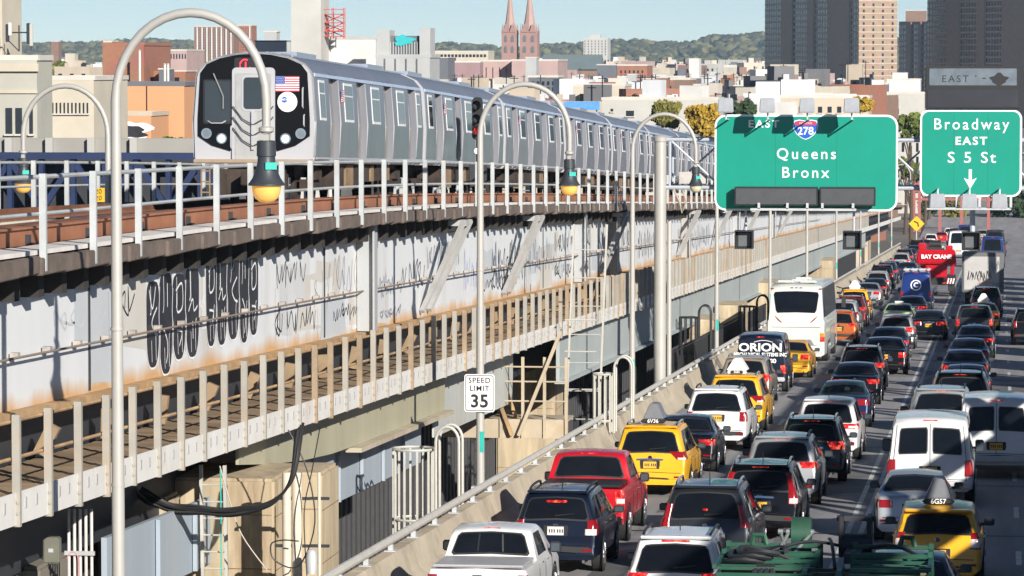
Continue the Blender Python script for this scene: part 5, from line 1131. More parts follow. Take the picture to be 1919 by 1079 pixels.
# crane
t = thing('mobile_crane', 'red mobile crane lettered BAY CRANE on a dark carrier', 'crane truck', R(-4.6, 0, 288), (RTILT, 0, 0))
m = MB(); m.box((0, 5.5, 1.15), (2.7, 11, .5)); m.box((-1.05, .2, .75), (.3, .3, .7)); m.box((1.05, .2, .75), (.3, .3, .7)); m.box((0, -.05, 1.0), (2.6, .15, .3)); m.build('carrier', M_TRIM, t, smooth=0, bevel=.03)
m = MB()
for y in (1.4, 2.9, 7.2, 8.6):
    for sg in (-1, 1): m.lathe([(.2, -.16), (.55, -.16), (.58, -.1), (.58, .1), (.55, .16), (.2, .16)], (sg * 1.15, y, .58), 18, 'x')
m.build('wheels', M_TYRE, t)
m = MB(); m.hexa([Vector((-1.5, .7, 2.4)), Vector((1.5, .7, 2.4)), Vector((1.5, 3.4, 2.2)), Vector((-1.5, 3.4, 2.2))], [Vector((-1.38, .55, 3.45)), Vector((1.38, .55, 3.45)), Vector((1.38, 3.2, 3.45)), Vector((-1.38, 3.2, 3.45))]); m.build('counterweight', P_RED, t, smooth=0, bevel=.08)
m = MB(); m.box((-1.05, 1.4, 3.7), (.55, 1.4, .5)); m.box((.95, 1.4, 3.6), (.5, 1.4, .35)); m.box((1.2, 1.0, 2.0), (.3, .5, .9)); m.box((0, 2.2, 1.9), (1.6, 2.4, 1.0)); m.build('superstructure', P_RED, t, smooth=0, bevel=.05)
m = MB(); m.lathe([(.32, -.42), (.32, .42)], (-.1, 1.3, 3.85), 16, 'x'); m.box((-.1, 1.3, 3.6), (1.0, .5, .3)); m.build('winch', M_TRIM, t)
m = MB(); m.beam((.1, 1.5, 3.3), (.1, 13.5, 3.0), .9, .9); m.build('boom', mat('boom_grey', (.5, .5, .48), .5), t, smooth=0, bevel=.05)
m = MB(); m.box((-.9, 10.2, 1.8), (.9, 1.9, 1.4)); m.build('cab', P_RED, t, smooth=0, bevel=.08)
for i in range(6):
    m = MB(); m.beam((.75 + .1 * i, -.14, .95), (.75 + .1 * i + .1, -.14, 1.35), .01, .1); m.build('chevron', M_WHITE if i % 2 else M_RED, t, smooth=0)
for x in (-1.0, .6):
    m = MB(); m.box((x, -.14, 1.0), (.2, .04, .12)); m.build('taillight', M_REDLIT, t, smooth=0)
o = text('lettering', 'BAY CRANE', .42, M_WHITE, t, (.0, .545, 2.93), ext=.01, bold=.016); o.rotation_euler = (pi / 2 - .14, 0, 0)
# ---- right lane
place('corolla', lambda: sedan(L=4.55, W=1.76, H=1.47, deck=1.04, tl=(.78, .95, .64, .2), lit=0), 'sedan', 'silver sedan behind the nearer white van, ahead of the right yellow taxi', 'car', -1.95, 91, P_SILVER)
t = place('prius', lambda: suv(L=4.6, W=1.8, H=1.58, belt=1.04, rake=.42, tl=(.8, 1.12, .86, .14), tlc=(.84, 1.0, .87), lit=0, rails=None, handle_bar=None, plate=.7, bl=(1.5, .3), spoiler=1.5), 'taxi', 'yellow hatchback taxi numbered 6G57 right of the green truck', 'taxi', -1.22, 80.5, P_TAXI, override={'bumper': P_TAXI}); topper(t, '6G57', False, 1.6, .9)
car('sedC', 'sedan', 'dark car at the bottom edge between the green truck and the right yellow taxi', -1.62, 70.5, P_GREY)
place('econ', lambda: van(W=2.06, H=2.08), 'van', 'white passenger van with two dark rear windows, left of the other white van', 'van', -1.75, 101.5, P_WHITE)
place('econ', None, 'van', 'white passenger van at the right edge, shaded blue behind the nearer white van', 'van', -.02, 111.5, P_WHITE)
place('taho', lambda: suv(L=5.1, W=2.0, H=1.86, belt=1.18, rake=.16, tl=(.95, 1.25, .9, .08), railb=1), 'suv', 'silver SUV squeezed between the two white vans and the big black SUV', 'car', -1.75, 120.5, P_SILVER)
place('taho', None, 'suv', 'big black SUV directly ahead of the white vans', 'car', -1.25, 131, P_BLACK)
car('sedA', 'sedan', 'dark sedan ahead of the big black SUV in the right lane', -1.2, 147, P_BLUE)
car('sedB', 'sedan', 'dark navy sedan, second ahead of the big black SUV', -1.35, 160, P_NAVY)
car('sedC', 'sedan', 'dark sedan, third ahead of the big black SUV', -1.3, 173, P_BLUE)
car('sedA', 'sedan', 'dark sedan with a lit brake lamp behind the grey capped pickup', -1.1, 189, P_GREY)
place('cap', lambda: suv(L=5.3, W=2.0, H=1.85, belt=1.2, rake=.14, tl=(.85, 1.2, .9, .06), rails=None), 'suv', 'grey truck with a windowed cap and white stickers in the right lane', 'pickup truck', -1.25, 208, P_GREY)
t = car('sedA', 'taxi', 'yellow taxi with a white roof advert behind the box truck', -.85, 226, P_TAXI, 'taxi'); topper(t, '', True, 1.47, 1.3)
car('suvB', 'suv', 'dark SUV under the rear of the graffiti box truck', -.75, 248, P_BLACK)
t = thing('box_truck', 'box truck with a dirty white graffiti covered roller door', 'truck', R(-1.05, 0, 268), (RTILT, 0, 0))
m = MB(); m.box((0, 3.4, 2.25), (2.9, 6.8, 2.75)); m.build('box', mat('truck_box', (.12, .125, .13), .6), t, smooth=0, bevel=.05)
m = MB(); m.box((-.08, -.02, 2.2), (2.42, .03, 2.3)); m.build('roller_door', mat('dirty_white', (.42, .41, .40), .6, 0, .12, 1, stain=(.3, .26, .22), stain_amt=.5), t, smooth=0)
m = MB(); m.box((0, 7.6, 1.5), (2.1, 1.6, 1.9)); m.build('cab', M_WHITE, t, smooth=0, bevel=.1)
m = MB(); m.box((0, 3.6, .75), (1.0, 7.5, .25)); m.box((0, .05, .62), (2.3, .15, .18)); m.build('chassis', M_TRIM, t, smooth=0)
for y in (1.9, 7.6):
    for sg in (-1, 1):
        m = MB(); m.lathe([(.2, -.2), (.46, -.2), (.48, -.1), (.48, .1), (.46, .2), (.2, .2)], (sg * 1.05, y, .48), 18, 'x'); m.build('wheel', M_TYRE, t)
rt = random.Random(12)
def tscrib(x0, x1, z0, z1, mm, w, n):
    m = MB(); x = x0
    for i in range(n):
        pts = [(x + rt.uniform(-.06, .06), -.045, z0 + rt.uniform(0, .2) * (z1 - z0)), (x + rt.uniform(0, .16), -.045, z1 - rt.uniform(0, .25) * (z1 - z0)), (x + rt.uniform(.05, .25), -.045, z0 + rt.uniform(0, .4) * (z1 - z0))]
        for a, b in zip(pts, pts[1:]): m.beam(a, b, .02, w, up=(0, 1, 0))
        x += (x1 - x0) / n
    m.build('graffiti', mm, t, smooth=0)
tscrib(-1.05, .6, 1.65, 2.4, M_GB, .085, 9); tscrib(.45, 1.1, 2.2, 3.1, M_GG, .06, 6); tscrib(-.3, .6, 1.45, 1.7, mat('pink_spray', (.6, .25, .25), .6), .05, 5); tscrib(.6, 1.1, 1.2, 1.6, M_GG, .05, 4)
place('coach2', lambda: van(L=8, W=2.5, H=3.1, belt=1.6, two=False, win=True, tl=(.9, 1.3, .9, .06)), 'bus', 'blue bus beyond the box truck', 'bus', -.6, 400, P_VBLUE)
place('coach2', None, 'bus', 'dark bus beyond the blue bus under the Broadway sign', 'bus', -.4, 462, P_GREY)
place('coach2', None, 'truck', 'white truck ahead of the crane in the middle lane', 'truck', -4.6, 450, P_WHITE)
place('coach2', None, 'truck', 'blue truck far ahead in the middle lane', 'truck', -4.3, 520, P_VBLUE)
for X_, Y_, k_, c_, l_ in ((-9.6, 350, 'sedB', P_SILVER, 'silver sedan behind the pale SUV, left of the red crane'), (-9.7, 400, 'suvA', P_BLACK, 'black SUV between the pale SUV and the navy sedan by the far barrier'), (-9.5, 442, 'sedA', P_GREY, 'grey sedan right behind the black SUV past the red crane'), (-9.3, 492, 'sedC', P_BURG, 'burgundy sedan far down the left lane beyond the crane'),
    (-6.6, 590, 'suvB', P_BLACK, 'dark SUV in the far jam beyond the crane'), (-2.4, 585, 'suvA', P_SILVER, 'silver SUV in the far jam under the Broadway sign'), (-3.4, 545, 'sedC', P_RED, 'red sedan in the far jam right of the crane'), (-7.6, 605, 'suvA', P_WHITE, 'white SUV at the very end of the queue'), (-5.3, 238, 'sedB', P_NAVY, 'navy sedan hidden between the pale green cab and the blue panel van')):
    car(k_, 'suv' if k_[:3] == 'suv' else 'sedan', l_, X_, Y_, c_)
car('suvB', 'suv', 'dark vehicle at the right edge with a lit red tail light', 1.75, 205, P_BLACK)
car('sedA', 'sedan', 'white car at the far end of the middle lane', -5.0, 560, P_WHITE)
car('sedB', 'sedan', 'dark car at the far end of the right lane', -1.0, 560, P_BLACK)
# ------------------------------------------------------------------ green truck in the foreground
M_GRN = mat('truck_green', (.013, .085, .052), .45, .1, .2, 1.5, stain=(.1, .09, .06), stain_amt=.5); M_GRNL = mat('truck_green_pale', (.09, .20, .20), .5, .1, .2, 1.2, stain=(.2, .24, .2), stain_amt=.5); M_HOSE = mat('hose', (.02, .022, .025), .5)
gt = thing('green_truck', 'green waste truck with open railed top, hoses and hoist at the bottom edge', 'truck', R(-2.02, 0, 40), (RTILT, 0, 0))
TH = 3.86
m = MB(); m.box((0, 2.8, 2.2), (2.52, 7.4, 2.72)); m.build('body', M_GRN, gt, smooth=0, bevel=.05)
m = MB(); m.box((0, 6.0, 3.575), (2.3, .9, .02)); m.box((-.62, 4.35, 3.575), (1.1, 2.2, .02)); m.box((.66, 4.35, 3.575), (1.1, 2.2, .02)); m.build('roof_sheet', M_GRNL, gt, smooth=0)
for i, (y, h) in enumerate(((6.5, TH + .02), (6.5, TH - .1), (6.5, TH - .22), (5.75, TH - .02), (5.75, TH - .16))):
    for x0, x1 in ((-1.22, -.1), (.32, 1.24)):
        m = MB(); m.box(((x0 + x1) / 2, y, h), (x1 - x0, .05, .055)); m.build('rail', M_GRN, gt, smooth=0, bevel=.008)
for y, h in ((6.3, TH - .05), (6.1, TH - .09), (5.5, TH - .07), (5.2, TH - .11), (4.85, TH - .1), (4.4, TH - .13)):
    for x0, x1 in ((-1.22, -.1), (.32, 1.24)):
        m = MB(); m.box(((x0 + x1) / 2, y, h), (x1 - x0, .045, .04)); m.build('cross_rail', M_GRN, gt, smooth=0)
for x in (-1.22, -.1, .32, 1.24):
    m = MB(); m.box((x, 6.5, TH - .14), (.06, .06, .42)); m.box((x, 5.75, TH - .16), (.06, .06, .4)); m.box((x, 6.1, TH - .02), (.05, .75, .05)); m.build('rail_post', M_GRN, gt, smooth=0)
for sg in (-1, 1):
    m = MB(); m.box((sg * 1.25, 5.5, TH - .05), (.05, 2.0, .05)); m.box((sg * 1.25, 5.5, TH - .2), (.05, 2.0, .04)); m.box((sg * 1.25, 3.0, 3.61), (.06, 6.6, .07)); m.build('side_rail', M_GRN, gt, smooth=0)
    m = MB(); m.hexa([Vector((sg * .2 - .06, 3.6, 3.59)), Vector((sg * .2 + .06, 3.6, 3.59)), Vector((sg * .2 + .06, 5.5, 3.59)), Vector((sg * .2 - .06, 5.5, 3.59))], [Vector((sg * .2 - .03, 4.6, 3.77)), Vector((sg * .2 + .03, 4.6, 3.77)), Vector((sg * .2 + .03, 5.4, 3.77)), Vector((sg * .2 - .03, 5.4, 3.77))]); m.build('gusset', M_GRN, gt, smooth=0)
m = MB(); m.box((0, 5.45, 3.65), (2.4, .12, .12)); m.box((.1, 4.9, 3.67), (.9, .14, .1)); m.build('crossbeam', mat('truck_mud', (.12, .11, .06), .7, 0, .4, 2), gt, smooth=0, bevel=.015)
for x in (.14, .48):
    m = MB(); m.box((x, 6.9, TH + .12), (.06, .5, .5)); m.build('hoist_plate', M_INK, gt, smooth=0, bevel=.01)
m = MB(); m.lathe([(.13, -.2), (.13, .2)], (.31, 6.75, TH + .02), 14, 'x'); m.box((.31, 6.9, TH + .33), (.46, .12, .06)); m.box((.31, 6.2, TH - .06), (.2, .9, .12)); m.build('winch_drum', M_DARK, gt)
for x, d in ((-.62, .12), (-.42, .2), (-.5, -.1)):
    m = MB(); m.tube([(x, 6.3, TH - .06), (x + d, 6.7, TH + .16)], .022, 6); m.lathe([(.035, -.03), (.035, .03)], (x + d, 6.7, TH + .17), 10, 'x'); m.build('hydraulic_arm', mat('worn_arm', (.22, .25, .25), .5, .3), gt)
m = MB(); m.lathe([(.22, -.12), (.22, .12)], (-.35, 6.85, TH + .12), 18, 'x'); m.build('green_drum', M_GRN, gt)
for x in (-.85, .95):
    m = MB(); m.tube([(x - .09, 6.5, TH + .03), (x - .06, 6.5, TH + .14), (x + .06, 6.5, TH + .14), (x + .09, 6.5, TH + .03)], .04, 6); m.build('lifting_eye', M_GRN, gt)
rh = random.Random(4)
for q in range(3):
    pts = [(-.95 + .3 * cos(a) * (1 - .03 * q) + .1 * q, 5.6 + .35 * sin(a), TH - .06 + .02 * sin(3 * a) + .05 * q) for a in [2 * pi * i / 16 for i in range(15)]]; m = MB(); m.tube(pts, .035, 6); m.build('hose_coil', M_HOSE, gt)
for a, b in (((-.7, 5.7, TH), (.2, 6.4, TH + .02)), ((-1.1, 5.5, TH - .05), (-.3, 5.5, TH - .1)), ((.45, 6.4, TH), (1.15, 5.8, TH - .05)), ((.0, 6.6, TH + .1), (.12, 5.4, 3.72))):
    A, Bv = Vector(a), Vector(b); m = MB(); m.tube([A + (Bv - A) * (i / 8) + Vector((0, 0, .1 * sin(pi * i / 8))) for i in range(9)], .022, 6); m.build('hose', M_HOSE, gt)
for i in range(4):
    m = MB(); m.tube([(-.75 + .05 * i, 5.0, 3.77), (-.8 + .07 * i, 4.7, 3.70), (-.72 + .04 * i, 4.4, 3.62)], .04, 6); m.build('hose_end', M_DARK, gt)
m = MB(); m.box((0, 2.8, .75), (1.2, 7.2, .3)); m.build('chassis', M_TRIM, gt, smooth=0)
for y in (1.2, 6.0):
    for sg in (-1, 1):
        m = MB(); m.lathe([(.2, -.2), (.46, -.2), (.48, -.1), (.48, .1), (.46, .2), (.2, .2)], (sg * 1.05, y, .48), 18, 'x'); m.build('wheel', M_TYRE, gt)

# ------------------------------------------------------------------ ladders, platform, cables beside the viaduct
M_LAD = mat('ladder_grey', (.5, .49, .45), .6, .2, .1, 2, stain=(.4, .28, .15), stain_amt=.35); M_TANS = mat('tan_steel', (.45, .38, .28), .7, 0, .15, 1, stain=(.36, .2, .1), stain_amt=.5); M_CABLE = mat('black_cable', (.015, .015, .017), .5)
def ladder(name, label, X, Y, h0, h1, w, dX=0, rung=.32, m_=M_LAD, group=None):
    t = thing(name, label, 'ladder', R(X, h0, Y)); 
    for sg in (-1, 1):
        m = MB(); m.beam((sg * w / 2, 0, 0), (sg * w / 2 + dX, 0, h1 - h0), .06, .09); m.build('stile', m_, t, smooth=0)
    for z in frange(.2, h1 - h0 - .1, rung):
        m = MB(); f = z / (h1 - h0); m.tube([(-w / 2 + dX * f, 0, z), (w / 2 + dX * f, 0, z)], .018, 6); m.build('rung', m_, t)
    return t
ladder('access_ladder', 'grey steel ladder leaning against the tan pier below the black cables', Xat(403, 71.5), 71.5, -1.2, 2.9, .46, -.06)
lt = ladder('access_ladder', 'tall pale ladder rising from the platform to the train deck', Xat(1092, 121), 121, .6, 7.0, 1.05, .25, .9)
for z in (1.2, 2.4, 3.4):
    m = MB(); ring(m, .4, .44, -.3, -.24, 0, 0, 16) if False else m.tube([(-.5, 0, z), (-.5, -.6, z), (.5, -.6, z), (.5, 0, z)], .025, 6); m.build('hoop', M_LAD, lt)
def cage(label, px, Y, h0, h1, rad=.62, m_=M_LAD, px2=None):
    X = Xat(px, Y); t = thing('ladder_cage', label, 'ladder cage', R(X, h0, Y))
    for z in (h1 - h0, (h1 - h0) * .04):
        m = MB(); pts = [(rad * cos(a), rad * sin(a), z) for a in [2 * pi * i / 20 for i in range(21)]]; m.tube(pts, .035, 6); m.build('hoop', m_, t)
    for i in range(10):
        a = 2 * pi * i / 10; m = MB(); m.box((rad * cos(a), rad * sin(a), (h1 - h0) / 2 - .15), (.05, .05, h1 - h0 + .3)); m.build('bar', m_, t, smooth=0)
    for y in (-.3, .3):
        m = MB(); m.tube([(rad + .08, y, -.3), (rad + .08, y, h1 - h0 + .2)] + [(rad + .08 + .27 - .27 * cos(a), y, h1 - h0 + .2 + .35 * sin(a)) for a in [pi * i / 10 for i in range(1, 11)]] + [(rad + .62, y, -.3)], .036, 8); m.build('hand_loop', m_, t)
    return t
cage('pale steel ladder cage with a looped handrail, left of the speed sign post', 775, 88, .4, 2.1, .48)
cage('weathered ladder cage beside the platform, right of the speed sign', 1130, 118, .9, 2.4, .3)
M_BLKS = mat('black_fence', (.015, .016, .02), .5)
cage('black ladder hoop against the dark fence, right of the gantry post', 1290, 172, .6, 2.3, .4, M_BLKS)
cage('black ladder hoop in front of the tan pier left of the coach', 1400, 185, .9, 2.4, .4, M_BLKS)
for lab, pa, pb in (('black picket fence before the tan pier left of the coach', 1255, 1436), ):
    ya, yb = Yat(pa, -12.9), Yat(pb, -12.9); t = thing('picket_fence', lab, 'fence', R(-12.9, 0, ya)); b0 = loc(t)
    for h in (.35, 1.55):
        m = MB(); m.beam(R(-12.9, h, ya) - b0, R(-12.9, h, yb) - b0, .05, .05); m.build('rail', M_BLKS, t, smooth=0)
    m = MB()
    for y in frange(ya, yb, .42): m.box(R(-12.9, .85, y) - b0, (.03, .03, 1.6))
    tag(m.build('pickets', M_BLKS, t, smooth=0), kind='stuff')
    m = MB(); m.hexa([R(-13.0, -3, ya) - b0, R(-12.85, -3, ya) - b0, R(-12.85, -3, yb) - b0, R(-13.0, -3, yb) - b0], [R(-13.0, .3, ya) - b0, R(-12.85, .3, ya) - b0, R(-12.85, .3, yb) - b0, R(-13.0, .3, yb) - b0]); m.build('kick_plate', M_BLKS, t, smooth=0)
# platform under the walkway
PY = 116; px0, px1 = Xat(818, PY), Xat(1062, PY)
t = thing('inspection_platform', 'tan steel inspection platform with railings and V braces behind the speed limit sign', 'platform', R((px0 + px1) / 2, .5, PY)); hw = (px1 - px0) / 2
m = MB(); m.box((0, 0, .3), (2 * hw, .12, .58)); m.box((0, 1.0, .52), (2 * hw, 1.9, .06)); m.build('deck', M_TANS, t, smooth=0)
for x in frange(-hw, hw, hw / 3):
    m = MB(); m.box((x, -.08, 1.25), (.09, .08, 2.5)); m.build('post', M_TANS, t, smooth=0)
for z in (1.15, 1.75, 2.2):
    m = MB(); m.tube([(-hw, -.1, z), (hw, -.1, z)], .028, 6); m.build('rail', M_TANS, t)
for a, b in (((-.75, -.2, 3.0), (.35, -.2, .1)), ((1.85, -.2, 3.3), (.55, -.2, .1)), ((-.55, .8, 3.0), (.45, .8, .3)), ((-2.0, -.2, 2.0), (-1.6, -.2, .1))):
    m = MB(); m.beam(a, b, .14, .1); m.build('brace', M_TANS if a[0] > 0 else M_RUSTWALL, t, smooth=0)
M_PLATE2 = mat('plate_grey', (.48, .5, .48), .6, 0, .1, .8, stain=(.4, .3, .2), stain_amt=.4)
bkg = thing('web_plate', 'pale grey steel web plate behind the platform braces', 'girder', R(-14.9, 0, 103)); b0 = loc(bkg)
m = MB(); sweep(m, sq(-14.95, -14.9, 1.5, 3.3), frange(101, 118, 4.2), b0, zero); m.build('plate', M_PLATE2, bkg, smooth=0)
# hanging cables
def smooth3(P, n=5):
    out = []
    for i in range(len(P) - 1):
        p0, p1, p2, p3 = P[max(i-1, 0)], P[i], P[i+1], P[min(i+2, len(P)-1)]
        for k_ in range(n):
            t = k_ / n; out.append(.5 * (2*p1 + (p2-p0)*t + (2*p0-5*p1+4*p2-p3)*t*t + (3*p1-p0-3*p2+p3)*t**3))
    return out + [P[-1]]
pts = [at(px, py, 69.5) for px, py in ((262, 918), (290, 940), (330, 952), (380, 957), (440, 958), (490, 950), (530, 925), (552, 880), (562, 800))]
cb = thing('cable_bundle', 'black cable bundle sagging under the walkway at lower left', 'cables', pts[0])
for i in range(6):
    r_ = random.Random(i); m = MB(); j = Vector((.018 * (i - 2.5), r_.uniform(-.06, .0), .022 * (i - 2.5))); m.tube([p - pts[0] + j * 1.25 * (1 + .25 * sin(k_ * .7 + i)) for k_, p in enumerate(smooth3(pts))], .027, 6); m.build('cable', M_CABLE, cb)
for lab, path, rad, mm in (('thin slack wire crossing the tan pier diagonally', ((412, 873), (428, 930), (452, 1000), (500, 1068)), .018, mat('wire_grey', (.45, .4, .35), .6)), ('pale green thin cable hanging down the tan pier', ((413, 880), (414, 960), (415, 1079)), .02, M_TEAL),
                           ('black wire looping down beside the white pipes', ((540, 805), (575, 880), (590, 980), (560, 1060), (515, 1050), (508, 1020), (530, 1012), (560, 1014)), .02, M_CABLE), ('thin wire from the fascia to the white pipes', ((600, 800), (585, 880), (570, 960), (575, 1079)), .016, M_CABLE)):
    P = [at(a, b, 70.5) for a, b in path]; t = thing('wire', lab, 'wire', P[0]); m = MB(); m.tube([p - P[0] for p in smooth3(P)], rad * .7, 6); m.build('strand', mm, t)
for lab, px, ra in (('left round white pipe on the pier', 537, .085), ('right round white pipe on the pier', 556, .1), ('short pale conduit right of the white pipes', 598, .03)):
    p = at(px, 885, 71.0); t = thing('drain_pipe', lab, 'pipe', p); m = MB(); m.tube([(0, 0, 0), (0, 0, -4)], ra, 12); m.build('pipe', mat('pipe_cream', (.62, .55, .45), .6, 0, .12, 1, stain=(.4, .28, .15), stain_amt=.5), t)
    m = MB(); 
    for z in (-.5, -1.4): m.box((0, .05, z), (ra * 2 + .3, .1, .05))
    m.build('strap', M_DARK, t, smooth=0)
p = at(584, 1045, 70.4); t = thing('junction_drum', 'grey cylindrical junction can at the foot of the white pipes', 'junction box', p); m = MB(); m.lathe([(.1, -.3), (.11, 0), (.09, .12), (.05, .16)], (0, 0, 0), 14); m.build('can', M_GALV, t)
p = at(98, 1030, 60); t = thing('junction_box', 'grey green electrical box under the walkway at lower left', 'junction box', p); m = MB(); m.box((0, 0, 0), (.26, .2, .42)); m.build('box', mat('box_olive', (.16, .16, .13), .5), t, smooth=0, bevel=.02); m = MB(); m.box((0, -.105, 0), (.08, .01, .06)); m.build('plate', M_GALV, t, smooth=0)
ct = at(150, 965, 61); t = thing('conduit_bank', 'five pale conduits dropping under the walkway at lower left', 'conduits', ct)
for i in range(5):
    m = MB(); m.tube([(-.19 + .095 * i, 0, .1), (-.19 + .095 * i, 0, -1.6)], .026, 8); m.build('conduit', mat('conduit_white', (.6, .58, .55), .5), t)
m = MB(); m.box((0, -.04, -.62), (.5, .05, .07)); m.build('clamp_bar', M_GALV, t, smooth=0); m = MB(); m.tube([(-.2 + .09 - .09 * cos(a), -.06, -.72 - .0 + .12 * sin(a)) for a in [pi * i / 8 for i in range(9)]] + [(-.02, -.06, -1.4)], .012, 5); m.build('pink_wire', mat('pink_wire', (.55, .25, .28), .5), t)
for i in range(5):
    a = at(25 + 9 * i, 1000 + 4 * i, 62); t = thing('wire', ['leftmost dangling black wire at the lower left corner', 'second dangling black wire from the lower left corner', 'third dangling black wire from the lower left corner', 'fourth dangling black wire, left of the olive electrical box', 'fifth dangling black wire, touching the olive electrical box'][i], 'wire', a); m = MB(); m.tube([(0, 0, .1), (.05, 0, -.3), (-.03 + .02 * i, 0, -.8)], .014, 5); m.build('strand', M_CABLE, t)
# right-hand bridge truss, just outside the view: it shades the right lane
tr = thing('bridge_truss', 'grey steel side truss and added high shade wall along the right edge of the roadway', 'bridge truss', R(6.6, 0, 60)); b0 = loc(tr)
def rbox(x0, x1, h0, h1, y0, y1, nm, mm):
    m = MB(); m.hexa([R(x, h0, y) - b0 for x, y in ((x0, y0), (x1, y0), (x1, y1), (x0, y1))], [R(x, h1, y) - b0 for x, y in ((x0, y0), (x1, y0), (x1, y1), (x0, y1))]); m.build(nm, mm, tr, smooth=0)
rbox(6.3, 6.5, .02, 5.6, -40, 112, 'shade_wall', M_STRUCT); rbox(6.3, 6.5, .02, 1.1, 112.2, 560, 'parapet', M_STRUCT)  # tall unseen wall added to shade the right lane
for y0_ in frange(120, 330, 15): rbox(6.3, 6.5, 1.11, 6.2, y0_, y0_ + 8.5, 'shade_wall', M_STRUCT)  # more added wall, gapped so its shade falls in bands
TT = 9.6
for h in (TT, 6.6): rbox(6.55, 6.95, h - .25, h + .2, -60, 330, 'chord', M_STRUCT)
ys_ = frange(-58, 326, 7)
for i, y in enumerate(ys_):
    m = MB(); m.beam(R(6.75, 0, y) - b0, R(6.75, TT - .3, y) - b0, .35, .35); m.build('upright', M_STRUCT, tr, smooth=0)
    if i < len(ys_) - 1 and y < 140:
        m = MB(); a, b = (0.2, TT - .3) if i % 2 else (TT - .3, .2); m.beam(R(6.75, a, y) - b0, R(6.75, b, ys_[i+1]) - b0, .3, .3); m.build('diagonal', M_STRUCT, tr, smooth=0)
# ------------------------------------------------------------------ city behind
M_CGLASS = mat('city_glass', (.02, .025, .035), .15, spec=.6)
M_PAR = mat('parapet_stone', (.55, .52, .47), .8, 0, .1, .3)
def cm(name, c, **k): return mat('wall_' + name, c, k.pop('rough', .85), 0, k.pop('var', .1), k.pop('scale', .25), **k)
C_BEIGE = cm('beige', (.42, .41, .355)); C_CREAM = cm('cream', (.52, .47, .38)); C_ORANGE = cm('orange', (.58, .30, .155), var=.04); C_WHITE = cm('white', (.60, .595, .575)); C_PALE = cm('pale', (.47, .46, .43)); C_GREY = cm('grey', (.40, .41, .41)); C_DKGREY = cm('dkgrey', (.13, .14, .16))
C_PINK = cm('pink', (.42, .30, .28)); C_TAN = cm('tan', (.50, .42, .33)); C_VIOLET = cm('violetbrick', (.30, .20, .21)); C_REDST = cm('redstone', (.33, .20, .175)); C_SLATE = cm('slate', (.14, .18, .19))
B_RED = brickmat('brick_red', (.36, .13, .075), (.42, .17, .10), (.40, .28, .22), 2.2); B_BROWN = brickmat('brick_brown', (.27, .15, .11), (.32, .19, .14), (.33, .26, .22), 2.2)
B_TOWER = brickmat('brick_tower', (.40, .27, .18), (.46, .32, .22), (.50, .40, .32), 1.2)
def zat(py, D): return (115 - py) / F_PX * D * 1.0
def bld(label, px0, px1, ytop, D, mw, depth=None, wins=None, roof=True, cat='building', name='building', ground=GZ, parm=None, yaw=0):
    x0, x1 = Xat(px0, D), Xat(px1, D); zt = at((px0 + px1) / 2, ytop, D).z; w = x1 - x0; d = depth or max(6, min(w, 18)); h = zt - ground
    t = thing(name, label, cat, ((x0 + x1) / 2, D, ground), (0, 0, radians(yaw)))
    m = MB(); m.box((0, d / 2, h / 2), (w, d, h)); m.build('wall', mw, t, smooth=0)
    if roof:
        m = MB(); p = .35 if w > 4 else .15
        for c, s_ in (((0, .15, h + p / 2), (w + .2, .34, p)), ((0, d - .15, h + p / 2), (w + .2, .34, p)), ((-w / 2 + .06, d / 2, h + p / 2), (.34, d - .64, p)), ((w / 2 - .06, d / 2, h + p / 2), (.34, d - .64, p))): m.box(c, s_)
        m.build('parapet', parm or M_PAR, t, smooth=0)
    if wins:
        for (wx0, wx1, wy0, wy1, cols, rows, fr) in wins:
            for i in range(cols):
                for j in range(rows):
                    a = wx0 + (wx1 - wx0) * (i + .5 - fr / 2) / cols; b = wx0 + (wx1 - wx0) * (i + .5 + fr / 2) / cols; c_ = wy0 + (wy1 - wy0) * (j + .2) / rows; e_ = wy0 + (wy1 - wy0) * (j + .85) / rows
                    A, Bq = at(a, e_, D), at(b, c_, D); xx0, xx1, zz0, zz1 = A.x - t.location.x, Bq.x - t.location.x, A.z - ground, Bq.z - ground
                    m = MB(); m.box(((xx0 + xx1) / 2, -.03, (zz0 + zz1) / 2), (xx1 - xx0, .1, zz1 - zz0)); wo = m.build('window', M_CGLASS, t, smooth=0)
                    if D < 600: m = MB(); m.box(((xx0 + xx1) / 2, -.1, zz0 - .06), (xx1 - xx0 + .2, .24, .12)); m.build('sill', M_PAR, wo, smooth=0)
    return t, w, d, h
t, w, d, h = bld('beige corner building with tall dark windows at the far left edge', -110, 72, 113, 240, C_BEIGE, 4, [(8, 45, 187, 262, 2, 1, .62), (52, 66, 187, 262, 1, 1, .4)])
m = MB(); m.box((0, -.12, h - .45), (w + .3, .3, .5)); m.box((0, -.06, h - 2.0), (w + .1, .14, .2)); m.build('cornice', C_CREAM, t, smooth=0)
bld('tan upper block standing on the beige corner building at the left edge', -60, 8, -25, 243, C_CREAM, 5)
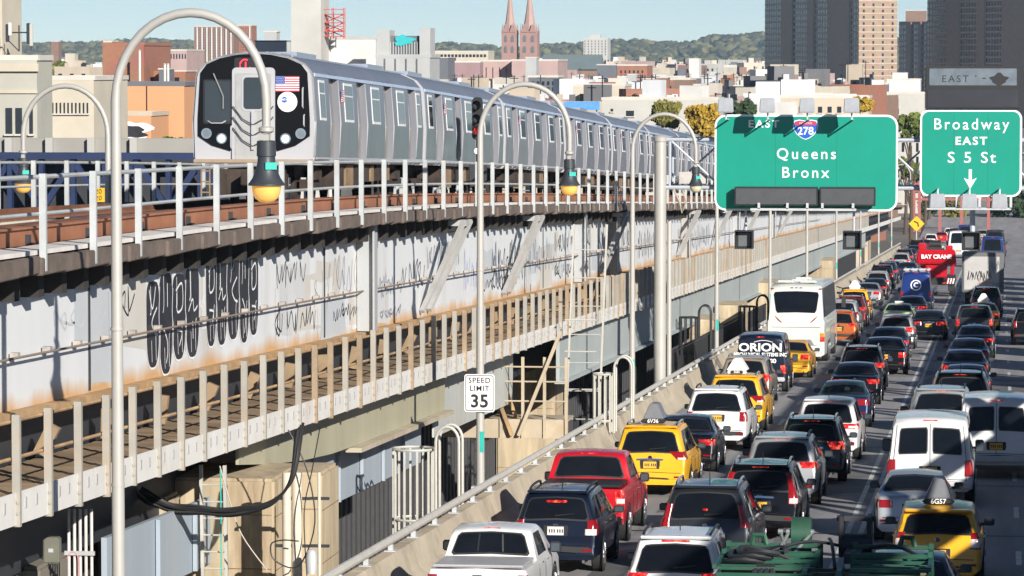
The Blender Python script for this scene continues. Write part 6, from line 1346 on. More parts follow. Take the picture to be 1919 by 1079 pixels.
# aerials on that roof
a = at(36, 96, 241); t = thing('rooftop_aerial', 'cluster of panel aerials on the roof at the left edge', 'aerial', a); s = 241 / 7200
m = MB(); m.tube([(0, 0, 0), (0, 0, 50 * s)], .05, 6); m.tube([(-22 * s, 0, 36 * s), (22 * s, 0, 36 * s)], .05, 6); m.tube([(-22 * s, 0, 22 * s), (0, 0, 0)], .04, 6); m.tube([(22 * s, 0, 36 * s), (24 * s, 0, 0)], .04, 6); m.build('mast', M_DARK, t)
for x, z0, z1, mm in ((-22, 18, 52, M_DARK), (19, 14, 54, M_DARK), (24.5, 10, 52, C_PALE), (-17, 30, 55, C_WHITE)):
    m = MB(); m.box((x * s, -.1, (z0 + z1) / 2 * s), (.22, .2, (z1 - z0) * s)); m.build('panel_aerial', mm, t, smooth=0, bevel=.03)
bld('cream factory wall with a band of narrow slots, left of the orange block', 66, 178, 150, 300, C_CREAM, 12, [(74, 168, 186, 217, 13, 1, .3), (76, 98, 232, 252, 4, 1, .3)])
t, w, d, h = bld('plain orange block with one dark vertical seam, left of the train', 178, 347, 161, 330, C_ORANGE, 14, parm=C_DKGREY)
m = MB(); m.box((Xat(277, 330) - t.location.x, -.02, h / 2), (.09, .06, h)); m.build('seam', M_INK, t, smooth=0)
t, w, d, h = bld('low orange block with black and white graffiti below the factory wall', 108, 285, 217, 322, C_ORANGE, 7, parm=C_TAN)
o = random.Random(9)
def gblob(m, cx, cz, rx, rz, y, n=40, amp=.16, sd=0):
    r = random.Random(sd); ph = [r.uniform(0, 6.28) for _ in range(4)]; P = []
    for i in range(n):
        a = 2 * pi * i / n; q = 1 + amp * (sin(3 * a + ph[0]) + .7 * sin(5 * a + ph[1]) + .5 * sin(8 * a + ph[2])); P.append((cx + rx * q * cos(a), cz + rz * q * sin(a)))
    m.prism(P, y, y + .02)
def lp(px, py, D, t): q = at(px, py, D); return q.x - t.location.x, q.z - t.location.z
s = 322 / 7200
m = MB(); 
for px, py, rx, rz, sd in ((190, 243, 42, 22, 1), (245, 245, 40, 18, 2), (212, 235, 12, 26, 3)): x, z = lp(px, py, 322, t); gblob(m, x, z, rx * s, rz * s, -.05 - .004 * sd, sd=sd)
m.build('graffiti_outline', M_GW, t, smooth=0)
m = MB()
for px, py, rx, rz, sd in ((190, 243, 33, 15, 4), (245, 247, 31, 11, 5), (212, 236, 7, 18, 6)): x, z = lp(px, py, 322, t); gblob(m, x, z, rx * s, rz * s, -.09 - .004 * sd, sd=sd)
m.build('graffiti_fill', M_GB, t, smooth=0)
bld('red brick block with no windows above the orange wall', 195, 272, 85, 420, B_RED, 14, parm=B_RED)
bld('small white hut on the red brick block', 197, 212, 78, 424, C_WHITE, 3, cat='hut', name='roof_hut')
bld('lower red brick wall right of the windowless brick block', 272, 312, 135, 425, B_RED, 8, parm=B_RED)
bld('dark narrow stair tower by the lower brick wall', 300, 311, 130, 421, C_DKGREY, 5)
bld('little brick house with one black window behind the orange wall', 318, 350, 134, 428, B_RED, 6, [(327, 337, 142, 156, 1, 1, .8)])
for px, lab in ((262, 'white vent pipe against the windowless brick block'), (309, 'left twin vent pipe near the little brick house'), (315, 'right twin vent pipe near the little brick house')):
    a = at(px, 160, 417); t = thing('vent_pipe', lab, 'pipe', a); m = MB(); zt = (66 if px == 262 else 40) * 417 / 7200; m.tube([(0, 0, 0), (0, 0, zt)], .14, 8); m.lathe([(.14, zt), (.2, zt + .05), (.02, zt + .15)], (0, 0, 0), 8); m.build('pipe', C_WHITE, t)
bld('pink brick mill roof beyond the windowless brick block', 283, 352, 95, 900, C_PINK, 20, [(286, 350, 98, 112, 12, 1, .4)])
bld('brick roof block left of the tall striped apartment house', 284, 302, 86, 905, B_RED, 8)
bld('slim square brick tower far off on the left', 99, 113, 78, 1300, B_BROWN, 4, cat='tower', name='brick_tower')
t, w, d, h = bld('pale square water tank house far off on the left', 125, 143, 101, 1100, C_CREAM, 4)
# striped apartment house
def slabs(label, px0, px1, ytop, D, mw, stripes, depth=14, rowpx=5.0, wpx=2.2, ybot=160, parm=None):
    t, w, d, h = bld(label, px0, px1, ytop, D, mw, depth, parm=parm); m = MB(); g = MB(); s = D / 7200
    for px in stripes:
        x = Xat(px, D) - t.location.x; g.box((x, -.06, h / 2), (.55, .12, h - .5))
    if stripes: g.build('light_stripes', C_WHITE, t, smooth=0)
    k = 0; y = ytop + rowpx
    while y < ybot:
        px = px0 + wpx
        while px < px1 - wpx:
            A = at(px, y, D); m.box((A.x - t.location.x, -.04, A.z - GZ), (wpx * .55 * s, .1, rowpx * .55 * s)); px += wpx * 2
        y += rowpx
    tag(m.build('windows', M_CGLASS, t, smooth=0), kind='stuff'); return t
slabs('tall hazy brick apartment house with pale vertical stripes behind the train', 366, 440, 50, 1500, B_BROWN, [372 + 9 * i for i in range(8)])
slabs('brick apartment house end, right of the striped one', 441, 474, 48, 1510, B_RED, [446, 470], 10)
t, w, d, h = bld('tall blank pale grey tower block behind the train roof', 547, 603, -20, 400, C_PALE, 5); 
bld('flat pale roof house left of the tall blank grey block', 480, 546, 78, 415, C_GREY, 6, parm=C_DKGREY)
a = at(504, 78, 416); bld('grey rooftop box left of the tall blank grey block', 497, 520, 60, 417, C_GREY, 2, ground=a.z, cat='hut', name='roof_hut')
bld('pale flat building right of the tall blank grey block', 604, 705, 74, 405, C_WHITE, 8, parm=C_GREY)
# red scaffold stair
a = at(605, 72, 402); t = thing('red_scaffold', 'red steel scaffold stair beside the tall blank grey block', 'scaffold', a); s = 402 / 7200
M_SCAF = mat('scaffold_red', (.5, .07, .04), .5)
m = MB()
for x in (0, 18, 40): m.tube([(x * s, 0, 0), (x * s, 0, 58 * s)], .05, 6); m.tube([(x * s, .9, 0), (x * s, .9, 58 * s)], .05, 6)
m.build('standards', M_SCAF, t)
m = MB()
for z in (4, 14, 30, 46): m.box((20 * s, .45, z * s), (40 * s, 1.0, .08)); m.tube([(0, 0, (z + 9) * s), (40 * s, 0, (z + 9) * s)], .035, 5)
m.build('decks', M_SCAF, t, smooth=0)
m = MB()
for z in (4, 14, 30): m.beam((2 * s, .2, z * s), (38 * s, .2, (z + 15) * s), .1, .1); m.beam((38 * s, .6, z * s), (2 * s, .6, (z + 15) * s), .1, .1)
m.build('braces', M_SCAF, t, smooth=0)
# grey vent structure with teal graffiti
t, w, d, h = bld('grey ribbed rooftop plant house with teal graffiti behind the train', 706, 806, 108, 395, C_GREY, 7, parm=C_GREY); s = 395 / 7200
for a_, b_, y0 in ((706, 730, 57), (786, 806, 53)):
    x0, x1 = Xat(a_, 395) - t.location.x, Xat(b_, 395) - t.location.x; zt = at(750, y0, 395).z - GZ; m = MB(); m.box(((x0 + x1) / 2, 2, (zt + h) / 2), (x1 - x0, 3.4, zt - h + .1)); m.build('shaft', C_GREY, t, smooth=0)
m = MB(); x0, x1 = Xat(728, 395) - t.location.x, Xat(788, 395) - t.location.x; zt = at(750, 65, 395).z - GZ
m.box(((x0 + x1) / 2, 1.0, (zt + h) / 2 - .1), (x1 - x0, .3, zt - h)); m.build('screen', C_DKGREY, t, smooth=0)
m = MB(); 
for i in range(12): m.box((x0 + (x1 - x0) * (i + .5) / 12, .78, (zt + h) / 2 - .5), (.1, .12, (zt - h) * .8))
m.build('slats', C_GREY, t, smooth=0)
m = MB(); gblob(m, (x0 + x1) / 2 - .1, zt - .55, 1.0, .5, .66, sd=8); gblob(m, (x0 + x1) / 2 - .5, zt - .75, .5, .45, .65, sd=9); m.build('teal_graffiti', mat('teal_spray', (.03, .42, .45), .6), t, smooth=0)
m = MB()
for px in (722, 742, 762, 782): m.box((Xat(px, 395) - t.location.x, -.06, h - 1.2), (.12, .1, 2.2))
m.build('ribs', C_DKGREY, t, smooth=0)
# violet brick row
bld('long violet brick loft row with flat roofs, left end', 838, 900, 117, 800, C_VIOLET, 20); bld('dark shaded brick loft at the left end of the violet row', 808, 840, 108, 790, C_DKGREY, 12)
bld('violet brick loft in the middle of the row below the spires', 901, 958, 115, 805, C_PINK, 20, [(905, 955, 120, 150, 4, 1, .12)]); bld('violet brick loft at the right end of the row', 959, 1045, 114, 800, C_PINK, 18)
bld('long cream mill with a strip of dark windows above the violet row', 815, 915, 97, 1150, C_CREAM, 14, [(818, 912, 100, 108, 14, 1, .7)])
bld('grey lift tower in front of the violet row', 985, 1005, 108, 690, C_GREY, 4); bld('dark glazed block below the violet row', 990, 1045, 145, 640, C_DKGREY, 8, [(994, 1042, 150, 172, 5, 2, .5)])
# church
def church():
    D = 1350; s = D / 7200; x0 = at(972, 105, D); t = thing('twin_spire_church', 'red stone church with twin spires and a long green slate roof', 'church', (x0.x, D, GZ)); X = lambda px: Xat(px, D) - x0.x; Z = lambda py: at(970, py, D).z - GZ
    for a, b in ((940, 968), (974, 1007)):
        cx, hw_ = X((a + b) / 2), X(b) - X((a + b) / 2); m = MB(); m.box((cx, hw_, Z(58) / 2), (2 * hw_, 2 * hw_, Z(58)))
        for sx_ in (-1, 1):
            for sy_ in (-1, 1):
                c = Vector((cx + sx_ * hw_ * .9, hw_ + sy_ * hw_ * .9, 0)); m.hexa([c + Vector((p * .38, q * .38, Z(64))) for p, q in ((-1, -1), (1, -1), (1, 1), (-1, 1))], [c + Vector((p * .04, q * .04, Z(44))) for p, q in ((-1, -1), (1, -1), (1, 1), (-1, 1))])
        tw = m.build('tower', C_REDST, t, smooth=0)
        m = MB(); m.lathe([(hw_ * .78, Z(58)), (hw_ * .42, Z(22)), (.1, Z(-30))], (cx, hw_, 0), 8); m.build('spire', mat('spire_stone', (.40, .27, .235), .8, 0, .1, .3), t, smooth=0)
        m = MB(); 
        for sx_ in (-1, 1): m.prism([(cx + sx_ * hw_ * .45 - hw_ * .4, Z(60)), (cx + sx_ * hw_ * .45 + hw_ * .4, Z(60)), (cx + sx_ * hw_ * .45, Z(44))], -.3, .3)
        m.build('gable', C_REDST, t, smooth=0)
        for py in (72, 92):
            for sx_ in (-.45, .45):
                m = MB(); q = hw_ * .18; m.prism([(cx + sx_ * hw_ - q, Z(py + 6)), (cx + sx_ * hw_ + q, Z(py + 6)), (cx + sx_ * hw_ + q, Z(py - 3)), (cx + sx_ * hw_, Z(py - 7)), (cx + sx_ * hw_ - q, Z(py - 3))], -.2, -.01); m.build('belfry_opening', C_DKGREY, t, smooth=0)
    m = MB(); xa, xb = X(1010), X(1122); m.box(((xa + xb) / 2, 12, Z(130) / 2), (xb - xa, 16, Z(130))); m.build('nave_wall', B_BROWN, t, smooth=0)
    m = MB(); z0, z1 = Z(130), Z(102); m.add([(xa, 3.2, z0), (xb, 3.2, z0), (xb, 20.8, z0), (xa, 20.8, z0), (xa, 12, z1), (xb, 12, z1)], [(0, 1, 5, 4), (2, 3, 4, 5), (0, 4, 3), (1, 2, 5), (0, 3, 2, 1)]); m.build('roof', C_SLATE, t, smooth=0)
    for px in (1068, 1090, 1110):
        m = MB(); x = X(px); q = 4 * s; m.prism([(x - q, Z(152)), (x + q, Z(152)), (x + q, Z(144)), (x, Z(138)), (x - q, Z(144))], 3.7, 3.99); m.build('arched_window', C_DKGREY, t, smooth=0)
church()
bld('dark blue gable block at the right end of the church roof', 1118, 1154, 122, 1250, C_DKGREY, 10)
slabs('white apartment block on the horizon right of the spires', 1093, 1138, 72, 2600, C_PALE, [], 20, 5, 3.2, 106)
bld('small penthouse on the white apartment block on the horizon', 1106, 1124, 66, 2604, C_PALE, 8, cat='hut', name='roof_hut')
bld('red brick factory right of the church roof', 1156, 1212, 123, 1000, B_RED, 16, [(1160, 1208, 130, 146, 6, 2, .35)])
bld('broad pale wall with two dark windows behind the last cars of the train', 1128, 1345, 188, 440, C_PALE, 8, [(1172, 1190, 204, 220, 1, 1, .8), (1144, 1150, 202, 210, 1, 1, .8)])
bld('cream block with a grey pipe behind the train roof', 1073, 1170, 162, 520, C_CREAM, 10, [(1095, 1100, 165, 190, 1, 1, .5)])
t = thing('blue_billboard', 'faded blue billboard behind the train roof', 'billboard', at(1090, 198, 436)); s = 436 / 7200; m = MB(); m.box((0, 0, 0), (68 * s, .2, 16 * s)); m.build('face', mat('billboard_blue', (.10, .30, .62), .5), t, smooth=0); m = MB()
for x in (-28, 0, 28): m.box((x * s, .25, -2), (.15, .15, 5))
m.build('legs', M_DARK, t, smooth=0)
bld('brick house row with a dark flat top above the broad pale wall', 1205, 1292, 150, 640, B_RED, 12, [(1212, 1288, 158, 172, 6, 1, .3)]); bld('dark stack block on the brick row', 1176, 1192, 140, 600, C_GREY, 3)
bld('white tower house right of the brick row', 1290, 1309, 110, 1100, C_WHITE, 8); bld('low brown brick roof block', 1226, 1250, 146, 630, B_BROWN, 5)
bld('pale row with a line of small windows above the big green sign', 1338, 1626, 184, 520, C_TAN, 12, [(1402, 1582, 196, 214, 10, 1, .42)])
bld('tan block at the right of the small window row', 1627, 1730, 176, 720, C_PALE, 12, [(1660, 1686, 200, 216, 1, 1, .9), (1632, 1726, 262, 340, 7, 3, .35)])
bld('cream low block left of the dark towers', 1262, 1342, 162, 600, C_CREAM, 12, [(1290, 1298, 182, 195, 1, 1, .8)])
bld('stepped white block in front of the sunlit tower side', 1660, 1722, 150, 900, C_WHITE, 12); bld('dark blue rooftop block before the sunlit tower side', 1610, 1662, 158, 880, C_DKGREY, 8); bld('white rooftop box top left of the stepped white block', 1670, 1698, 137, 905, C_WHITE, 6)
bld('cream roof house before the dark tower foot', 1500, 1560, 162, 870, C_CREAM, 10); bld('long pale roof wall before the dark tower foot', 1430, 1502, 166, 860, C_PALE, 10); bld('pinkish roof house before the dark tower foot', 1560, 1612, 164, 850, C_TAN, 8)
# towers
def tower(label, pxl, pxc, pxr, ytop, D, rows=(11.7,), name='apartment_tower'):
    C = at(pxc, 150, D); a = radians(28); u = Vector((-.39, .92, 0)).normalized(); v = Vector((.92, .39, 0)).normalized()
    def solve(dirv, px):
        lo, hi = 0, 400
        for _ in range(50):
            mid = (lo + hi) / 2; P = C + dirv * mid; q = _ROT.transposed() @ P; x = CX + F_PX * q.x / -q.z
            if (px - pxc) * (x - px) > 0: hi = mid
            else: lo = mid
        return lo
    LA, LB = solve(u, pxl), solve(v, pxr); zt = at(pxc, ytop, D).z; h = zt - GZ
    t = thing(name, label, 'tower block', (C.x, C.y, GZ)); O = Vector((0, 0, 0))
    m = MB(); A, Bq = u * LA, v * LB; m.hexa([O, Bq, A + Bq, A], [p + Vector((0, 0, h)) for p in (O, Bq, A + Bq, A)]); m.build('wall', B_TOWER, t, smooth=0)
    fl = 2.75
    for nm, dv, ln, cols in (('dark_side_windows', u, LA, max(3, int(LA / 3.2))), ('sunlit_side_windows', v, LB, 4 if LB < 30 else int(LB / 3.6))):
        nv = Vector((dv.y, -dv.x, 0)); nv = nv if nv.y < 0 else -nv; m = MB(); rr = random.Random(LA)
        for j in range(1, int(h / fl)):
            for i in range(cols):
                c = dv * (ln * (i + .5) / cols) + nv * .03 + Vector((0, 0, j * fl + .4)); ww = ln / cols * (.62 if dv is u else .2)  # windows enlarged on the unlit side to darken it further
                p, q = c - dv * ww / 2, c + dv * ww / 2; m.hexa([p, p + nv * .05, q + nv * .05, q] if (p - q).cross(nv).z > 0 else [q, q + nv * .05, p + nv * .05, p], [x_ + Vector((0, 0, 1.75 if dv is u else 1.2)) for x_ in ([p, p + nv * .05, q + nv * .05, q] if (p - q).cross(nv).z > 0 else [q, q + nv * .05, p + nv * .05, p])])
        tag(m.build(nm, M_CGLASS, t, smooth=0), kind='stuff')
        m = MB()
        for j in range(1, int(h / fl)):
            p, q = nv * .02 + Vector((0, 0, j * fl)), dv * ln + nv * .02 + Vector((0, 0, j * fl)); m.beam(p, q, .16, .34)
        tag(m.build('floor_bands', cm('band', (.52, .44, .36)), t, smooth=0), kind='stuff')
    for f0, f1 in ((.08, .30), (.45, .52), (.68, .80)):
        nv = Vector((u.y, -u.x, 0)); nv = nv if nv.y < 0 else -nv; p, q = u * LA * f0 + nv * .9, u * LA * f1 + nv * .9
        m = MB(); pts = [u * LA * f0, q - nv * .9, q, p]; pts = pts if (pts[1] - pts[0]).cross(pts[2] - pts[1]).z > 0 else pts[::-1]; m.hexa(pts, [x_ + Vector((0, 0, h - .5)) for x_ in pts]); m.build('bay', B_TOWER, t, smooth=0)
    return t
tower('dark apartment tower with one bright sunlit brick side', 1433, 1609, 1681, -45, 1700)
tower('dark apartment tower at the right edge behind the Broadway sign', 1737, 1945, 2010, -60, 1650)
tower('lower brown apartment block between the two dark towers', 1684, 1765, 1800, 38, 1850)
t, w, d, h = bld('brown rooftop plant room between the two dark towers', 1694, 1733, 20, 1856, B_BROWN, 6, ground=at(1700, 40, 1850).z, cat='hut', name='roof_hut')

# ------------------------------------------------------------------ far rowhouses
rr = random.Random(21); pal = [C_WHITE, C_CREAM, C_TAN, C_PALE, C_PINK, B_RED, B_BROWN, C_CREAM, B_RED, C_WHITE]
roofs = [cm('roof_white', (.72, .72, .72)), cm('roof_silver', (.55, .56, .58)), cm('roof_tar', (.16, .16, .17)), cm('roof_tan', (.5, .46, .4))]
n = 0
GRP = {}
for mw, adj in zip(pal, ('white', 'cream', 'tan', 'pale stone', 'pink', 'red brick', 'brown brick', 'cream', 'red brick', 'white')): GRP[mw.name] = adj
while n < 285:
    q_ = rr.random()
    if q_ < .2: px, yt, D = rr.uniform(72, 480), rr.uniform(98, 150), rr.uniform(900, 2600)
    elif q_ < .36: px, yt, D = rr.uniform(1430, 1600), rr.uniform(148, 186), rr.uniform(560, 840)
    else: px, yt, D = rr.uniform(780, 1432), rr.uniform(112, 200), 0
    if not D: D = 500 + 2200 * ((200 - yt) / 88) ** 1.5 * rr.uniform(.8, 1.1)
    ht_ = (115 - yt) / 7200 * D - GZ
    if not 7 < ht_ < 29: continue
    w = rr.uniform(4.5, 10.5) * (1 + D / 3500); d = rr.uniform(8, 16); x = Xat(px, D); mw = rr.choice(pal)
    m = MB(); m.box((0, d / 2, ht_ / 2), (w, d, ht_)); m.mi = 1; m.box((0, d / 2, ht_ + .03), (w - .5, d - .5, .06)); m.mi = 0
    m.box((0, .12, ht_ + .3), (w, .25, .6)); m.box((-w / 2 + .12, d / 2, ht_ + .25), (.25, d - .5, .5)); m.box((w / 2 - .12, d / 2, ht_ + .25), (.25, d - .5, .5))
    if rr.random() < .8: m.mi = rr.choice((0, 1)); q = rr.uniform(2, 3.6); m.box((rr.uniform(-.25, .25) * w, d * rr.uniform(.3, .7), ht_ + q / 2), (rr.uniform(2, 4), 3, q))
    for _ in range(rr.randint(2, 6)): m.mi = rr.choice((0, 1, 2)); m.box((rr.uniform(-.45, .45) * w, d * rr.uniform(.1, .9), ht_ + .7), (rr.uniform(.4, 1), .7, rr.uniform(1, 2)))
    if rr.random() < .35: m.mi = 2; xx = rr.uniform(-.4, .4) * w; m.box((xx, d * .4, ht_ + 2), (.12, .12, 4)); m.box((xx, d * .4, ht_ + 3.6), (1.2, .08, .1))
    m.mi = 2; cols = int(w / 2.4); off = rr.uniform(1.7, 2.6)
    if rr.random() < .8:
        for j in range(min(int(ht_ / 3), 4)):
            for i in range(cols):
                if rr.random() < .85: m.box((-w / 2 + w * (i + .5) / cols, -.02, ht_ - off - 3 * j), (1.0, .08, 1.5))
    adj = GRP[mw.name]
    o = link('row_house', m.mesh('row_house', [mw, rr.choice(roofs), M_CGLASS], smooth=0)); o.location = (x, D, GZ); o.rotation_euler = (0, 0, radians(rr.choice((-14, -14, 24, -8))))
    tag(o, 'distant flat roofed %s town house in the hazy roofscape' % adj, 'house', 'distant %s town houses' % adj); n += 1

# ------------------------------------------------------------------ hills and their wood
def hill(x, y):
    px = 1872 + x / y * 7200 * 1.0
    P = [(-200, 80), (100, 84), (250, 77), (340, 80), (520, 92), (700, 90), (830, 84), (960, 92), (1090, 84), (1180, 78), (1280, 84), (1350, 70), (1430, 66), (1560, 76), (2300, 90)]
    ty = P[-1][1]
    for (a, ya), (b_, yb) in zip(P, P[1:]):
        if a <= px <= b_: f = (px - a) / (b_ - a); f = f * f * (3 - 2 * f); ty = ya + (yb - ya) * f; break
    zt = (115 - ty) / 7200 * 5400 - 6; f = max(0, min(1, (y - 4250) / 1150)); return GZ + (zt - GZ) * (.35 + .65 * f * f * (3 - 2 * f)) if y > 4250 else GZ + (zt - GZ) * .35 * max(0, (y - 4150) / 100)
m = MB(); nx, ny = 90, 12; X0, X1, Y0, Y1 = -2900, 900, 4150, 6000
vs = [(X0 + (X1 - X0) * i / nx, Y0 + (Y1 - Y0) * j / ny, hill(X0 + (X1 - X0) * i / nx, Y0 + (Y1 - Y0) * j / ny)) for j in range(ny + 1) for i in range(nx + 1)]
m.add(vs, [(j*(nx+1)+i, j*(nx+1)+i+1, (j+1)*(nx+1)+i+1, (j+1)*(nx+1)+i) for j in range(ny) for i in range(nx)])
tag(m.build('hills', mat('hill_ground', (.06, .075, .04), .95), smooth=60), kind='structure')
ICO = []
bm = bmesh.new(); bmesh.ops.create_icosphere(bm, subdivisions=2, radius=1); ICO_V = [v.co.copy() for v in bm.verts]; ICO_F = [tuple(v.index for v in f.verts) for f in bm.faces]; bm.free()
from mathutils import noise
m = MB(); rw = random.Random(2)
for i in range(5200):
    y = 4200 + 1350 * rw.random(); x = rw.uniform(-1000, 60) * y / 3500; r = rw.uniform(3.6, 8.5); z = hill(x, y) + r * .5; off = Vector((rw.uniform(0, 99), rw.uniform(0, 99), 0))
    m.add([Vector((x, y, z)) + Vector((v.x, v.y, v.z * .85)) * r * (1 + .55 * noise.noise(v * 1.7 + off)) for v in ICO_V], ICO_F)
tag(m.build('hill_wood', mat('hill_foliage', (.10, .095, .035), .95, 0, .6, .012, island=.65), smooth=60), kind='stuff')

# ------------------------------------------------------------------ trees in the town
def tree(label, px, ytop, wpx, D, col, n=900, name='tree', base=None, leaf=.35):
    zt = at(px, ytop, D).z; x = Xat(px, D); rad = wpx / 2 / F_PX * D; zb = GZ if base is None else base; h = zt - zb
    t = thing(name, label, 'tree', (x, D, zb)); r = random.Random(px); n *= 2; leaf *= .72
    m = MB(); m.tube([(0, 0, 0), (.1, 0, h * .4), (0, .1, h * .8)], [.35, .25, .1], 8)
    for i in range(7):
        a = r.uniform(0, 6.28); m.tube([(0, 0, h * (.4 + .05 * i)), (cos(a) * rad * .4, sin(a) * rad * .4, h * (.55 + .05 * i)), (cos(a) * rad * .75, sin(a) * rad * .75, h * (.68 + .04 * i))], [.16, .1, .04], 6)
    m.build('trunk', mat('bark', (.09, .065, .045), .9), t)
    m = MB(); cl = []
    for i in range(26):
        a, e = r.uniform(0, 6.28), r.uniform(-.8, 1); q = r.uniform(.35, .85); cl.append((Vector((cos(a) * rad * q, sin(a) * rad * q, h - rad * .9 + e * rad * .62)), r.uniform(.22, .42) * rad))
    for i in range(n):
        c, cr = r.choice(cl); dv = Vector((r.gauss(0, 1), r.gauss(0, 1), r.gauss(0, 1))).normalized() * cr * r.uniform(.6, 1.05); p = c + dv; s_ = r.uniform(.6, 1.3) * leaf
        uu = Vector((r.gauss(0, 1), r.gauss(0, 1), r.gauss(0, 1))).normalized(); vv = uu.orthogonal().normalized()
        m.add([p - uu * s_ - vv * s_ * .6, p + uu * s_ * .2 - vv * s_, p + uu * s_ + vv * s_ * .5, p - uu * s_ * .3 + vv * s_ * .9], [(0, 1, 2, 3)])
    m.build('crown', mat('leaf_' + '_'.join('%d' % (100 * c) for c in col), col, .8, 0, .3, .4, island=.45), t, smooth=0); return t
YEL, GRN, OLV, DKG = (.34, .22, .02), (.10, .13, .02), (.16, .15, .03), (.03, .055, .02)
tree('olive green tree behind the third lamp arch', 1252, 190, 60, 430, OLV, 1500); tree('golden yellow autumn tree left of the big green sign', 1316, 196, 75, 425, YEL, 1800); tree('dark green tree above the left end of the big green sign', 1382, 186, 66, 460, DKG, 1500)
tree('yellow green creeper bush at the end of the small window row', 1615, 182, 34, 505, YEL, 900); tree('green tree between the two green signs', 1706, 212, 60, 513, GRN, 1400); tree('low olive tree far left above the roofs', 78, 118, 52, 1000, OLV, 700, leaf=.8); tree('second olive tree far left near the brick tower', 110, 116, 40, 1010, GRN, 600, leaf=.8)
tree('bushy tree behind the railing left of the train', 326, 258, 44, 150, GRN, 1600, base=-12, leaf=.14)
# ------------------------------------------------------------------ left of the train: grey parapet wall and blue truss of the far roadway
D = 140; t = thing('parapet_wall', 'grey concrete parapet with posts beyond the empty left track', 'wall', at(170, 300, D)); o0 = loc(t); s = D / 7200
m = MB(); m.box((0, .3, 1.5 * 14 * s + .1), (480 * s, .3, 32 * s)); m.build('panel', cm('parapet_grey', (.30, .29, .27)), t, smooth=0)
for px in (10, 90, 172, 255):
    m = MB(); m.box(((px - 170) * s, .0, 26 * s), (14 * s, .3, 34 * s)); m.build('post', cm('post_grey', (.42, .41, .39)), t, smooth=0)
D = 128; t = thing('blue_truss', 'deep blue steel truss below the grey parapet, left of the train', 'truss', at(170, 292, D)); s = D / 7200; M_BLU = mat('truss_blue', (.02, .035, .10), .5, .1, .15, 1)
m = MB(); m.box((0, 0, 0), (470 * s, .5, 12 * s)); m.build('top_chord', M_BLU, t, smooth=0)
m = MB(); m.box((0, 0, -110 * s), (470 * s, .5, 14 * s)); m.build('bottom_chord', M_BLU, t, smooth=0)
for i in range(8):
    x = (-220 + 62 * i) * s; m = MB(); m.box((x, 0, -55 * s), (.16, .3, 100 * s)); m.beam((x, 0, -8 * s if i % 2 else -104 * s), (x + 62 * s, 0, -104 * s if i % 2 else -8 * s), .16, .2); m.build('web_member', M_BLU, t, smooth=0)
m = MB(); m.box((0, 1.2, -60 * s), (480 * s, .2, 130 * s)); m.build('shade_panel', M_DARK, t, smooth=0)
x = at(185, 365, 80); t = thing('track_marker', 'small yellow track marker plate on the railing at left', 'sign', x); m = MB(); m.box((0, 0, 0), (.26, .03, .3)); m.build('plate', mat('marker_yellow', (.75, .42, .02), .5), t, smooth=0)
for i, z in enumerate((.07, -.07)): text('marker_digit', '20', .15, M_INK, t, (0, -.02, z), ext=.001)
# ------------------------------------------------------------------ end of the road
M_REDS = mat('red_steel', (.33, .10, .09), .6); D = 640
t = thing('red_gantry', 'red steel elevated frame at the far end of the road', 'steel frame', (Xat(1712, D), D, -28)); s = D / 7200
for px in (1710, 1722, 1760, 1800, 1850):
    m = MB(); m.box(((px - 1712) * s, 0, 4), (.5 if px > 1715 else .8, .5, 8.5)); m.build('post', M_REDS, t, smooth=0)
for z in (5.2, 6.6, 7.8):
    m = MB(); m.box((75 * s, 0, z), (170 * s, .35, .35)); m.build('beam', M_REDS, t, smooth=0)
t = thing('warning_sign', 'yellow diamond warning sign with a bent arrow at the far left of the road end', 'road sign', R(-9.9, 3.6, 470)); m = MB(); q = .95; m.prism([(0, -q), (q, 0), (0, q), (-q, 0)], 0, .05); m.build('plate', mat('sign_yellow', (.8, .45, .01), .5), t, smooth=0)
m = MB(); m.tube([(.25, -.03, -.35), (.15, -.03, .1), (-.3, -.03, .3)], .07, 5); m.build('arrow', M_INK, t); m = MB(); m.box((0, .1, -2.3), (.1, .1, 3.4)); m.build('pole', M_GALV, t, smooth=0)
for a_, b_, y_, D_, mm, lab in ((1690, 1716, 362, 790, B_BROWN, 'narrow brown brick shop house at the far left of the road end'), (1716, 1742, 350, 800, C_TAN, 'tan shop house at the road end behind the crane'), (1742, 1770, 366, 780, B_RED, 'low red brick shop house at the road end'), (1770, 1806, 348, 810, C_PINK, 'pinkish shop house at the road end under the Broadway sign'),
    (1806, 1838, 364, 790, C_CREAM, 'cream shop house at the road end'), (1838, 1880, 344, 820, C_DKGREY, 'dark grey loft at the right of the road end'), (1880, 1940, 358, 800, B_BROWN, 'brown brick house at the far right of the road end')):
    bld(lab, a_, b_, y_, D_, mm, 8, [(a_ + 2, b_ - 2, y_ + 5, y_ + 42, 4, 2, .45)])
rs = random.Random(77); m = MB()
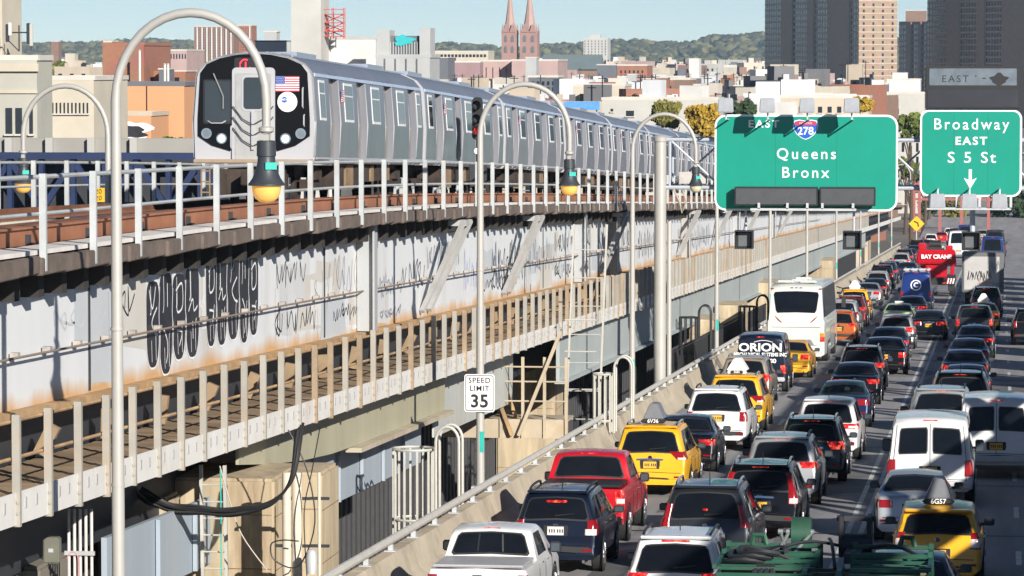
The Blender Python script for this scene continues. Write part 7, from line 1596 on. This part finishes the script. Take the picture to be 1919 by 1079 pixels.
for i in range(700):
    D_ = rs.uniform(1700, 4000); px_ = rs.uniform(50, 1440) if i % 6 else rs.uniform(60, 460); h_ = rs.uniform(7, 13); w_ = rs.uniform(6, 15); x_ = Xat(px_, D_); m.mi = rs.choice((0, 0, 1, 2, 3, 4)); m.box((x_, D_, GZ + h_ / 2), (w_, 12, h_), Matrix.Rotation(rs.choice((-.2, .4)), 3, 'Z'))
    m.mi = 5
    for q_ in range(int(w_ / 3)): m.box((x_ - w_ / 2 + 1.5 + 3 * q_, D_ - 6.6, GZ + h_ - 2), (1.1, .5, 1.5))
    m.mi = 0; m.box((x_ + rs.uniform(-2, 2), D_, GZ + h_ + 1), (2, 2, 2))
tag(m.build('distant_rooftops', [C_WHITE, C_CREAM, B_RED, C_PINK, C_PALE, M_CGLASS], smooth=0), kind='stuff')
m = MB()
for i in range(800):
    D_ = rs.uniform(1500, 4000); px_ = rs.uniform(50, 1440); r_ = rs.uniform(3, 6); off = Vector((rs.uniform(0, 99), 0, 0)); m.add([Vector((Xat(px_, D_), D_, GZ + 5 + r_ * .3)) + v * r_ * (1 + .5 * noise.noise(v * 1.7 + off)) for v in ICO_V], ICO_F)
tag(m.build('street_tree_canopy', mat('hill_foliage', (0, 0, 0)), smooth=60), kind='stuff')

tree('dull green tree past the end of the viaduct, right of the big green sign', 1696, 296, 46, 632, GRN, 900); tree('dark tree past the yellow diamond sign', 1733, 318, 52, 664, DKG, 900); tree('olive tree behind the viaduct end under the big green sign', 1660, 330, 44, 640, OLV, 700); tree('dark tree left of the road end under the Broadway sign', 1740, 368, 40, 690, DKG, 700); tree('dark green tree at the right of the road end', 1900, 330, 90, 700, DKG, 1200, leaf=.6); tree('dull olive tree in the middle of the road end', 1790, 372, 50, 700, OLV, 700)

# ------------------------------------------------------------------ air
HZ = bpy.data.materials.new('haze'); HZ.use_nodes = True; nt = HZ.node_tree; nt.nodes.clear(); ou = nt.nodes.new('ShaderNodeOutputMaterial'); pv = nt.nodes.new('ShaderNodeVolumePrincipled')
pv.inputs['Color'].default_value = (.50, .74, 1.0, 1); pv.inputs['Density'].default_value = 0.00007; pv.inputs['Anisotropy'].default_value = 0; nt.links.new(pv.outputs[0], ou.inputs['Volume'])
m = MB(); m.box((-1200, 3120, 35), (7000, 6640, 132)); hz = m.build('haze', HZ, smooth=0); tag(hz, kind='stuff')
for o in COL.objects:
    if '_m' in o: del o['_m']
